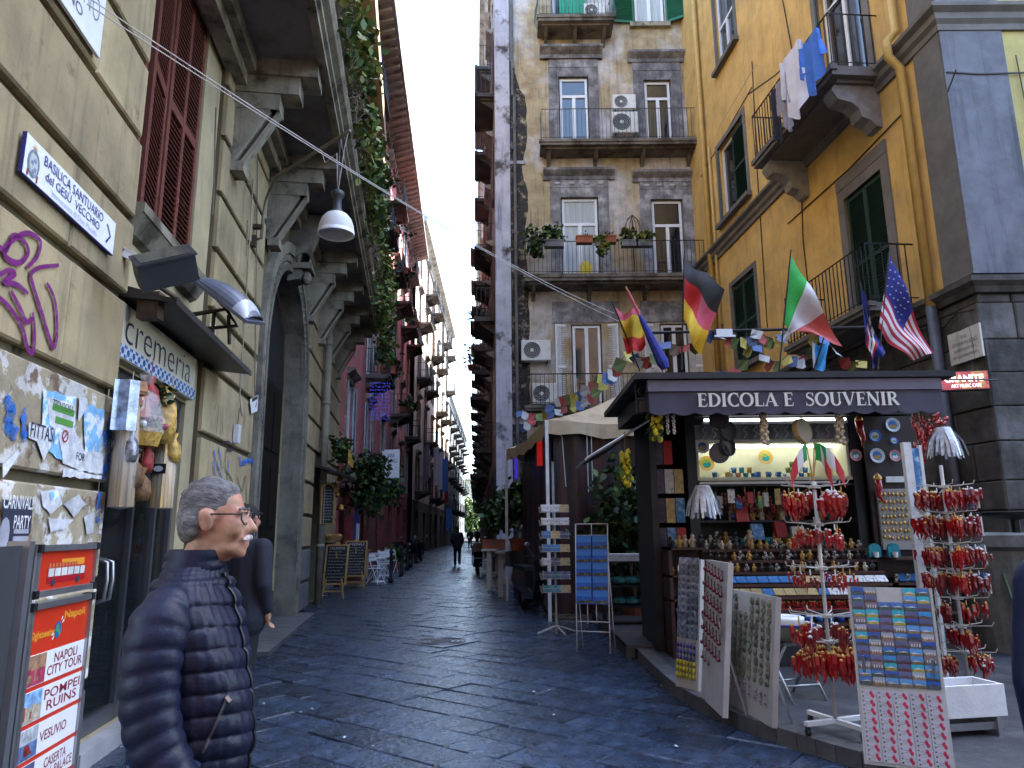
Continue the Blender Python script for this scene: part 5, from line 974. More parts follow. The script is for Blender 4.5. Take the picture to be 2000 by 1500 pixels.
# scrolled iron lantern bracket at the left corner
b = MB(); p = D(1255, 770, 7.75); sp = [(p.x+.06*(1-i/30)*math.cos(i*.45), p.y, p.z+.03+.06*(1-i/30)*math.sin(i*.45)) for i in range(28)]; b.tube(sp, .008, 4); b.bx(p.x-.08, p.x+.08, p.y-.006, p.y+.006, p.z-.05, p.z-.04); b.bx(p.x-.08, p.x-.07, p.y-.006, p.y+.006, p.z-.2, p.z+.12); b.bx(p.x+.07, p.x+.08, p.y-.006, p.y+.006, p.z-.2, p.z+.12); b.bx(p.x-.04, p.x+.05, p.y-.03, p.y+.03, p.z-.2, p.z-.08); kb(b, 'iron_bracket', m_iron)
# ------------------------------------------------------------------ goods in the kiosk
pal = [mat('glaze blue', (.02, .09, .40), .25, var=.2, vs=20, c2=(.10, .35, .65), ms=14), mat('glaze teal', (.02, .22, .27), .25, var=.2, vs=20), mat('glaze ochre', (.45, .28, .06), .3, var=.3, vs=20), mat('glaze white', (.62, .62, .58), .3, var=.15, vs=20, c2=(.05, .15, .4), ms=18, thr=(.55, .6)), mat('glaze pink', (.45, .16, .17), .3, var=.2, vs=20), mat('glaze green', (.05, .20, .05), .3, var=.3, vs=20, c2=(.5, .4, .05), ms=12)]
cup = MB(); cup.lathe([(0, 0), (.028, 0), (.036, .07), (.032, .07), (.025, .01)], 10); cup.tube([(.034, 0, .055), (.055, 0, .05), (.055, 0, .025), (.033, 0, .02)], .005, 4)
cupm = [cup.mesh('souvenir_cup', p_, True) for p_ in pal]; cn = ['deep blue', 'teal', 'ochre', 'white patterned', 'pink', 'green']
def put(me, name, label, cat, p, rz=0, group=None, s=1.0):
    o = link(name, me, None, p, rz); o.scale = (s, s, s); return tag(o, label, cat, group)
def cups(px0, px1, py, n, tiers=1, Y=9.2, sh=0):
    for t_ in range(tiers):
        for i in range(n-t_):
            k = rnd.randrange(6) if not sh else sh-1; p = D(px0+(px1-px0)*((i+t_*.5)/max(1, n-1)), py, Y); put(cupm[k], 'souvenir_cup', cn[k]+' souvenir cup on the lit kiosk shelf', 'cup', (p.x, p.y, 2.172+.072*t_), rnd.uniform(0, 6), 'cups on the lit shelf')
cups(1425, 1470, 905, 4, 2, 9.3); cups(1530, 1580, 905, 4, 3, 9.35); cups(1395, 1420, 915, 2, 1, 9.12); cups(1480, 1520, 915, 3, 1, 9.12, 1)
plm = MB(); plm.lathe([(.62, .025), (.97, .13), (1, .12), (.65, .006), (0, .006)], 20, (0, 0, 0), 1); plm.lathe([(0, .023), (.62, .025)], 20); plm.add([(-.55, -.2, .03), (-.2, .12, .03), (.05, -.05, .03), (.3, .2, .03), (.55, -.2, .03), (.2, -.5, .03), (-.3, -.5, .03)], [(0, 6, 5, 4, 3, 2, 1)], 2)
def plate(p, r_, label, k, tilt=80, rz=0, group='painted plates'):
    o = link('painted_plate', plm.mesh('painted_plate', [pal[k], pal[(k+3) % 6], pal[(k+2) % 6]]), None, p); o.scale = (r_, r_, r_); o.rotation_euler = (R(tilt), 0, rz); return tag(o, label, 'plate', group)
def Dp(x, y, Y): p = D(x, y, Y); return (p.x, p.y, p.z)
plate(Dp(1495, 893, 9.4), .095, 'round green and yellow plate in the middle of the lit shelf', 5); plate(Dp(1380, 905, 9.4), .1, 'green plate at the left end of the lit shelf', 5); plate(Dp(1614, 895, 9.4), .09, 'teal plate at the right end of the lit shelf', 1)
for (x, y, r_, k, lb) in ((1743, 830, .09, 0, 'blue plate at the upper right of the kiosk wing'), (1709, 851, .075, 3, 'white and blue plate below the red horn on the kiosk wing'), (1746, 860, .045, 3, 'smallest white plate on the kiosk wing'), (1671, 889, .075, 1, 'teal rimmed plate at the left of the lowest plate row'), (1713, 890, .092, 0, 'large blue plate in the middle of the lowest plate row'), (1748, 890, .072, 1, 'teal plate at the right of the lowest plate row')): plate(Dp(x, y, 8.80), r_, lb, k, 85)
plate(Dp(1372, 872, 8.5), .085, 'blue painted tambourine at the left of the lit shelf', 0, 85)
for i, (x, y, lb) in enumerate(((1405, 820, 'topmost'), (1420, 842, 'right upper'), (1420, 872, 'right lower'), (1405, 885, 'lowest'))):
    b = MB(); b.lathe([(.0, .0), (.11, .0), (.112, -.02), (.112, .03), (.105, .03), (.105, .004), (0, .004)], 18); o = one(b, 'tambourine', mat('dark drum skin', (.05, .05, .065), .5, var=.2), lb+' of the dark tambourines hanging at the left under the awning', 'tambourine', D(x, y, 7.95), 0, 'dark tambourines'); o.rotation_euler = (R(85), 0, R((-30, 25, 35, -15)[i]))
t = thing('tambourine', 'pale wooden tambourine with jingles hanging under the awning letters', 'tambourine', D(1567, 842, 7.9)); b = MB(); b.lathe([(.135, -.035), (.142, -.03), (.142, .03), (.135, .035), (.13, .0), (.135, -.035)], 26); M = Matrix.Rotation(R(35), 4, 'Z') @ Matrix.Rotation(R(82), 4, 'X'); b.xf(M).build('rim', m_wood, t, True); b = MB(); b.lathe([(0, .028), (.133, .028)], 26); b.xf(M).build('skin', mat('drum skin', (.42, .38, .30), .6, var=.1), t); b = MB(); [b.ball((.143*math.cos(a*.7), .143*math.sin(a*.7), 0), .012, 6, 4) for a in range(9)]; b.xf(M).build('jingle', m_alu, t)
def string_of(name, label, p, n, r_, m_, rows=2, dz=.045, group=None, leafs=0, sz=(1, 1, 1)):
    t = thing(name, label, 'hanging string', p, 0, group)
    me = MB(); me.ball((0, 0, 0), (r_*sz[0], r_*sz[1], r_*sz[2]), 8, 6); me.ball((0, 0, r_*.95*sz[2]), r_*.3, 5, 3); mm_ = me.mesh(name.split('_')[0], m_, True)
    for i in range(n):
        a = i*2.4; q = r_*(.9 if rows == 2 else 1.25)*(.6+.5*rnd.random()); o = link(name.split('_')[0], mm_, t, (math.cos(a)*q, math.sin(a)*q*.8, -i*dz/1.9)); o.rotation_euler = (rnd.uniform(-.5, .5), rnd.uniform(-.5, .5), rnd.uniform(0, 6))
    b = MB(); b.tube([(0, 0, .25), (0, 0, -n*dz/2)], .008, 4); b.build('cord', m_twig, t)
    if leafs: leaves(leafs, lambda: (rnd.gauss(0, .06), rnd.gauss(0, .05), .02-rnd.random()*n*dz/1.9), .07, (0, 0, 1)).build('leaves', m_leaf, t)
    return t
m_lemon2 = mat('lemon skin', (.62, .52, .03), .45, var=.15, vs=10, bump=.3, bs=80, c2=(.42, .42, .04), ms=8); m_garlic = mat('garlic skin', (.52, .42, .28), .6, var=.25, vs=20)
string_of('lemon_bunch', 'bunch of plastic lemons hanging at the left end of the awning', D(1282, 812, 7.75), 11, .04, m_lemon2, 3, .05, 'lemon bunches', 26, (.8, .8, 1.1)); string_of('lemon_bunch', 'longer bunch of plastic lemons hanging lower left of the kiosk', D(1221, 884, 8.6), 17, .042, m_lemon2, 3, .045, 'lemon bunches', 34, (.8, .8, 1.1))
string_of('garlic_string', 'tan garlic braid hanging in front of the steel panel', D(1490, 808, 7.75), 22, .026, m_garlic, 3, .03, 'garlic braids'); string_of('garlic_string', 'tan garlic braid hanging right of the tambourine', D(1637, 806, 7.75), 22, .026, m_garlic, 3, .03, 'garlic braids')
for i, x in enumerate((1303, 1315)): string_of('garlic_string', ('left' if i == 0 else 'right')+' thin string of white garlic beside the lemons', D(x, 812, 7.75), 16, .013, m_dirtywhite, 2, .025, 'white garlic strings')
def bag(label, p, h, r_, seed):
    rr_ = random.Random(seed); b = MB(); n = 34
    for i in range(n):
        a = 2*PI*i/n; a2 = a+rr_.uniform(-.1, .1); q = r_*rr_.uniform(.7, 1.1); l_ = h*rr_.uniform(.8, 1); w = .018
        d = Vector((-math.sin(a), math.cos(a), 0))*w; p0 = Vector((math.cos(a)*r_*.35, math.sin(a)*r_*.35, 0)); p1 = Vector((math.cos(a2)*q*.8, math.sin(a2)*q*.8, -l_*.5)); p2 = Vector((math.cos(a2)*q, math.sin(a2)*q, -l_))
        b.add([p0-d, p0+d, p1+d, p1-d, p2+d*.6, p2-d*.6], [(0, 1, 2, 3), (3, 2, 4, 5)])
    return one(b, 'plastic_fringe', mat('pale cellophane strips', (.55, .58, .64), .2, var=.25, vs=20, spec=.9), label, 'plastic bag', p, 0, 'bundles of cellophane bags')
bag('pale bundle of cellophane bags hanging at the left of the counter', D(1372, 948, 8.3), .38, .22, 3); bag('pale bundle of cellophane bags hanging at the right end of the awning', D(1842, 835, 7.6), .34, .19, 5)
# figurines and boxes on the counter steps
fig = MB(); fig.lathe([(0, 0), (.022, 0), (.018, .035), (.024, .05), (.012, .062), (0, .062)], 8); fig.ball((0, 0, .073), .015, 7, 5); fig.tube([(-.02, -.01, .05), (-.028, -.012, .02)], .006, 4); fig.tube([(.02, -.01, .05), (.028, -.012, .025)], .006, 4)
fpal = [mat('figurine cream', (.50, .43, .32), .5, var=.3, vs=30), mat('figurine black', (.03, .03, .03), .4, var=.3), mat('figurine ochre', (.40, .24, .07), .5, var=.3, vs=30), mat('figurine white', (.62, .60, .56), .5, var=.3, c2=(.03, .03, .04), ms=30, thr=(.5, .55))]
fm_ = [fig.mesh('figurine', q, True) for q in fpal]; fn_ = ['cream', 'black', 'ochre', 'white and black']
for k, row in ((0, 'top'), (1, 'second'), (2, 'third')):
    for i in range(21):
        c = rnd.randrange(4); put(fm_[c], 'figurine', fn_[c]+' figurine, '+ORD[i]+' from left on the '+row+' step of the kiosk counter', 'figurine', (2.33+i*.092+rnd.uniform(-.008, .008), 8.88-.14*k+rnd.uniform(-.02, .02), 1.301-.125*k), rnd.uniform(-.4, .4), 'figurines on the kiosk counter', rnd.uniform(1.05, 1.4))
bpal = [mat('box cover blue', (.05, .18, .42), .4, var=.2, vs=12, c2=(.35, .5, .6), ms=9), mat('box cover sand', (.46, .35, .16), .4, var=.25, vs=14), mat('box cover white', (.62, .62, .62), .4, var=.15, vs=18, c2=(.2, .25, .25), ms=16, thr=(.58, .62)), mat('box cover red', (.40, .02, .02), .4, var=.2)]
bn = ['blue sea view', 'sand coloured', 'white printed', 'red']
bxm = MB(); bxm.box((0, 0, .045), (.115, .012, .10), Matrix.Rotation(R(-50), 3, 'X')); bm_ = [bxm.mesh('souvenir_tile', q) for q in bpal]
for k, row, ks in ((3, 'fourth', (0,)*8+(1, 1, 0, 1, 2, 2, 2, 2)), (4, 'fifth', (1, 1, 1, 1, 0, 1, 1, 1, 1, 0, 2, 2, 2, 2, 3, 3))):
    for i in range(16): c = ks[i]; put(bm_[c], 'souvenir_tile', bn[c]+' souvenir tile, '+ORD[i]+' from left on the '+row+' counter step', 'tile', (2.35+i*.123, 8.88-.14*k, 1.30-.125*k), 0, 'tiles on the kiosk counter')
horn = MB(); 
def add_horn(mb, p, l_, mi=0, cap_mi=1):
    p = Vector(p); s = rnd.choice((-1, 1)); a = rnd.uniform(0, 6); d = Vector((math.cos(a), math.sin(a), 0))
    mb.tube([p, p+Vector((0, 0, -l_*.35))+d*l_*.05, p+Vector((0, 0, -l_*.7))-d*l_*.06, p+Vector((0, 0, -l_))+d*l_*.08], [l_*.14, l_*.13, l_*.08, .001], 5, mi); mb.ball(p, l_*.13, 5, 3, cap_mi)
for i in range(13):
    b = MB(); [add_horn(b, (rnd.uniform(-.06, .06), rnd.uniform(-.04, .04), .07+rnd.uniform(-.01, .01)), .065) for _ in range(9)]; b.bx(-.065, .065, -.045, .045, 0, .012, 0)
    one(b, 'charm_tray', [m_red, m_gold], 'tray of red horn charms, '+ORD[i]+' from left on the sixth counter step', 'charms', (2.37+i*.15, 8.19, 1.30-.125*5), 0, 'red horn trays')
for i in range(17): put(cupm[0], 'souvenir_cup', 'deep blue cup, '+ORD[i]+' from left along the lowest counter step', 'cup', (2.35+i*.116, 8.05, 1.30-.125*6), rnd.uniform(0, 6), 'blue cups on the lowest step', 1.15)
# charms hanging inside the booth
for i in range(10):
    b = MB(); n = rnd.randrange(10, 18); [add_horn(b, (rnd.gauss(0, .05), rnd.gauss(0, .04), -rnd.random()*.22), .09) for _ in range(n)]; b.tube([(0, 0, .05), (0, 0, -.15)], .006, 4, 1)
    one(b, 'charm_cluster', [m_darkred if i % 2 else m_red, m_gold if i % 3 else m_dirtywhite], 'cluster of horn charms, '+ORD[i]+' from left inside the kiosk booth', 'charms', (2.6+i*.165, 9.25+rnd.uniform(-.1, .1), 2.02), 0, 'charm clusters inside the booth')
for i, (x, y, c) in enumerate(((1450, 1000, 3), (1395, 985, 2), (1560, 1040, 2), (1480, 1035, 0), (1525, 1030, 3))): b = MB(); b.box((0, 0, .1), (.16, .05, .2), Matrix.Rotation(R(-12), 3, 'X')); one(b, 'boxed_souvenir', bpal[c], ('tall white box', 'white printed box', 'white box beside the charm rack', 'blue box', 'folded white papers')[(0, 1, 2, 3, 4)[i]]+' standing inside the kiosk booth', 'box', Dp(x, y+20, 9.3), rnd.uniform(-.3, .3))
b = MB(); b.bx(2.31, 4.23, 9.3, 9.84, 1.62, 1.645); kb(b, 'shelf', m_kbody)
for i in range(70):
    k = rnd.randrange(10); zz = 1.341 if i < 38 else 1.646; pp = (2.36+rnd.random()*1.82, 9.22+rnd.random()*.3+(.12 if i >= 38 else 0), zz)
    if k < 6: put(cupm[k], 'souvenir_cup', cn[k]+' cup among the goods inside the dim booth', 'cup', pp, rnd.uniform(0, 6), 'goods inside the booth', rnd.uniform(.9, 1.6))
    else: put(fm_[k-6], 'figurine', fn_[k-6]+' figurine among the goods inside the dim booth', 'figurine', pp, rnd.uniform(-1, 1), 'goods inside the booth', rnd.uniform(1.2, 2.2))
for i in range(16):
    b = MB(); w_, h_ = rnd.uniform(.05, .09), rnd.uniform(.10, .2); b.bx(-w_/2, w_/2, -.012, .012, 0, h_); one(b, 'hanging_packet', rnd.choice(bpal+pal), 'small packet, '+ORD[i]+' from left hanging in the kiosk booth', 'packet', (2.38+i*.118, 9.12+rnd.uniform(-.05, .1), 1.80+rnd.uniform(-.06, .06)), rnd.uniform(-.6, .6), 'packets hanging in the booth')
# seller's left shelf
for zi, z in enumerate((1.33, 1.02, .75)):
    for i in range(5):
        c = rnd.randrange(4); put(fm_[c], 'figurine', fn_[c]+' statuette, '+ORD[i]+' from left on the '+('top', 'middle', 'lowest')[zi]+' board of the left side shelf', 'figurine', (1.87+i*.085, 8.7+rnd.uniform(-.05, .05), z), rnd.uniform(-.5, .5), 'statuettes on the left shelf', rnd.uniform(1.4, 2.0) if zi == 0 else 1.1)
plate((2.0, 8.62, 1.09), .09, 'arched blue seascape plate on the left side shelf', 0, 78); plate((2.14, 8.6, .79), .07, 'small blue dish on the lower left side shelf', 0, 40)
# golden key rings on the card panel and big horn
gm = MB(); gm.ball((0, 0, 0), (.018, .012, .024), 6, 4); gm.tube([(0, 0, .02), (0, 0, .055)], .003, 3); gme = gm.mesh('key_ring', m_gold, True)
for r_ in range(7):
    for c in range(11): put(gme, 'key_ring', 'golden key ring on the grey card panel, '+rc(r_, c), 'key ring', (4.45+c*.049+rnd.uniform(-.008, .008), 8.775, 1.93-r_*.085+rnd.uniform(-.01, .01)), rnd.uniform(-.5, .5), 'golden key rings')
b = MB(); b.tube([(0, 0, 0), (.01, 0, -.1), (-.005, 0, -.2), (.05, 0, -.3)], [.04, .038, .026, .003], 10); b.lathe([(.045, -.01), (.05, .02), (.03, .045), (.0, .07)], 10, (0, 0, 0), 1); one(b, 'lucky_horn', [m_red, m_gold], 'large red horn with golden crown on the key ring panel', 'horn', Dp(1714, 935, 8.7), 0, None, True)
b = MB(); b.tube([(0, 0, 0), (.0, 0, -.12), (.03, 0, -.22), (.0, 0, -.32)], [.05, .045, .03, .003], 10); b.ball((0, 0, .02), .05, 8, 5, 1); one(b, 'lucky_horn', [m_red, m_gold], 'large red horn hanging beside the plates on the kiosk wing', 'horn', Dp(1678, 822, 8.6), 0, None, True)
for i, (x, y) in enumerate(((1705, 1050), (1742, 1050))):
    b = MB(); b.prism([(-.07, 0), (.07, 0)]+[(.07*math.cos(a*PI/10), .09+.07*math.sin(a*PI/10)) for a in range(11)], -.02, .02); b.lathe([(0, 0), (.03, 0), (.034, .06), (.028, .06), (.02, .01)], 8, (-.01, -.05, 0), 1); one(b, 'arched_souvenir', [pal[1], pal[3]], ('left' if i == 0 else 'right')+' arched seascape souvenir with a cup on the wing shelf', 'souvenir', (D(x, y, 8.65).x, 8.65, 1.201), 0, 'arched souvenirs')
for i in range(9): c = rnd.randrange(4); put(bm_[c] if i % 2 else fm_[c], 'shelf_souvenir', 'small souvenir, '+ORD[i]+' from left on the lower wing shelf', 'souvenir', (4.44+i*.065, 8.6, .921), rnd.uniform(-.5, .5), 'souvenirs on the wing shelf', 1.1)
for i in range(18): c = rnd.randrange(4); put(fm_[c], 'figurine', 'tiny figurine, '+ORD[i % 9]+' from left in the '+('front' if i < 9 else 'back')+' row on the bottom wing board', 'figurine', (4.42+(i % 9)*.068, 8.55+.1*(i//9), .601), 0, 'figurines on the wing', .9)
b = MB(); [add_horn(b, (rnd.gauss(0, .045), rnd.gauss(0, .04), -rnd.random()*.45), .11) for _ in range(34)]; one(b, 'chilli_string', [m_red, m_darkred], 'long string of red chilli horns hanging at the right end of the awning', 'charms', D(1795, 808, 7.75))
b = MB(); [b.ball((rnd.gauss(0, .045), rnd.gauss(0, .04), -rnd.random()*.34), rnd.uniform(.02, .035), 7, 5, rnd.choice((0, 0, 1))) for _ in range(30)]; one(b, 'cherry_string', [m_red, m_leaf[0]], 'string of red and green plastic cherries at the awning corner', 'charms', D(1828, 806, 7.7))
# news papers and posters inside the left bay
for i in range(14):
    b = MB(); x = 1.84+.12*(i % 3); z = .9+.36*(i//3); b.bx(-.055, .055, -.01, 0, 0, .30); one(b, 'magazine', bpal[(i*7) % 4] if i % 3 else mat('dark cover', (.05, .04, .10), .4, var=.4, vs=9), 'magazine in the dark left kiosk bay, '+ORD[i//3]+' row from bottom, '+ORD[i % 3]+' from left', 'magazine', (x, 9.05, z), 0, 'magazines in the left bay')
# ------------------------------------------------------------------ display boards with magnets on the pavement
m_bd = mat('white board', (.44, .43, .41), .6, var=.1, vs=4, streak=.25)
def board(label, bl, br, h, lean, group='display boards'):
    a = G(*bl, PZ); c = G(*br, PZ); d = c-a; w = math.hypot(d.x, d.y); ang = math.atan2(d.y, d.x)
    t = thing('display_board', label, 'display board', a, ang, group); Ml = Matrix.Rotation(R(lean), 4, 'X')
    b = MB(); b.bx(0, w, 0, .035, 0, h); b.bx(-.004, .012, -.004, .04, 0, h); b.bx(w-.012, w+.004, -.004, .04, 0, h); b.xf(Ml).build('panel', m_bd, t); b = MB(); b.tube([(w*.1, .03, h*.6), (w*.1, .2, .0)], .01, 4); b.tube([(w*.9, .03, h*.6), (w*.9, .2, .0)], .01, 4); b.build('prop', m_alu, t)
    W_ = Matrix.Translation(a) @ Matrix.Rotation(ang, 4, 'Z') @ Ml; return t, w, h, W_
def pin(W_, me, x, z, name, label, cat, group, s=1.0, rot=0):
    o = link(name, me); o.matrix_world = W_ @ Matrix.Translation((x, -.004, z)) @ Matrix.Rotation(rot, 4, 'Y') @ Matrix.Scale(s, 4); return tag(o, label, cat, group)
def note(W_, x, z, w, h, t_):
    b = MB(); b.add([(x, -.018, z), (x+w, -.014, z+.01), (x+w, -.006, z+h), (x, -.006, z+h-.01)], [(0, 1, 2, 3)])
    for i in range(3): b.ribbon([(x+w*.15, z+h*(.25+.2*i)), (x+w*.5, z+h*(.3+.2*i)), (x+w*.85, z+h*(.25+.2*i))], .006, -.019, 1)
    o = b.build('price_note', [m_white, mat('felt pen', (.5, .1, .2), .6, var=0)], t_); o.matrix_parent_inverse = Matrix(); return o
# widest board: sea views above, white cards below
t4, w4, h4, W4 = board('wide board of blue sea view magnets over white and red cards at the right', (1690, 1492), (1866, 1512), 1.06, -7)
sea = []
for i in range(8):
    b = MB(); w, h = .058, .042; b.bx(0, w, -.006, 0, 0, h, 0); zs = .3+.05*(i % 4); b.bx(.001, w-.001, -.0068, -.006, h*zs, h-.001, 1); b.bx(.001, w-.001, -.0068, -.006, .001, h*zs, 2)
    b.add([(w*.1, -.0072, h*zs), (w*(.3+.05*i), -.0072, h*(zs+.12+.05*(i % 3))), (w*.9, -.0072, h*zs)], [(0, 1, 2)], 3 if i % 2 else 0)
    if i in (3, 6): [b.bx(w*(.2+.2*j), w*(.3+.2*j), -.0074, -.0068, h*.3, h*.62, 3) for j in range(4)]
    sky_ = ((.04, .25, .55), (.10, .30, .60), (.02, .10, .40), (.30, .35, .42), (.10, .12, .25), (.03, .40, .50), (.22, .18, .22), (.05, .16, .45))[i]; lnd = ((.10, .07, .05), (.20, .15, .10), (.05, .08, .10), (.25, .16, .10), (.12, .05, .05), (.35, .30, .05), (.10, .12, .14), (.05, .10, .08))[i]
    sea.append(b.mesh('sea_view_magnet', [mat('magnet edge', (.06, .05, .06), .4, var=.1), mat('magnet sky %d' % i, sky_, .25, var=.15, vs=40), mat('magnet land %d' % i, lnd, .3, var=.3, vs=60), mat('magnet pale', (.55, .52, .5), .4, var=.1)]))
cw = (w4-.03)/6
for r_ in range(13):
    for c in range(6):
        if r_ < 2 and c in (2, 3): continue
        pin(W4, sea[rnd.randrange(8)], .015+c*cw, h4-.055-r_*.0455, 'sea_view_magnet', 'sea view magnet on the widest board, '+rc(r_, c), 'magnet', 'sea view magnets', cw/.060)
b = MB(); b.bx(0, .085, -.005, 0, 0, .05, 0); b.ball((.058, -.006, .032), (.010, .002, .014), 6, 4, 1); b.ball((.066, -.006, .018), (.010, .002, .012), 6, 4, 1); b.ball((.012, -.006, .036), (.006, .002, .006), 5, 3, 2); b.ball((.014, -.006, .012), (.007, .002, .006), 5, 3, 3); b.bx(.022, .048, -.0055, -.005, .03, .032, 2); b.bx(.022, .046, -.0055, -.005, .018, .020, 2)
wc = b.mesh('white_card', [mat('card white', (.46, .44, .48), .4, var=.08), mat('card red', (.50, .03, .08), .4, var=.2), mat('card ink', (.12, .12, .2), .5, var=0), m_leaf[0]]); cw5 = (w4-.02)/5
for r_ in range(8):
    for c in range(5): pin(W4, wc, .012+c*cw5, h4-.68-r_*.0515, 'white_card', 'white card low on the widest board, '+rc(r_, c), 'card', 'white cards', cw5/.0885, rnd.uniform(-.03, .03))
note(W4, w4*.36, h4-.13, .10, .11, t4).matrix_world = W4
# board of plaster magnets
t3, w3, h3, W3 = board('grey board of beige plaster magnets between the red charm board and the stool', (1416, 1372), (1508, 1422), .93, -7)
shp = []
for i in range(4):
    b = MB()
    if i == 0: b.ball((.02, -.006, .025), (.022, .008, .028), 8, 5)
    elif i == 1: b.bx(0, .045, -.008, 0, 0, .035); b.prism([(0, .035), (.045, .035), (.022, .055)], -.008, 0); b.bx(.015, .03, -.012, -.008, 0, .02)
    elif i == 2: [b.ball((.02+.014*math.cos(a), -.005, .025+.016*math.sin(a)), (.012, .008, .014), 6, 4) for a in (0, 1.6, 3.1, 4.7)]
    else: b.bx(.002, .042, -.006, 0, .0, .05); b.ball((.022, -.008, .03), (.012, .006, .014), 6, 4)
    shp.append(b.mesh('plaster_magnet', mat('plaster magnet %d' % i, ((.26, .24, .19), (.22, .20, .16), (.17, .20, .13), (.24, .19, .17))[i], .6, var=.4, vs=50, c2=(.12, .15, .08), ms=40), i != 1))
for c in range(8):
    for r_ in range(10):
        if r_ < 2 and c in (2, 3): continue
        pin(W3, shp[rnd.randrange(4)], .02+c*(w3-.04)/8+rnd.uniform(-.005, .01), h3-.09-r_*.064, 'plaster_magnet', 'beige plaster magnet on the grey board, '+rc(r_, c), 'magnet', 'plaster magnets', 1.15, rnd.uniform(-.1, .1))
b = MB(); [b.tube([(.012, -.006, .03), (.012+.014*math.cos(a), -.008, .03+.02*math.sin(a))], .004, 4) for a in (.4, 1.6, 2.8, 4, 5.2)]; b.ball((.012, -.008, .03), .007, 6, 4, 1); chm = b.mesh('silver_charm', [mat('silver charm', (.55, .53, .62), .3, metal=.5, var=.2), m_darkred])
for r_ in range(2):
    for c in range(9): pin(W3, chm, .015+c*(w3-.03)/9, h3-.74-r_*.055-.03*c/9, 'silver_charm', 'silver charm under the plaster magnets, '+rc(r_, c), 'charm', 'silver charms', 1.3, rnd.uniform(-.4, .4))
note(W3, w3*.28, h3-.11, .11, .11, t3).matrix_world = W3
# board of red cherry charms
t2, w2, h2, W2 = board('tall white board with rows of dark red bead charms', (1370, 1362), (1412, 1402), 1.17, -6)
b = MB(); b.ball((.012, -.014, 0), .014, 7, 5); b.tube([(.012, -.01, .01), (.012, -.01, .05)], .004, 4, 0); b.ball((.016, -.012, .05), (.01, .006, .008), 5, 3); rcm = b.mesh('bead_charm', mat('wine bead', (.16, .006, .022), .15, var=.2, spec=.8), True)
for r_ in range(7):
    for c in range(6 if r_ < 6 else 3): pin(W2, rcm, .02+c*(w2-.04)/6, h2-.08-r_*.125-.012*c, 'bead_charm', 'dark red bead charm on the tall board, '+rc(r_, c), 'charm', 'bead charms', 1.35 if r_ < 6 else .9)
note(W2, w2*.42, h2-.12, .13, .12, t2).matrix_world = W2
# narrow board with clear cards, blue and yellow key rings
t1, w1, h1, W1 = board('narrow board of clear cards above blue and yellow key rings', (1321, 1340), (1364, 1352), 1.16, -6)
b = MB(); b.bx(0, .075, -.006, 0, 0, .06); ccm = b.mesh('clear_card', mat('blister card', (.16, .19, .27), .15, var=.5, vs=30, spec=.8, c2=(.3, .32, .38), ms=25)); b = MB(); b.ball((.012, -.01, .012), (.012, .01, .02), 6, 4); b.tube([(.012, -.006, .03), (.012, -.006, .05)], .003, 3); krb = b.mesh('blue_key_ring', mat('blue key ring', (.04, .05, .20), .3, var=.4, vs=40), True); kry = b.mesh('yellow_key_ring', mat('yellow key ring', (.42, .36, .02), .4, var=.3, vs=30), True)
for r_ in range(11):
    for c in range(2): pin(W1, ccm, .012+c*(w1-.024)/2, h1-.09-r_*.063, 'clear_card', 'clear blister card on the narrow board, '+rc(r_, c), 'card', 'blister cards', (w1-.024)/2/.08)
for r_ in range(3):
    for c in range(6): pin(W1, krb, .012+c*(w1-.03)/6, h1-.80-r_*.055, 'blue_key_ring', 'dark blue key ring on the narrow board, '+rc(r_, c), 'key ring', 'blue key rings', 1.2)
for r_ in range(3):
    for c in range(6): pin(W1, kry, .012+c*(w1-.03)/6, h1-.955-r_*.055, 'yellow_key_ring', 'yellow key ring on the narrow board, '+rc(r_, c), 'key ring', 'yellow key rings', 1.4)
# ------------------------------------------------------------------ revolving racks of red charms
def charm_ring(t, z, r_, n, per, l_, ms_, drop=.0):
    b = MB()
    for i in range(n): a = 2*PI*i/n+.3; b.tube([(0, 0, z), (math.cos(a)*r_, math.sin(a)*r_, z+.02), (math.cos(a)*(r_+.015), math.sin(a)*(r_+.015), z+.05)], .005, 4)
    b.lathe([(.02, z-.012), (.045, z-.01), (.045, z+.012), (.02, z+.015)], 12); b.build('rack_arm', m_cable, t)
    for i in range(n):
        a = 2*PI*i/n+.3; k = per if isinstance(per, int) else per[i % len(per)]
        if not k: continue
        b = MB(); ww = rnd.uniform(.02, .05)
        for q in range(int(k*1.25)): f = rnd.uniform(.4, 1.05); add_horn(b, (math.cos(a)*r_*f+rnd.gauss(0, .026), math.sin(a)*r_*f+rnd.gauss(0, .026), z-.03-drop-rnd.random()*.075), l_*rnd.uniform(.6, 1.35))
        b.tube([(math.cos(a)*r_*.8, math.sin(a)*r_*.8, z), (math.cos(a)*r_*.8, math.sin(a)*r_*.8, z-.04-drop)], .006, 3, 1); b.build('charm_cluster', ms_[i % len(ms_)], t)
cl1 = [[m_red, m_gold], [m_darkred, m_dirtywhite], [m_red, m_dirtywhite], [m_darkred, m_gold]]
p = G(1634, 1432, PZ); t = thing('charm_rack', 'revolving rack of red horn charms with paper flags standing before the counter', 'rack', p)
b = MB(); b.tube([(0, 0, .08), (0, 0, 1.78)], .014, 8); b.build('pole', m_cable, t, True); b = MB()
for i in range(4): a = PI/2*i+.35; b.box((math.cos(a)*.13, math.sin(a)*.13, .085), (.27, .035, .03), Matrix.Rotation(a, 3, 'Z'))
b.build('foot', m_dirtywhite, t); b = MB()
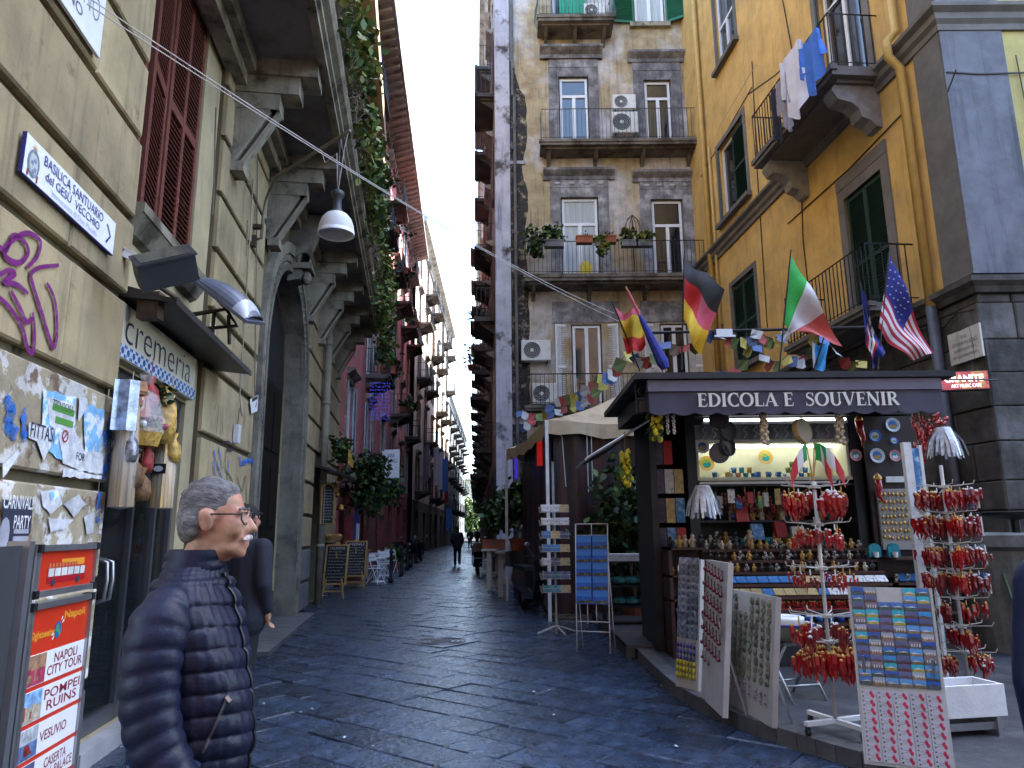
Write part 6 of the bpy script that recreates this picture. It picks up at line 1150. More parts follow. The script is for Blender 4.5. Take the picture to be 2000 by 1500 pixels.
for i in range(4): a = PI/2*i+.35; b.lathe([(.028, -.012), (.028, .012)], 10, (math.cos(a)*.25, math.sin(a)*.25, .03), 0, Matrix(((0, 0, 1), (1, 0, 0), (0, 1, 0)))); b.bx(math.cos(a)*.25-.012, math.cos(a)*.25+.012, math.sin(a)*.25-.02, math.sin(a)*.25+.02, .02, .07)
b.build('castor', m_black, t)
charm_ring(t, 1.74, .23, 8, (18, 0, 22, 8), .12, cl1, .01); charm_ring(t, 1.46, .22, 8, (8, 3, 10, 0), .085, cl1); charm_ring(t, 1.14, .24, 7, (10, 4, 12), .06, cl1[:3]); charm_ring(t, .80, .25, 9, (0, 7, 5), .12, cl1, .03); charm_ring(t, .62, .2, 9, 16, .13, cl1[:1], .02)
m_it = [mat('flag green', (.02, .26, .06), .7, var=.1), mat('flag white', (.62, .62, .63), .7, var=.05), mat('flag red', (.42, .03, .035), .7, var=.1)]
for i, (ang, wv) in enumerate(((-2.6, 0), (-1.3, 1), (-.4, 2))):
    tt = thing('paper_flag', ('left', 'front', 'right')[i]+' small Italian flag on top of the charm rack', 'flag', p+Vector((0, 0, 1.78)), ang, 'small Italian flags'); b = MB(); b.tube([(0, 0, 0), (.05, 0, .30)], .005, 4); b.build('stick', m_wood, tt); b = MB(); b.grid(lambda u, v: (.05+u*.17, .03*math.sin(u*5+wv)*u, .29-.13*(1-v)-u*u*.22), 12, 5, None, lambda u, v: min(2, int(u*3))); b.build('cloth', m_it, tt, True)
pr = D(1868, 1150, 6.75); pr.z = PZ; t = thing('charm_rack', 'tall revolving rack of red horns and postcards at the right end of the kiosk', 'rack', pr)
b = MB(); b.tube([(0, 0, 0), (0, 0, 2.0)], .016, 8); b.build('pole', m_cable, t, True); b = MB(); [b.box((math.cos(a)*.15, math.sin(a)*.15, .04), (.3, .03, .03), Matrix.Rotation(a, 3, 'Z')) for a in (.3, 1.87, 3.44, 5.0)]; b.build('foot', m_dirtywhite, t)
for z, k in ((1.80, (18, 14)), (1.56, (22, 24)), (1.28, (18, 12)), (1.05, (12, 14)), (.80, (6, 2, 0)), (.56, (0, 16, 0)), (.34, (12, 0, 4))): charm_ring(t, z, .24, 6, k, .12, cl1)
for z in (.85, 1.1, 1.35, 1.6):
    for a in (.2, 5.9, .7):
        b = MB(); M = Matrix.Translation((0, 0, z)) @ Matrix.Rotation(a, 4, 'Z'); b.bx(.25, .262, -.06, .06, 0, .17); b.xf(M).build('postcard', bpal[0 if a < .5 else 2], t)
# white post stand with wire hooks
p0 = D(1800, 1100, 7.3); p0.z = PZ; t = thing('post_stand', 'tall white post stand with wire hooks and a blue panel before the kiosk wing', 'stand', p0); b = MB(); b.bx(-.06, .02, -.03, .03, 0, 2.28); b.bx(.10, .13, -.02, .02, 0, 2.25); b.build('post', m_dirtywhite, t); b = MB(); b.bx(.02, .10, -.01, .005, 1.78, 2.22); b.build('panel', bpal[0], t); b = MB()
for i in range(9):
    z = .35+i*.16
    for dx in (-.1, .05): b.tube([(-.02, -.03, z), (dx, -.2, z+.02)], .004, 4)
b.build('hook', m_alu, t)
p0 = G(1905, 1440, PZ); t = thing('foam_planter', 'white foam planter box on a low metal stand at the right', 'planter', p0+Vector((-.05, .12, 0)), R(10)); b = MB(); w, d, h, e = .30, .14, .21, .025; z0 = .13
b.slab([(-w, -d), (w, -d), (w, d), (-w, d)], z0, z0+.03); b.bx(-w, w, -d, -d+e, z0+.03, z0+h); b.bx(-w, w, d-e, d, z0+.03, z0+h); b.bx(-w, -w+e, -d+e, d-e, z0+.03, z0+h); b.bx(w-e, w, -d+e, d-e, z0+.03, z0+h); b.build('box', mat('foam', (.68, .69, .70), .8, var=.08, vs=8, bump=.2), t); b = MB(); b.bx(-w*.9, w*.95, -d*.8, -d*.6, .04, .09); b.bx(-w*.9, w*.95, d*.6, d*.8, .04, .09); b.bx(-w*.8, -w*.7, -d, d, .0, .125); b.bx(w*.7, w*.8, -d, d, 0, .125); b.build('stand', m_alu, t)
# folding stool carrying a bucket and a basin
p0 = G(1565, 1370, PZ); t = thing('folding_stool', 'grey folding stool behind the magnet boards', 'stool', p0+Vector((0, .15, 0)), .3); b = MB()
for sx in (-.17, .17): b.tube([(sx, -.2, 0), (sx, .12, .45)], .013, 6); b.tube([(sx*.85, .2, 0), (sx*.85, -.12, .45)], .013, 6)
b.tube([(-.17, -.12, .12), (.17, -.12, .12)], .01, 5); b.tube([(-.15, .12, .12), (.15, .12, .12)], .01, 5); b.build('leg', m_alu, t, True); b = MB(); b.bx(-.19, .19, -.16, .16, .45, .475); b.build('seat', m_darkmet, t)
b = MB(); b.lathe([(0, 0), (.14, 0), (.21, .13), (.225, .13), (.225, .145), (.2, .145), (.13, .02), (0, .02)], 22); b.lathe([(.224, .128), (.23, .14), (.224, .148)], 22, (0, 0, 0), 1); one(b, 'basin', [mat('beige enamel', (.42, .38, .30), .4, var=.1), m_navy], 'beige basin with a blue rim on the stool', 'basin', p0+Vector((-.02, .12, .478)), 0, None, True)
b = MB(); b.lathe([(0, 0), (.13, 0), (.14, .06), (.17, .09), (.17, .11), (.13, .12), (.1, .1), (.1, .03), (0, .03)], 22); one(b, 'plastic_tub', m_white, 'white plastic tub stacked in the beige basin', 'tub', p0+Vector((-.04, .14, .56)), 0, None, True)
# big concrete tub at the right
p0 = Vector((6.05, 8.95, PZ)); t = thing('concrete_planter', 'large round concrete planter with scrawled graffiti before the dark masonry', 'planter', p0); b = MB(); b.lathe([(0, 0), (.5, 0), (.56, .9), (.58, 1.15), (.66, 1.2), (.66, 1.33), (.58, 1.36), (.52, 1.25), (0, 1.2)], 32); b.build('tub', mat('weathered concrete', (.13, .13, .12), .85, var=.25, vs=5, bump=.4, streak=.4), t)
b = MB(); q = [(a, z) for a, z in smooth_path([(-2.35, .9), (-2.2, .5), (-2.05, .75), (-1.9, 1.0), (-1.8, .6), (-2.0, .35), (-1.7, .3)])]; b.tube([(.585*math.cos(a), .585*math.sin(a), z) for a, z in q], .016, 4); b.build('graffiti', mat('olive spray', (.10, .17, .08), .6, var=.1), t)
b = MB(); b.lathe([(0, 1.5), (.34, 1.56), (.36, 1.6), (.3, 1.58), (0, 1.53)], 20, (.1, 0, 0)); b.tube([(.1, 0, 1.2), (.1, 0, 1.52)], .05, 6); b.build('dish', m_iron, t)
# ------------------------------------------------------------------ postcard racks on the street
p0 = G(1087, 1238); t = thing('postcard_spinner', 'tall revolving wire rack of postcards beside the beige parasol', 'rack', p0); b = MB(); b.tube([(0, 0, 0), (0, 0, 1.95)], .018, 8); [b.tube([(0, 0, .12), (math.cos(a)*.32, math.sin(a)*.32, .02)], .016, 5) for a in (.4, 1.97, 3.54, 5.1)]; b.build('pole', m_cable, t)
H_ = [.62+i*.2 for i in range(7)]
pcm = [MB().bx(-.075, .075, -.004, 0, 0, .105).mesh('postcard', q) for q in (bpal[0], bpal[1], bpal[2], mat('card dusk', (.10, .12, .22), .4, var=.5, vs=15), mat('card teal', (.05, .22, .28), .4, var=.5, vs=15))]
for z in H_:
    b = MB()
    for q in (.0, .06): b.tube([(sx*.22, sy*.22, z+q) for sx, sy in ((-1, -1), (1, -1), (1, 1), (-1, 1))], .004, 4, closed=True)
    for sx in (-.2, -.07, .07, .2): b.tube([(sx, -.22, z-.02), (sx, -.24, z+.08)], .003, 3); b.tube([(-.22, sx, z-.02), (-.24, sx, z+.08)], .003, 3)
    b.tube([(0, 0, z), (.22, .22, z)], .004, 3); b.tube([(0, 0, z), (-.22, -.22, z)], .004, 3); b.build('wire_tier', m_cable, t)
    for k in range(3):
        for sd in (0, 1):
            o = link('postcard', pcm[rnd.randrange(5)], t, ((-.14+k*.14, -.205, z+.005) if sd == 0 else (-.205, -.14+k*.14, z+.005))); o.rotation_euler = (R(-12), 0, 0 if sd == 0 else -PI/2)
a_ = G(1127, 1274); c_ = G(1192, 1277); d_ = c_-a_; w = d_.length; t = thing('calendar_rack', 'white wire rack holding bright blue sea calendars in two columns', 'rack', a_, math.atan2(d_.y, d_.x)); b = MB()
for x in (0, w): b.tube([(x, 0, 0), (x, .03, .62), (x, .1, 1.62)], .009, 6); b.tube([(x, .35, 0), (x, .08, 1.1)], .008, 5); b.tube([(w*.35 if x == 0 else w*.62, .02, .35), (w*.35 if x == 0 else w*.62, .02, .6)], .006, 4)
for z, y in ((.26, .012), (.38, .02), (.62, .03), (1.62, .1), (1.47, .09)): b.tube([(0, y, z), (w, y, z)], .007, 5)
b.tube([(w/2, .09, 1.47), (w/2, .1, 1.62)], .006, 4); b.build('wire_frame', m_white, t, True)
cal = MB(); cal.bx(0, w*.47, -.006, 0, 0, .185, 0); cal.bx(.004, w*.47-.004, -.0075, -.006, .095, .18, 1); cal.add([(.005, -.0078, .02), (.06, -.0078, .055), (.11, -.0078, .035), (w*.47-.01, -.0078, .06), (w*.47-.01, -.0078, .012), (.005, -.0078, .01)], [(5, 4, 3, 2, 1, 0)], 2); calm = cal.mesh('calendar', [mat('calendar blue', (.015, .12, .55), .35, var=.2, vs=10), mat('calendar sky', (.05, .25, .75), .35, var=.15, vs=6), mat('calendar coast', (.06, .09, .03), .5, var=.5, vs=40, c2=(.35, .25, .12), ms=30)])
for r_ in range(5):
    for c in range(2): o = link('calendar', calm, t, (.01+c*w*.5, -.015+.018*r_, .60+r_*.172)); o.rotation_euler = (R(-9), 0, 0)
t = thing('newspaper_shelf', 'dark low shelf of folded papers and teal bags left of the kiosk', 'shelf', (1.75, 11.4, .14)); b = MB()
for z in (.25, .55, .9): b.bx(-.35, .45, -.2, .2, z, z+.03)
b.bx(-.38, -.35, -.2, .2, 0, .95); b.bx(.45, .48, -.2, .2, 0, .95); b.build('frame', m_kbody, t); b = MB()
for z, n in ((.93, 6),): [b.bx(-.3+rnd.uniform(-.02, .02), .3+rnd.uniform(-.02, .02), -.18, .15, z+i*.018, z+i*.018+.014) for i in range(n)]
b.build('folded_paper', m_dirtywhite, t); b = MB(); [b.ball((-.15+.18*i, -.05, z), (.14, .12, .07), 8, 5) for i in range(3) for z in (.34, .64)]; b.build('folded_bag', mat('teal bag', (.03, .16, .17), .5, var=.3, vs=8), t)
# ------------------------------------------------------------------ flags on the kiosk roof
def cloth(label, Y, pole, corners, cols, pick, waves=.07, nu=18, nv=18, name='flag', group='flags on the kiosk roof', seed=0, pr=.010):
    pa = D(*pole[0], Y); pb = D(*pole[1], Y); t = thing(name, label, 'flag', pb, 0, group); b = MB(); b.tube([pa-pb, Vector((0, 0, 0))], pr, 6); b.build('pole', m_iron, t); ht, hb, ft, fb = [D(*c, Y) for c in corners]
    def fn(u, v):
        a = ht.lerp(hb, v); c = ft.lerp(fb, v); p = a.lerp(c, u); n_ = math.sin(u*7+v*3.0+seed)*waves*min(1, u*3)+math.sin(v*9+u*4+seed)*waves*.5*min(1, u*3)
        return p-pb+Vector((.25*n_*(.3+u), n_*1.3, -.035*math.sin(u*PI)))
    b = MB(); b.grid(fn, nu, nv, None, pick); b.build('cloth', cols, t, True); return t
fl = lambda n, c: mat('flag cloth '+n, c, .75, var=.10, vs=6)
f_blk, f_red, f_yel, f_pink = fl('black', (.022, .022, .024)), fl('scarlet', (.46, .02, .022)), fl('gold', (.62, .42, .03)), fl('faded red', (.50, .09, .13))
f_grn, f_wht, f_blu, f_azu = fl('green', (.03, .36, .06)), fl('white', (.62, .62, .66)), fl('royal blue', (.02, .03, .22)), fl('azure', (.03, .25, .55))
cloth('black, red and gold flag flying over the middle of the kiosk roof', 8.4, ((1337, 490), (1331, 722)), ((1338, 503), (1335, 622), (1416, 562), (1368, 698)), [f_blk, f_red, f_yel, f_pink], lambda u, v: 0 if v < .34 else ((1 if u < .5 else 3) if v < .68 else 2), .08, 18, 18, seed=1)
cloth('green, white and red Italian flag flying over the kiosk roof', 8.3, ((1545, 488), (1522, 722)), ((1545, 497), (1531, 634), (1646, 676), (1560, 648)), [f_grn, f_wht, fl('coral', (.50, .10, .09))], lambda u, v: 0 if u < .30 else (1 if u < .62 else 2), .06, 21, 14, seed=2)
tf = cloth('stars and stripes flag at the right end of the kiosk roof', 8.3, ((1737, 490), (1714, 722)), ((1738, 500), (1716, 640), (1822, 690), (1783, 704)), [f_blu, f_wht, fl('stripe red', (.40, .025, .05))], lambda u, v: 0 if (u < .55 and v < .5) else (2 if int(v*13) % 2 == 0 else 1), .05, 26, 26, seed=3)
cl = [o for o in kids(tf) if o.name.startswith('cloth')][0]; b = MB()
me = cl.data
for i in range(1, 13, 2):
    for j in range(1, 12, 3):
        v = me.vertices[i*27+j+(i//2 % 2)].co; [b.add([v+Vector((0, -.006, 0)), v+Vector((.014*math.cos(a-.32), -.006, .014*math.sin(a-.32)))*.5, v+Vector((.016*math.cos(a), -.006, .016*math.sin(a))), v+Vector((.014*math.cos(a+.32), -.006, .014*math.sin(a+.32)))*.5], [(0, 1, 2, 3)]) for a in (1.57, 2.83, 4.08, 5.34, .31)]
b.build('star', f_wht, tf)
cloth('furled blue ensign with red and white stripes left of the stars and stripes flag', 8.35, ((1679, 552), (1716, 722)), ((1680, 556), (1690, 650), (1728, 690), (1706, 720)), [f_blu, f_wht, f_red], lambda u, v: 2 if (.3 < u < .42 or .62 < u < .72) and v > .3 else (1 if (.42 <= u < .48 or .56 < u <= .62) else 0), .05, 22, 10, seed=4)
cloth('small azure and white flag behind the Italian flag', 8.6, ((1612, 650), (1590, 722)), ((1586, 668), (1588, 718), (1618, 668), (1612, 722)), [f_azu, f_wht], lambda u, v: 1 if u < .25 else 0, .03, 10, 8, seed=5)
cloth('red and yellow flag bunched at the left end of the kiosk roof', 8.5, ((1196, 590), (1250, 725)), ((1202, 600), (1224, 692), (1250, 604), (1262, 674)), [f_pink, f_yel, f_red], lambda u, v: 0 if v < .2 else (1 if v < .66 else 2), .10, 12, 20, seed=6)
pa, pb = D(1222, 560, 8.3), D(1302, 725, 8.3); t = thing('flag', 'tightly furled royal blue flag on a slanting pole at the left of the kiosk roof', 'flag', pb, 0, 'flags on the kiosk roof'); b = MB(); b.tube([pa-pb, Vector((0, 0, 0))], .011, 6); b.build('pole', m_wood, t); b = MB(); b.tube([(pa-pb)*q for q in (.66, .6, .5, .4, .25, .1, .03)], [.015, .03, .04, .05, .06, .075, .05], 9); b.build('cloth', f_blu, t); b = MB(); b.tube([(pa-pb)*q for q in (.96, .86, .8, .72, .67)], [.012, .02, .014, .022, .014], 6); b.build('ribbon', f_pink, t)
# bunting of small pennants
def bunting(label, pts, n, sag=.25, sz=.14, seed=1):
    rr_ = random.Random(seed); P = [D(*p) for p in pts]; t = thing('bunting', label, 'bunting', P[0], 0, 'strings of pennants'); b = MB(); path = []
    for i in range(len(P)-1):
        for k in range(12): u = k/12; q = P[i].lerp(P[i+1], u); q.z -= sag*4*u*(1-u)*.4; path.append(q-P[0])
    path.append(P[-1]-P[0]); b.tube(path, .005, 3); b.build('cord', m_bcable, t); L_ = len(path)-1
    pm_ = [MB().add([(-sz/2, 0, 0), (sz/2, 0, 0), (sz*.45, .01, -sz*.9), (0, -.015, -sz*1.1), (-sz*.45, .015, -sz*.85)], [(0, 1, 2, 3, 4)]).mesh('pennant', q) for q in (fl('faded blue', (.10, .16, .34)), fl('faded white', (.42, .42, .40)), fl('dull red', (.32, .06, .05)), fl('olive green', (.13, .18, .06)), fl('dull yellow', (.42, .35, .08)))]
    for k in range(n):
        f = (k+.5)/n*L_; i = int(f); q = path[i].lerp(path[min(i+1, L_)], f-i); o = link('pennant', pm_[k % 5], t, q, rr_.uniform(-.8, .8)); o.rotation_euler = (rr_.uniform(-.7, .7), rr_.uniform(-.4, .4), rr_.uniform(-.8, .8))
bunting('string of faded pennants from the balcony to the red and yellow flag', ((1015, 830, 15), (1090, 775, 13), (1170, 735, 11), (1230, 680, 9)), 20, .2, .17, 1)
bunting('string of faded pennants running along the front of the kiosk roof', ((1230, 690, 8.9), (1300, 668, 8.7), (1400, 640, 8.6), (1480, 645, 8.6), (1540, 640, 8.6)), 22, .3, .14, 2)
bunting('string of faded pennants drooping behind the Italian flag', ((1400, 720, 8.9), (1470, 660, 8.9), (1540, 690, 8.9), (1600, 640, 8.9), (1690, 700, 8.9)), 20, .5, .14, 3)
bunting('lower string of pennants over the beige parasol', ((1010, 800, 14), (1110, 790, 13), (1200, 720, 10)), 16, .3, .16, 4)
b = MB(); b.tube([(0, 0, 0), (2.9, 0, .05)], .02, 6); one(b, 'roof_rail', m_iron, 'dark horizontal rail above the kiosk roof', 'rail', D(1270, 650, 9.2))
p = D(1412, 648, 8.6); t = thing('spotlight', 'small silver spotlight on the rail above the kiosk', 'spotlight', p); b = MB(); b.bx(-.1, .1, -.06, .06, -.06, .02); b.bx(-.13, .13, -.075, .075, -.085, -.06); b.build('housing', m_alu, t); b = MB(); b.bx(-.01, .01, -.02, .02, .02, .1); b.build('bracket', m_iron, t)
# ------------------------------------------------------------------ beige parasol and the dim dining tent
m_canv = mat('beige canvas', (.50, .375, .235), .85, var=.12, vs=2, streak=.3, bump=.15); m_curt2 = mat('dark tent sheet', (.028, .02, .024), .4, var=.5, vs=2, stretch=(5, 5, .3), c2=(.09, .03, .035), ms=1.6)
t = thing('dining_tent', 'beige canvas canopy with dark plastic side sheets left of the kiosk', 'canopy', (2.6, 15, 0))
c4 = [Vector((-1.98, -2.1, 3.5)), Vector((2.1, -2.1, 3.5)), Vector((2.1, 2, 3.4)), Vector((-2.75, 1.7, 3.38))]; pk = Vector((0, 0, 4.55)); b = MB()
for i in range(4):
    a, c = c4[i], c4[(i+1) % 4]
    def fn(u, v, a=a, c=c):
        e = a.lerp(c, u); e = e+Vector((0, 0, -.10*math.sin(u*PI)+.015*math.sin(u*20))); p = e.lerp(pk, v); p.z -= .16*math.sin(v*PI)*(1-.3*abs(2*u-1)); return p
    b.grid(fn, 12, 8); b.grid(lambda u, v, a=a, c=c: a.lerp(c, u)+Vector((0, 0, -.10*math.sin(u*PI)+.015*math.sin(u*20)-(.24+.03*math.sin(u*30))*v))+Vector((0, -.02*math.sin(u*14)*v, 0)), 20, 2)
b.build('canopy', m_canv, t, True)
for c in c4: b = MB(); b.bx(c.x-.03, c.x+.03, c.y-.03, c.y+.03, 0, c.z); b.build('post', m_dirtywhite, t)
b = MB(); b.grid(lambda u, v: (-1.9-.45*u+.03*math.sin(u*30), -1.95+3.9*u, .1+v*3.3), 40, 2); b.grid(lambda u, v: (-1.85+3.9*u, -1.9+.03*math.sin(u*44), .1+v*3.25), 60, 2); b.build('side_sheet', m_curt2, t, True)
b = MB(); b.tube([(-1.9, -2.05, 3.4), (-1.7, -2.05, 3.2), (-1.65, -2.05, 2.3)], .012, 4); b.tube([(-1.25, -2.06, 3.3), (-1.25, -2.06, 2.2)], .012, 4); b.tube([(-1.17, -2.06, 3.3), (-1.17, -2.06, 2.3)], .012, 4); b.build('tie_cord', m_cable, t)
pl_ = D(1055, 885, 14.2)
t2_ = thing('heater_lamp', 'glowing red heater lamp inside the dining tent', 'lamp', pl_); b = MB(); b.grid(lambda u, v: ((u-.5)*.13, -.02, (v-.5)*.5), 2, 2); b.build('element', mat('red heater glow', (.25, .008, .008), .5, var=.7, vs=8, emit=.12), t2_); b = MB(); b.bx(-.09, .09, 0, .05, -.3, .3); b.build('reflector', m_kbody, t2_)
b = MB(); b.bx(-.035, .035, -.02, .02, -.22, .22); one(b, 'violet_lamp', mat('violet glow', (.03, .015, .35), .5, var=.5, vs=6, emit=.12), 'small violet lamp at the left end of the dining tent', 'lamp', D(1008, 915, 15.5))
leafy('tent_plant', 'dark leafy shrub in front of the dining tent', 'plant', (2.05, 12.6, 0), 2.1, .75, 1500, .12, (1, 1, 1, 0), None, 9, (.25, .4, m_terra, 0))
# ------------------------------------------------------------------ street name plaque and lit sign on the masonry
q = [Y_.px(*p) for p in ((1857, 655), (1928, 695))]; x0, x1 = q[0][0], q[1][0]; t = thing('street_plaque', 'cracked marble street name plaque VIA GIOVANNI PALADINO on the masonry corner', 'plaque', Y_.w(x0, .03, 3.98), Y_.a); w = x1-x0
b = MB(); b.prism([(0, 0), (w, 0), (w, .5), (w*.45, .49), (w*.42, .455), (w*.38, .49), (0, .49)], -.03, 0); b.build('slab', m_marble, t)
for tx, z, ww, hh in (('VIA', .36, .2, .05), ('GIOVANNI PALADINO', .26, .78, .06), ('QUARTIERE PORTO', .165, .7, .05), ('ARC. QUARTIERE PENDINO', .07, .8, .05)): text('lettering', tx, w*(1-ww)/2, z, w*ww, hh, -.033, m_gink, t, .0)
b = MB(); b.ribbon([(w*.72, .5), (w*.74, .3), (w*.76, .0)], .008, -.0325); b.build('crack', m_dark, t)
p = D(1884, 743, 9.9); t = thing('lit_sign', 'small glowing pink and red sign box under the street plaque', 'sign', p, R(-12)); b = MB(); b.bx(-.32, .32, 0, .1, -.14, .14); b.build('case', m_iron, t); b = MB(); b.bx(-.30, .30, -.006, 0, -.125, .125); b.build('panel', mat('sign glow', (.62, .10, .12), .4, var=.5, vs=7, emit=.05, c2=(.6, .45, .1), ms=6), t)
m_sg = mat('sign letters glow', (1, .82, .82), .4, var=0, emit=.45); text('lettering', 'GRANITE', -.26, -.02, .5, .10, -.009, m_sg, t, .02); text('lettering', 'ART MUSIC CAFE', -.18, -.10, .38, .05, -.009, m_sg, t, .0)
b = MB(); b.tube([D(1290, 742, 8.6), D(1600, 738, 9.0), D(1950, 742, 9.6)], .012, 5); one(b, 'sagging_cable', m_bcable, 'black cable running behind the kiosk roof to the lit sign', 'cable')
b = MB(); b.grid(lambda u, v: (u*.28, -.012, v*.42+.03*math.sin(u*6)), 8, 8); tg = thing('wall_graffiti', 'pale blue graffiti patch on the right masonry face', 'graffiti', Vector((cnr.x+.62, cnr.y-.03, 2.05))); b = MB(); [b.ribbon(smooth_path(s_), .05, 0) for s_ in ([(.0, .0), (.05, .25), (.15, .4), (.22, .25), (.1, .15), (.2, -.05)], [(-.1, .35), (.05, .42), (.2, .5)])]; b.build('stroke', mat('pale blue spray', (.22, .28, .36), .6, var=.2), tg)
# ------------------------------------------------------------------ laundry on the yellow house
def hang(label, F, x0, x1, y, z, h, m_, seed, kind='cloth', group='laundry on the upper yellow balcony'):
    t = F.w(x0, y, z); rr_ = random.Random(seed); b = MB()
    def fn(u, v):
        sp = 1+.10*math.sin(v*3+seed); x = (u-.5)*(x1-x0)*sp+(x1-x0)/2; return (x, .05*math.sin(u*9+seed+v*2)*(.3+v)+.05*v, -h*v*(1-.10*math.sin(u*4+seed))-.03*math.sin(u*PI*2)**2)
    b.grid(fn, 12, 10)
    if kind == 'shirt':
        for s_ in (0, 1):
            bx_ = 0 if s_ == 0 else (x1-x0); sg = -1 if s_ == 0 else 1
            b.grid(lambda u, v: (bx_+sg*(.02+.10*v)+sg*.09*(u-.5), .06*math.sin(u*5+v*3), -.04-h*.62*v), 4, 6)
    o = one(b, 'laundry_'+kind, m_, label, 'laundry', t, F.a, group, True); return o
yb = 1.35
b = MB(); b.tube([Y_.w(5.9, yb, 11.15), Y_.w(8.2, yb, 11.3)], .006, 4); one(b, 'clothes_line', m_cable, 'clothes line stretched along the upper yellow balcony', 'line')
lw_ = lambda x, y: Y_.px(x, y, yb)
hang('dark navy trousers hanging at the far end of the clothes line', Y_, lw_(1500, 180)[0], lw_(1520, 180)[0], yb, lw_(1510, 175)[1], 1.15, mat('navy cotton', (.015, .017, .035), .9, var=.2), 1, 'trousers')
hang('grey lilac shirt hanging between the trousers and the white shirt', Y_, lw_(1524, 150)[0], lw_(1538, 150)[0], yb+.03, lw_(1530, 150)[1], 1.1, mat('lilac cotton', (.33, .32, .42), .9, var=.15), 2, 'shirt')
hang('white shirt with long sleeves hanging on the clothes line', Y_, lw_(1536, 120)[0], lw_(1570, 120)[0], yb+.06, lw_(1555, 90)[1], 1.25, mat('white cotton', (.60, .62, .78), .9, var=.1), 3, 'shirt')
hang('bright blue shirt hanging nearest on the clothes line', Y_, lw_(1576, 80)[0], lw_(1606, 80)[0], yb+.09, lw_(1592, 68)[1], .95, mat('blue cotton', (.06, .19, .72), .9, var=.15), 4, 'shirt')
t = leafy('balcony_pot', 'red flower pot with small flowers on the upper yellow balcony', 'plant', Y_.w(8.95, .8, 9.76), .3, .16, 60, .08, (0, 2), None, 3, (.14, .2, m_terra, 0))
# ------------------------------------------------------------------ cafe easels, chalk boards and goods beyond the portal
def scribble(b, x0, x1, z, y, seed):
    rr_ = random.Random(seed); x = x0
    while x < x1-.02:
        w = rr_.uniform(.03, .08); pts = [(x+w*i/5, z+rr_.uniform(-.009, .009)) for i in range(6)]; b.ribbon(pts, .006, y); x += w+.018
def easel(label, p, rz, w, h, z0, head):
    t = thing('menu_easel', label, 'easel', p, rz, 'cafe menu easels'); Ml = Matrix.Rotation(R(-9), 4, 'X'); f = .035
    b = MB(); b.bx(-w/2, w/2, 0, .02, z0, z0+h); b.xf(Ml).build('slate', m_slate, t); b = MB(); b.bx(-w/2-f, -w/2, -.012, .03, z0-f, z0+h+f); b.bx(w/2, w/2+f, -.012, .03, z0-f, z0+h+f); b.bx(-w/2, w/2, -.012, .03, z0-f, z0); b.bx(-w/2, w/2, -.012, .03, z0+h, z0+h+f); b.bx(-.05, .05, -.005, .02, z0+h+f, z0+h+.09); b.xf(Ml).build('frame', m_wood, t)
    b = MB(); b.tube([(-w*.38, .02, z0+.1), (-w*.55, -.04, 0)], .02, 5); b.tube([(w*.38, .02, z0+.1), (w*.55, -.04, 0)], .02, 5); b.tube([(0, .1, z0+h*.8), (0, .55, 0)], .018, 5); b.box((0, .0, z0*.45), (w*.95, .02, .035)); b.build('leg', m_wood, t)
    b = MB(); [scribble(b, -w*.42, w*.42 if i % 3 else w*.25, z0+h*.84-i*h*.085, -.004, i*7+len(label)) for i in range(10)]; b.xf(Ml).build('chalk_writing', m_chalk, t)
    tb = text_mb(head, w*.75, .06); tb.xf(Ml @ Matrix.Translation((-w*.37, -.004, z0+h*.9))).build('lettering', m_chalk, t); return t
easel('left cafe easel with white chalk menu on a black board', G(650, 1168), R(-8), .50, .88, .34, 'COLAZIONE'); easel('right cafe easel with dense chalk menu behind the first one', G(690, 1148), R(-4), .56, .92, .34, 'MENU')
p = L.w(PIPE_S, .24, 1.72); t = thing('chalk_board', 'arched wooden menu board hung on the rain pipe', 'menu board', p, L.a+R(-48)); arch = [(-.17, 0), (.17, 0)]+[(.17*math.cos(a*PI/10), .72+.17*math.sin(a*PI/10)) for a in range(11)]
b = MB(); b.prism(arch, 0, .02); b.build('slate', m_slate, t); b = MB(); b.tube([(x, -.005, z) for x, z in arch], .026, 5, closed=True); b.build('frame', m_wood, t); b = MB(); [scribble(b, -.12, .12, .74-i*.065, -.004, i) for i in range(11)]; b.build('chalk_writing', m_chalk, t)
# small awning, golden ornaments and plants of the cafe
b = MB(); b.prismx([(.05, 2.95), (-.75, 2.72), (-.75, 2.75), (.05, 3.02)], 12.75, 14.5); b.build('cafe_awning', m_kbody, L.root); b = MB(); b.bx(12.95, 14.3, .3, .36, 0, 2.75); b.build('cafe_door', m_dark, L.root)
t = thing('flower_rack', 'small yellow railing rack with plants above the cafe awning', 'rack', L.w(13.5, .5, 3.02), L.a); b = MB(); [b.tube([(-.6+.15*i, -.2, 0), (-.6+.15*i, -.2, .3)], .01, 4) for i in range(9)]; b.tube([(-.6, -.2, .3), (.6, -.2, .3)], .012, 4); b.tube([(-.6, -.2, .15), (.6, -.2, .15)], .012, 4); b.build('railing', mat('yellow lacquer', (.45, .26, .04), .5, var=.1), t); leaves(240, lambda: (rnd.uniform(-.6, .6), rnd.gauss(0, .1), .35+rnd.gauss(0, .15)), .1, (0, 1, 1)).build('foliage', m_leaf, t)
for i in range(16):
    p = D(rnd.uniform(636, 668), rnd.uniform(930, 1005), 16.6); b = MB(); b.lathe([(.0, .12), (.03, .11), (.05, .05), (.075, 0), (.06, .0), (0, .06)], 8); b.ball((0, 0, -.01), .02, 5, 3); b.tube([(0, 0, .12), (0, 0, .3)], .004, 3)
    one(b, 'golden_bell', m_gold if i % 4 else m_darkred, 'golden bell ornament hanging outside the cafe door', 'ornament', p, 0, 'golden bells at the cafe', True)
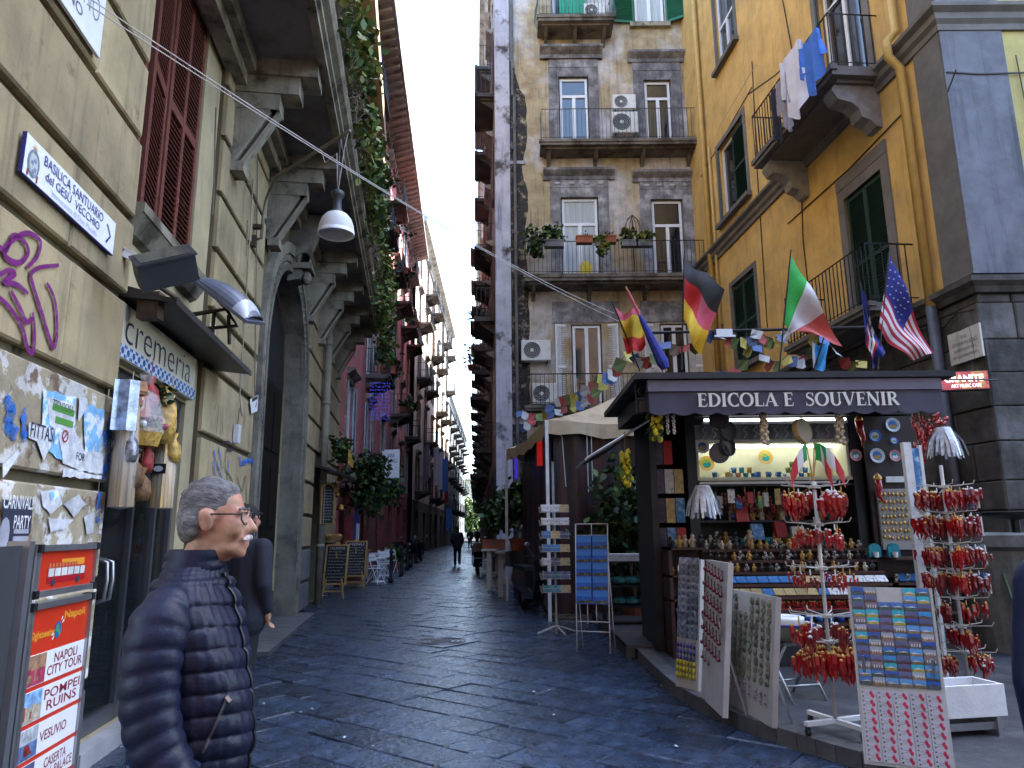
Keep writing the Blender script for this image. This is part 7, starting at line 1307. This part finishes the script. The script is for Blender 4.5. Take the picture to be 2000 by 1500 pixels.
t = thing('counter_basket', 'basket of bread and jars on the cafe counter behind the easels', 'basket', D(650, 1052, 18.4)); b = MB(); b.lathe([(0, -.05), (.2, -.05), (.25, .06), (.22, .06), (0, 0)], 12); b.build('basket', m_wood, t); b = MB(); [b.ball((rnd.gauss(0, .1), rnd.gauss(0, .1), .07), (.08, .05, .05), 6, 4) for _ in range(8)]; b.build('bread', mat('bread', (.4, .22, .08), .7, var=.3), t)
t = thing('wooden_counter', 'pale wooden cafe counter beside the easels', 'counter', (-4.55, 21.4, 0), R(-3)); b = MB(); b.bx(-.55, .35, -.25, .25, .98, 1.03); b.build('top', m_wood, t); b = MB(); b.bx(-.5, .3, -.2, .2, .2, .97); b.bx(-.45, .25, -.15, .15, 0, .2); b.build('cabinet', mat('pale counter', (.36, .30, .21), .7, var=.15), t)
def folding_chair(label, p, rz, first=None):
    if first:
        c = copy_tree(first); c.location = p; c.rotation_euler = (0, 0, rz); c['label'] = label; return c
    t = thing('folding_chair', label, 'chair', p, rz, 'white folding chairs in the lane'); b = MB(); [b.box((0, -.16+.11*i, .45), (.40, .085, .018)) for i in range(4)]; b.build('seat', m_white, t)
    for sx_ in (-.2, .2):
        b = MB(); b.tube([(sx_, -.2, 0), (sx_, .0, .45), (sx_, .2, .86)], .015, 5); b.build('leg', m_white, t); b = MB(); b.tube([(sx_*.9, .24, 0), (sx_*.9, -.18, .45)], .015, 5); b.build('leg', m_white, t)
    b = MB(); b.box((0, .19, .82), (.4, .02, .09)); b.box((0, .15, .70), (.4, .02, .07)); b.build('backrest', m_white, t); return t
fc = folding_chair('white folding chair nearest the cafe counter', (-4.15, 22.3, 0), 1.2)
for i, (x, y, rz) in enumerate(((-4.45, 24.0, 2.8), (-4.4, 25.3, .4), (-4.75, 27.0, 1.6), (-4.7, 28.3, 3.0))): folding_chair(('second', 'third', 'fourth', 'farthest')[i]+' white folding chair from the cafe counter', (x, y, 0), rz, fc)
for i, (x, y) in enumerate(((-4.25, 23.1), (-4.55, 26.1))): t = thing('cafe_table', ('nearer' if i == 0 else 'farther')+' small white cafe table among the folding chairs', 'table', (x, y, 0), 0, 'white cafe tables'); b = MB(); b.lathe([(0, .72), (.33, .72), (.33, .745), (0, .745)], 18); b.build('top', m_white, t); b = MB(); b.tube([(0, 0, 0), (0, 0, .72)], .025, 6); b.lathe([(.22, 0), (.2, .03), (.03, .05)], 12); b.build('leg', m_white, t)
def bollard(label, p, group='iron bollards in the lane'):
    b = MB(); b.lathe([(0, 0), (.075, 0), (.07, .12), (.05, .15), (.045, .85), (.06, .88), (.06, .94), (.03, 1.0), (0, 1.02)], 10); return one(b, 'bollard', m_iron, label, 'bollard', p, 0, group, True)
for i, (x, y) in enumerate(((-3.75, 22.6), (-3.95, 26.0), (-4.25, 29.5), (-4.45, 32), (-4.75, 36))): bollard(('nearest', 'second', 'third', 'fourth', 'farthest')[i]+' dark bollard along the left side of the lane', (x, y, 0))
# scooters
m_tyre = mat('tyre rubber', (.015, .015, .016), .8, var=.1); m_scoot = mat('black scooter paint', (.015, .016, .02), .2, var=.05, spec=.7, coat=.5)
def scooter(label, p, rz, first=None, paint=None):
    if first: c = copy_tree(first); c.location = p; c.rotation_euler = (0, 0, rz); c['label'] = label; return c
    t = thing('scooter', label, 'scooter', p, rz, 'parked scooters'); Mw = Matrix(((1, 0, 0), (0, 0, 1), (0, 1, 0)))
    for x in (-.62, .64):
        b = MB(); b.lathe([(.15, -.05), (.22, -.055), (.245, -.03), (.25, 0), (.245, .03), (.22, .055), (.15, .05), (.15, -.05)], 18, (x, 0, .25), 0, Mw); w_ = b.build('wheel', m_tyre, t, True); b = MB(); b.lathe([(0, -.03), (.15, -.02), (.15, .02), (0, .03)], 12, (x, 0, .25), 0, Mw); b.build('rim', m_alu, w_)
    b = MB(); b.prism([(-.95, .55), (-.85, .78), (-.2, .74), (-.1, .45), (.28, .30), (.30, .24), (-.2, .22), (-.45, .35), (-.8, .42)], -.16, .16); b.build('body', m_scoot, t)
    b = MB(); b.prism([(.28, .25), (.36, .25), (.52, .62), (.46, .98), (.38, .98), (.40, .6)], -.2, .2); b.prism([(.42, .5), (.7, .52), (.85, .42), (.62, .56)], -.07, .07); b.build('leg_shield', m_scoot, t)
    b = MB(); b.prism([(-.92, .78), (-.85, .86), (-.5, .84), (-.25, .82), (-.2, .75)], -.14, .14); b.build('seat', m_tyre, t); b = MB(); b.tube([(.64, 0, .25), (.5, 0, .7), (.42, 0, 1.02)], .03, 6); b.tube([(.36, -.32, 1.06), (.44, 0, 1.02), (.36, .32, 1.06)], .018, 6); b.build('handlebar', m_iron, t)
    b = MB(); b.ball((.52, 0, .93), (.06, .09, .09), 10, 6); b.build('headlight', m_glassc if False else m_alu, t, True)
    for sy in (-1, 1): b = MB(); b.tube([(.42, .2*sy, 1.05), (.40, .3*sy, 1.24)], .008, 4); b.ball((.40, .31*sy, 1.28), (.015, .06, .04), 8, 5); b.build('mirror', m_alu, t)
    b = MB(); b.prism([(-1.2, .8), (-1.18, 1.1), (-.9, 1.12), (-.86, .8)], -.2, .2); b.build('top_box', m_scoot, t); return t
s1_ = scooter('black scooter parked behind the postcard spinner', (.42, 14.6, 0), R(-70)); scooter('dark scooter parked on the left side of the lane beyond the chairs', (-4.6, 31.2, 0), R(80), s1_); scooter('dark scooter parked on the right side of the lane', (-1.35, 27.5, 0), R(95), s1_); scooter('farther dark scooter on the left of the lane near the walking figure', (-4.9, 38, 0), R(85), s1_)
# white barriers with planters at the mouth of the lane
def barrier(label, p, rz, w=1.3):
    t = thing('wooden_barrier', label, 'barrier', p, rz, 'white timber barriers'); m_ = mat('white timber', (.44, .41, .35), .7, var=.2, vs=5)
    for x in (-w/2, w/2-.12): b = MB(); b.bx(x, x+.12, -.06, .06, 0, 1.0); b.build('post', m_, t)
    b = MB(); b.bx(-w/2-.05, w/2+.05, -.2, .2, 1.0, 1.05); b.build('top', m_, t); b = MB(); b.bx(-w/2+.12, w/2-.12, -.04, .04, .82, .98); b.build('rail', m_, t); b = MB(); b.bx(-w/2+.12, w/2-.12, -.04, .04, .3, .42); b.build('rail', m_, t); return t
barrier('white timber barrier nearest the postcard spinner', (.25, 17.6, 0), R(8), 1.25); barrier('farther white timber barrier at the lane mouth', (-.55, 20.2, 0), R(80), 1.2)
leafy('lane_plant', 'tall dark plant in a terracotta pot on the nearer white barrier', 'plant', (.1, 17.65, 1.05), 1.3, .5, 800, .13, (1, 1, 0), None, 7, (.2, .3, m_terra, 0)); leafy('lane_plant', 'dark shrub in a terracotta trough on the farther white barrier', 'plant', (-.5, 20.2, 1.05), 1.1, .45, 600, .13, (1, 1, 0), None, 6, (.16, .25, m_terra, .7))
b = MB(); b.bx(-.3, .3, -.18, .18, 0, .6); b.bx(-.32, .32, -.2, .2, .6, .64); one(b, 'blue_crate', mat('navy crate', (.015, .025, .10), .5, var=.2), 'dark blue crate under the nearer white barrier', 'crate', (.3, 17.5, .01))
# shrubs, lights, signs and washing along the lane
leafy('lane_shrub', 'big dark climbing shrub on the pink house above the chairs', 'plant', (-4.5, 22.2, 1.6), 2.4, .62, 1500, .12, (1, 1, 1, 0), None, 9); leafy('lane_shrub', 'dense dark creeper hanging beside the white menu sign', 'plant', (-4.75, 26.5, 2.0), 2.3, .6, 1200, .14, (1, 1, 0), None, 7)
leafy('lane_shrub', 'low green plant at the foot of the bollards', 'plant', (-4.7, 30, 0), .7, .35, 300, .1, (0, 0, 1), None, 5, (.2, .3, m_terra, 0)); leafy('balcony_plant', 'dark spiky plant on a balcony high on the right of the lane', 'plant', (-1.35, 27, 9.2), .6, .7, 60, .06, (1,), None, 2, (.2, .3, m_terra, 0), 0, True)
leafy('balcony_plant', 'pale twiggy plant reaching from the right wall into the lane', 'plant', (-2.1, 36, 9.6), .8, .6, 160, .12, (0, 2), None, 5, (.2, .3, m_terra, 0))
for i, (x, z, s_) in enumerate(((7.2, 13.4, 0), (11.9, 13.4, 1), (2.6, 13.5, 2), (7.2, 7.5, 3), (16.6, 7.5, 4), (21.3, 13.5, 5))):
    w_ = P1.w(x, .75, z+.15); leafy('balcony_plant', ('trailing', 'bushy', 'leafy', 'straggly', 'small', 'distant')[i]+' plant on a balcony of the pink house', 'plant', w_, .7, .55, 260, .16, (0, 1, 1), 'plants on the pink house', 5, (.18, .3, m_terra, .6), .7)
p = D(763, 905, 23.5); t = thing('hanging_sign', 'white hanging menu sign on a chain in the lane', 'sign', p, R(-10)); b = MB(); b.bx(-.30, .30, -.01, .01, -.48, .45); b.build('panel', m_white, t); text('lettering', 'VINI\nLOCALI', -.2, .02, .42, .3, -.013, m_navy, t); b = MB(); [b.tube([(x, 0, .45), (x, 0, 1.4)], .008, 3) for x in (-.2, .2)]; b.build('chain', m_cable, t)
p = D(742, 742, 25.2); t = thing('light_curtain', 'curtain of tiny blue lights hanging under the pink house balcony', 'string lights', p); bl = MB(); bl.ball((0, 0, 0), .013, 5, 3); ble = bl.mesh('bulb', mat('blue bulb', (.08, .08, .8), .5, var=0, emit=.35))
for i in range(9):
    b = MB(); x = -.32+.085*i; b.tube([(x, 0, 0), (x, 0, -1.4-.2*(i % 3))], .003, 3); s_ = b.build('strand', m_bcable, t)
    for k in range(11): link('bulb', ble, s_, (x+rnd.uniform(-.02, .02), -.01, -.12-k*.13+rnd.uniform(-.03, .03)))
cols_ = [mat('wash white', (.6, .62, .68), .9, var=.1), mat('wash blue', (.08, .2, .55), .9, var=.1), mat('wash red', (.4, .04, .05), .9, var=.1), mat('wash grey', (.2, .22, .28), .9, var=.1)]
for i, (x, y, Y, w, h, c) in enumerate(((832, 870, 44, .8, 2.2, 3), (851, 875, 46, .9, 2.4, 0), (862, 882, 50, 1.0, 2.6, 0), (873, 905, 52, .8, 2.8, 2), (878, 990, 42, .8, 1.3, 1), (870, 895, 48, .7, 2.2, 1))):
    p = D(x, y, Y); b = MB(); b.grid(lambda u, v: ((u-.5)*w, .06*math.sin(u*8+i), -v*h-.05*math.sin(u*5)), 8, 6); one(b, 'hanging_laundry', cols_[c], ('grey', 'pale', 'long white', 'long red', 'bright blue', 'narrow blue')[i]+' washing hung over the left side of the lane', 'laundry', p, R(-60), 'washing in the lane', True)
t = thing('blue_door_panel', 'bright blue door panel with a white frame in the pink ground floor', 'door', P1.w(5.1, .03, 0), P1.a); b = MB(); b.bx(-.5, .5, 0, .05, 0, 2.5); b.build('panel', mat('bright blue paint', (.02, .07, .40), .5, var=.1), t); b = MB(); b.tube([(-.2, -.02, 1.0), (.2, -.02, 1.0), (.2, -.02, 1.8), (-.2, -.02, 1.8)], .03, 4, closed=True); b.build('frame', m_white, t)
b = MB(); b.lathe([(0, 0), (.12, .05), (.1, .12), (0, .14)], 10); o = one(b, 'satellite_dish', m_dirtywhite, 'small pale antenna on the pink roof edge', 'antenna', P1.w(15, .9, 21.1))
for i, (x, z) in enumerate(((828, 560), (846, 742), (905, 960))):
    Y = (34, 60, 70)[i]; p0 = D(x-40, z, Y); p1 = D(942, z+5, Y); b = MB(); b.tube([p0, p0.lerp(p1, .5)-Vector((0, 0, .25)), p1], .012, 4); one(b, 'lane_wire', m_bcable, ('highest', 'middle', 'lowest')[i]+' thin wire strung across the lane', 'cable', group='wires across the lane')
# trees at the end of the lane
leafy('street_tree', 'pale green tree seen at the far end of the lane', 'tree', (-8.6, 140, 0), 7.5, 2.2, 1500, .5, (0, 0, 2), None, 6)
# ------------------------------------------------------------------ people
def evaluate(mb, voxel, smooth_it=5, fac=.5):
    o = bpy.data.objects.new('tmp', mb.mesh('tmp', m_black)); COL.objects.link(o)
    r = o.modifiers.new('r', 'REMESH'); r.mode = 'VOXEL'; r.voxel_size = voxel; r.use_smooth_shade = True
    if smooth_it: s = o.modifiers.new('s', 'SMOOTH'); s.factor = fac; s.iterations = smooth_it
    dg = bpy.context.evaluated_depsgraph_get(); dg.update(); me = bpy.data.meshes.new_from_object(o.evaluated_get(dg)); bpy.data.objects.remove(o); return me
def caps(mb, segs, n=12):
    for a, c, ra, rc in segs:
        a, c = Vector(a), Vector(c); mb.tube([a, a.lerp(c, .33), a.lerp(c, .66), c], [ra, ra+(rc-ra)*.33, ra+(rc-ra)*.66, rc], n); mb.ball(a, ra, n, 8); mb.ball(c, rc, n, 8)
def blob(segs, balls, voxel, it=5, fac=.5):
    mb = MB(); caps(mb, segs)
    for c, r_ in balls: mb.ball(c, r_, 16, 12)
    return evaluate(mb, voxel, it, fac)
def skinned(name, me, m_, parent): me.materials.clear(); me.materials.append(m_); return link(name, me, parent)
m_skin = mat('skin', (.42, .235, .15), .5, var=.22, vs=22, bump=.12, bs=70, c2=(.46, .21, .15), ms=9, spec=.4)
m_navyj = mat('navy quilted nylon', (.006, .009, .030), .48, var=.2, vs=9, bump=.25, bs=30, spec=.28)
m_hair = mat('grey hair', (.17, .165, .17), .75, var=.4, vs=60, bump=1, bs=170, c2=(.33, .32, .32), ms=14, thr=(.42, .62), stretch=(.35, 1, 1))
m_white_h = mat('white moustache', (.42, .39, .37), .8, var=.3, vs=60, bump=.6, bs=120)
m_denim = mat('blue denim', (.03, .09, .20), .8, var=.2, vs=20); m_shoe = mat('dark shoe', (.02, .02, .02), .5, var=.1)
m_dkcoat = mat('black coat', (.012, .013, .018), .75, var=.2, vs=6, bump=.2)
def hand_segs(w, d, side, s=1.0):          # wrist, pointing direction, thumb side
    w = Vector(w); d = Vector(d).normalized(); t = Vector(side).normalized(); t = (t-d*t.dot(d)).normalized(); n = d.cross(t); segs = [(w, w+d*.05*s, .026*s, .030*s), (w+d*.03*s+t*.02*s, w+d*.085*s+t*.022*s, .018*s, .017*s), (w+d*.03*s-t*.02*s, w+d*.08*s-t*.024*s, .018*s, .016*s)]
    for i, (o_, l_) in enumerate(((.03, .070), (.010, .080), (-.010, .074), (-.030, .056))):
        a = w+d*.085*s+t*o_*s; b1 = a+(d*.95+n*.25)*l_*.45*s; b2 = b1+(d*.75+n*.6)*l_*.32*s; b3 = b2+(d*.5+n*.8)*l_*.25*s; segs += [(a, b1, .0095*s, .009*s), (b1, b2, .009*s, .0085*s), (b2, b3, .0085*s, .0075*s)]
    a = w+d*.025*s+t*.025*s; b1 = a+(d*.6+t*.8)*.04*s; b2 = b1+(d*.9+t*.25+n*.3)*.03*s; segs += [(a, b1, .014*s, .011*s), (b1, b2, .011*s, .009*s)]; return segs
def head_shapes(c, s=1.0):
    c = Vector(c); P = lambda x, y, z: c+Vector((x*.90, y, z*.97))*s
    balls = [(P(-.012, 0, .032), (.087*s, .075*s, .084*s)), (P(-.03, 0, .0), (.070*s, .072*s, .078*s)), (P(.032, 0, -.025), (.066*s, .062*s, .085*s)), (P(.035, 0, -.08), (.055*s, .052*s, .036*s)), (P(.078, 0, -.098), (.021*s, .027*s, .019*s)), (P(.094, 0, -.066), (.014*s, .026*s, .010*s)), (P(.096, 0, -.077), (.012*s, .022*s, .008*s)),
             (P(.01, 0, -.095), (.055*s, .05*s, .034*s)), (P(.04, 0, -.085), (.05*s, .055*s, .03*s)), (P(.117, 0, -.028), (.015*s, .014*s, .012*s)), (P(.104, .013, -.033), (.012*s, .010*s, .009*s)), (P(.104, -.013, -.033), (.012*s, .010*s, .009*s))]
    for sy in (-1, 1): balls += [(P(.083, .028*sy, .022), (.014*s, .026*s, .010*s)), (P(.068, .042*sy, -.028), (.028*s, .02*s, .028*s)), (P(-.004, .079*sy, -.006), (.020*s, .010*s, .033*s)), (P(-.012, .083*sy, .012), (.017*s, .009*s, .018*s))]
    segs = [(P(.088, 0, .02), P(.113, 0, -.022), .010*s, .013*s)]; return segs, balls
def man_main():
    foot = D(394, 1000, 2.16); X0, Y0 = foot.x, foot.y
    t = thing('person', 'grey-haired man in glasses and navy puffer jacket looking right in the foreground', 'person', (X0, Y0, 0), R(5))
    hc = Vector((.045, 0, 1.588)); hs, hb = head_shapes(hc, 1.0)
    segs = hs+[(hc+Vector((-.02, 0, -.07)), (-.02, 0, 1.40), .054, .058), ((0, 0, 1.30), (0, 0, .98), .10, .12)]
    
    for sy in (-1, 1):
        sh, el, wr = Vector((-.03, .15*sy, 1.35)), Vector((-.03, .185*sy, 1.12)), Vector((.06, .185*sy, .90)); segs += [(sh, el, .055, .042), (el, wr, .042, .028)]+hand_segs(wr, (.35, 0, -1), (.6, -.5*sy, 0)); segs += [((0, .05*sy, 1.32), sh, .055, .05), ((0, .09*sy, .92), (.02, .10*sy, .48), .085, .056), ((.02, .10*sy, .48), (-.01, .10*sy, .08), .052, .04), ((-.02, .10*sy, .04), (.16, .115*sy, .03), .035, .03)]
    body = skinned('body', blob(segs, hb, .0062, 6, .5), m_skin, t)
    # jacket: quilted torso
    ctl = [(.86, .02, .128, .15), (.90, .022, .140, .155), (1.0, .027, .150, .16), (1.1, .025, .148, .162), (1.2, .016, .138, .164), (1.28, .006, .126, .164), (1.35, -.006, .114, .155), (1.40, -.012, .10, .138), (1.435, -.013, .084, .104), (1.455, -.010, .077, .086)]
    def prof(z):
        for i in range(len(ctl)-1):
            if z <= ctl[i+1][0]: u = (z-ctl[i][0])/(ctl[i+1][0]-ctl[i][0]); u = u*u*(3-2*u); return [ctl[i][k]+(ctl[i+1][k]-ctl[i][k])*u for k in (1, 2, 3)]
        return ctl[-1][1:]
    def surf(th, z, off=0.0):
        zz = z+.010*math.sin(th*2+.6); cx, rx, ry = prof(max(.86, min(1.455, z))); q = abs(math.sin(PI*zz/.056))**.42; puff = .011*q*(1 if z < 1.42 else .3)+.0035*math.sin(th*17+z*40)*(1-q)+.002*math.sin(th*31+z*11); fl_ = .007*math.sin(th*3+z*9)
        r1 = 1+(puff+fl_+off)/rx; r2 = 1+(puff+fl_+off)/ry; c_, s_ = math.cos(th), math.sin(th); return Vector((cx+rx*r1*c_*(abs(c_)**-.12 if abs(c_) > .05 else 1), ry*r2*s_, z))
    b = MB(); b.grid(lambda u, v: surf(u*2*PI, .86+v*.595), 96, 150); j = b.build('jacket', m_navyj, t, True)
    b = MB(); b.grid(lambda u, v: (lambda th: Vector((-.012+(.080+.006*abs(math.sin(v*PI*2)))*math.cos(th)+.012*v, (.086-.008*v)*math.sin(th), 1.44+v*.062)))(u*2*PI), 40, 14); b.grid(lambda u, v: (lambda th: Vector((-.012+(.074)*math.cos(th)+.012*v, (.079-.008*v)*math.sin(th), 1.44+v*.062)))(u*2*PI), 40, 4); b.build('collar', m_navyj, j, True)
    for sy in (-1, 1):                     # quilted sleeves
        path = smooth_path([(-.010, .112*sy, 1.38), (-.026, .160*sy, 1.325), (-.036, .182*sy, 1.23), (-.030, .190*sy, 1.12), (.0, .192*sy, 1.01), (.055, .186*sy, .91), (.065, .184*sy, .885)], 12); N = len(path); b = MB(); vs = []; acc = 0
        for i, p in enumerate(path):
            p = Vector(p); q = Vector(path[min(i+1, N-1)])-Vector(path[max(i-1, 0)]); tt = q.normalized(); u_ = Vector((1, 0, 0)); u_ = (u_-tt*u_.dot(tt)).normalized(); w_ = tt.cross(u_); f = i/(N-1); acc += (p-Vector(path[i-1])).length if i else 0
            base = .045+.038*min(1, f*5) if f < .2 else .083-.024*(f-.2)/.8
            for k in range(28):
                a = 2*PI*k/28; qf = abs(math.sin(PI*(acc+.008*math.sin(a*2))/.052))**.42; r_ = base*.86+.010*qf+.0025*math.sin(a*9+acc*60)*(1-qf); 
                if f > .96: r_ *= .86
                vs.append(p+(u_*math.cos(a)+w_*math.sin(a))*r_)
        b.add(vs, [(i*28+k, i*28+(k+1) % 28, (i+1)*28+(k+1) % 28, (i+1)*28+k) for i in range(N-1) for k in range(28)]+[tuple(range(28))]); b.build('sleeve', m_navyj, j, True)
    b = MB(); b.tube([surf(-.06+.02*math.sin(z*12), z, .004) for z in [.875+.01*i for i in range(57)]], .0045, 5); b.build('front_zip', m_black, j)
    pk_ = [surf(-(.80+.35*f), 1.12-.13*f, .004) for f in [i/12 for i in range(13)]]; b = MB(); b.tube(pk_, .004, 5); b.build('pocket_zip', m_darkmet, j); b = MB(); b.tube([pk_[0]+Vector((0, -.004, .0)), pk_[0]+Vector((.012, -.008, -.012))], .006, 5); b.build('zip_pull', m_alu, j)
    # trousers and shoes
    sg = []
    for sy in (-1, 1): sg += [((0, .085*sy, .95), (.02, .10*sy, .48), .105, .078), ((.02, .10*sy, .48), (-.01, .10*sy, .07), .076, .06)]
    sg += [((.01, -.05, .93), (.01, .05, .93), .135, .135)]; skinned('trousers', blob(sg, [], .012, 5), m_denim, t)
    for sy in (-1, 1): skinned('shoe', blob([((-.05, .10*sy, .05), (.16, .115*sy, .045), .05, .042)], [], .01, 3), m_shoe, t)
    # hair, moustache, glasses, eyes
    b = MB(); cc = hc+Vector((-.014, 0, .030))
    hb_ = [(cc+Vector((-.006, 0, .010)), (.089, .0805, .086)), (cc+Vector((.036, 0, .046)), (.040, .058, .036)), (cc+Vector((-.040, 0, -.03)), (.057, .078, .075)), (cc+Vector((-.062, 0, -.06)), (.03, .055, .04))]
    for q in range(60): a_ = rnd.uniform(-PI, PI); e_ = rnd.uniform(.2, 1.5); hb_.append((cc+Vector((-.006+.087*math.cos(e_)*math.cos(a_)-.004, .079*math.cos(e_)*math.sin(a_), .011+.085*math.sin(e_))), rnd.uniform(.003, .006)))
    for sy in (-1, 1): hb_.append((cc+Vector((-.035, .062*sy, -.04)), (.03, .022, .045))); hb_.append((cc+Vector((.008, .066*sy, -.028)), (.013, .014, .035)))
    for c, r_ in hb_: b.ball(c, r_, 16, 12)
    skinned('hair', evaluate(b, .006, 2, .4), m_hair, t)
    b = MB(); b.tube([hc+Vector((.099-.50*abs(y_)**1.15, y_, -.050-.32*abs(y_))) for y_ in (-.034, -.026, -.016, -.006, .006, .016, .026, .034)], [.004, .007, .009, .0085, .0085, .009, .007, .004], 8)
    skinned('moustache', evaluate(b, .003, 1, .3), m_white_h, t)
    for sy in (-1, 1):
        b = MB(); b.ball(hc+Vector((.064, .031*sy, .003)), .0125, 10, 8); b.build('eye', mat('eye white', (.42, .38, .36), .3, var=0), t, True); b = MB(); b.ball(hc+Vector((.0755, .031*sy, .003)), (.003, .0065, .0065), 8, 5); b.build('iris', m_ink, t); b = MB(); b.tube([hc+Vector((.085-.01*abs(q-.3), (.012+.038*q)*sy, .026+.006*math.sin(q*3))) for q in (0, .3, .6, 1)], .0045, 5); b.build('eyebrow', m_hair, t)
    g = hc+Vector((.097, 0, .004)); b = MB()
    for sy in (-1, 1):
        lp = [(g.x-.012*abs(y_)/.03, y_*sy+.033*sy, g.z+z_) for y_, z_ in ((-.022, .012), (0, .016), (.024, .013), (.025, -.006), (.012, -.019), (-.012, -.019), (-.022, -.008))]; b.tube(lp, .0024, 5, closed=True); b.tube([(g.x-.012, .058*sy, g.z+.010), (hc.x+.06, .074*sy, g.z+.010), (hc.x+.0, .083*sy, g.z+.010), (hc.x-.018, .085*sy, g.z-.008)], .0026, 5)
    b.tube([(g.x, -.011, g.z+.006), (g.x+.003, 0, g.z+.008), (g.x, .011, g.z+.006)], .0022, 5); b.build('glasses', mat('spectacle frame', (.02, .012, .012), .3, var=0), t, True)
    b = MB(); [b.add([(g.x-.006, (.033-.022)*sy, g.z+.012), (g.x-.012, (.033+.024)*sy, g.z+.012), (g.x-.012, (.033+.022)*sy, g.z-.010), (g.x-.006, (.033+.0)*sy, g.z-.018), (g.x-.006, (.033-.021)*sy, g.z-.008)], [(0, 1, 2, 3, 4)]) for sy in (-1, 1)]; b.build('lens', mat('spectacle lens', (.5, .55, .6), .05, var=0, alpha=.18, spec=1), t)
    return t
man_main()
def person(label, p, rz, h=1.72, coat=None, legs=None, cap=None, stride=.0, arms=.25, voxel=.012, long_coat=.82, lean=0.0, shoe=None, hairm=None):
    t = thing('person', label, 'person', p, rz); k = h/1.72; V = lambda x, y, z: Vector((x+lean*max(0, z-.9), y, z))*k
    hc = V(.02, 0, 1.60); hs, hb = head_shapes(hc, k); segs = hs+[(hc+Vector((-.02, 0, -.07)), V(-.02, 0, 1.40), .055*k, .065*k), (V(-.01, -.05, 1.3), V(-.01, .05, 1.3), .11*k, .11*k), (V(0, 0, 1.3), V(0, 0, 1.0), .12*k, .13*k)]
    ja = [(V(-.01, -.10, 1.34), V(-.01, .10, 1.34), .115*k, .115*k), (V(0, -.05, 1.3), V(0, -.07, long_coat+.08), .15*k, .15*k), (V(0, .05, 1.3), V(0, .07, long_coat+.08), .15*k, .15*k), (V(-.015, 0, 1.38), V(-.01, 0, 1.47), .09*k, .075*k)]; tr = [(V(0, -.05, .92), V(0, .05, .92), .125*k, .125*k)]; shs = []
    for sy in (-1, 1):
        sh, el = V(-.01, .18*sy, 1.37), V(-.04-.1*arms*sy, .24*sy, 1.11); wr = V(.05+.25*arms*(1-.4*sy), (.22)*sy, .90+.1*arms); segs += [(sh, el, .05*k, .042*k), (el, wr, .042*k, .028*k)]+hand_segs(wr, (wr-el), (.7, -.5*sy, 0), k); ja += [(sh, el, .085*k, .07*k), (el, wr.lerp(el, .12), .068*k, .05*k)]
        hp, kn, an = V(0, .09*sy, .92), V(.03+stride*.5*sy, .095*sy, .50), V(-.02+stride*sy, .095*sy, .08+(.07 if stride and sy < 0 else 0)); segs += [(hp, kn, .08*k, .055*k), (kn, an, .052*k, .04*k), (an+Vector((0, 0, -.04)), an+Vector((.16, 0, -.045)), .035, .03)]; tr += [(hp, kn, .10*k, .072*k), (kn, an, .072*k, .06*k)]; shs.append((an+Vector((-.04, 0, -.025)), an+Vector((.16, .01*sy, -.04)), .045, .038))
    skinned('body', blob(segs, hb, max(.006, voxel*.6), 4), m_skin, t); skinned('coat', blob(ja, [], voxel, 6), coat or m_dkcoat, t); skinned('trousers', blob(tr, [], voxel, 4), legs or m_dkcoat, t)
    for s_ in shs: skinned('shoe', blob([s_], [], .012, 3), shoe or m_shoe, t)
    b = MB(); b.ball(hc+Vector((-.014, 0, .036))*k, (.104*k, .085*k, .083*k), 18, 12); b.ball(hc+Vector((-.05, 0, .0))*k, (.06*k, .076*k, .075*k), 16, 10); skinned('cap' if cap else 'hair', evaluate(b, .008, 2), cap or hairm or m_tyre, t)
    if cap: b = MB(); b.ball(hc+Vector((.085, 0, .045))*k, (.06*k, .06*k, .012*k), 14, 6); b.build('cap_brim', cap, t, True)
    return t
p = D(473, 1100, 6.0); person('person in a dark cap and dark navy coat standing just behind the foreground man', (p.x, p.y, 0), R(70), 1.78, mat('dark navy coat', (.014, .016, .028), .8, var=.2, vs=5, bump=.2), m_dkcoat, mat('black wool cap', (.014, .014, .018), .9, var=.2), .06, .0, .012, .75, .03, m_dirtywhite)
p = G(893, 1106); person('person in dark clothes walking away down the middle of the lane', (p.x, p.y, 0), R(92), 1.74, m_dkcoat, m_dkcoat, None, .08, .6, .02, .8, .08)
for i, (x, Y) in enumerate(((918, 60), (932, 66))): p = D(x, 1040, Y); person(('left' if i == 0 else 'right')+' of the two tiny dark figures at the far end of the lane', (p.x, p.y, 0), R(90), 1.7, m_dkcoat, m_dkcoat, None, .1, .2, .03)
p = D(2208, 1200, 2.05); person('person in a dark quilted jacket cut off at the right edge', (p.x, p.y, PZ*0), R(70), 1.74, m_navyj, m_dkcoat, None, 0, .1, .012)
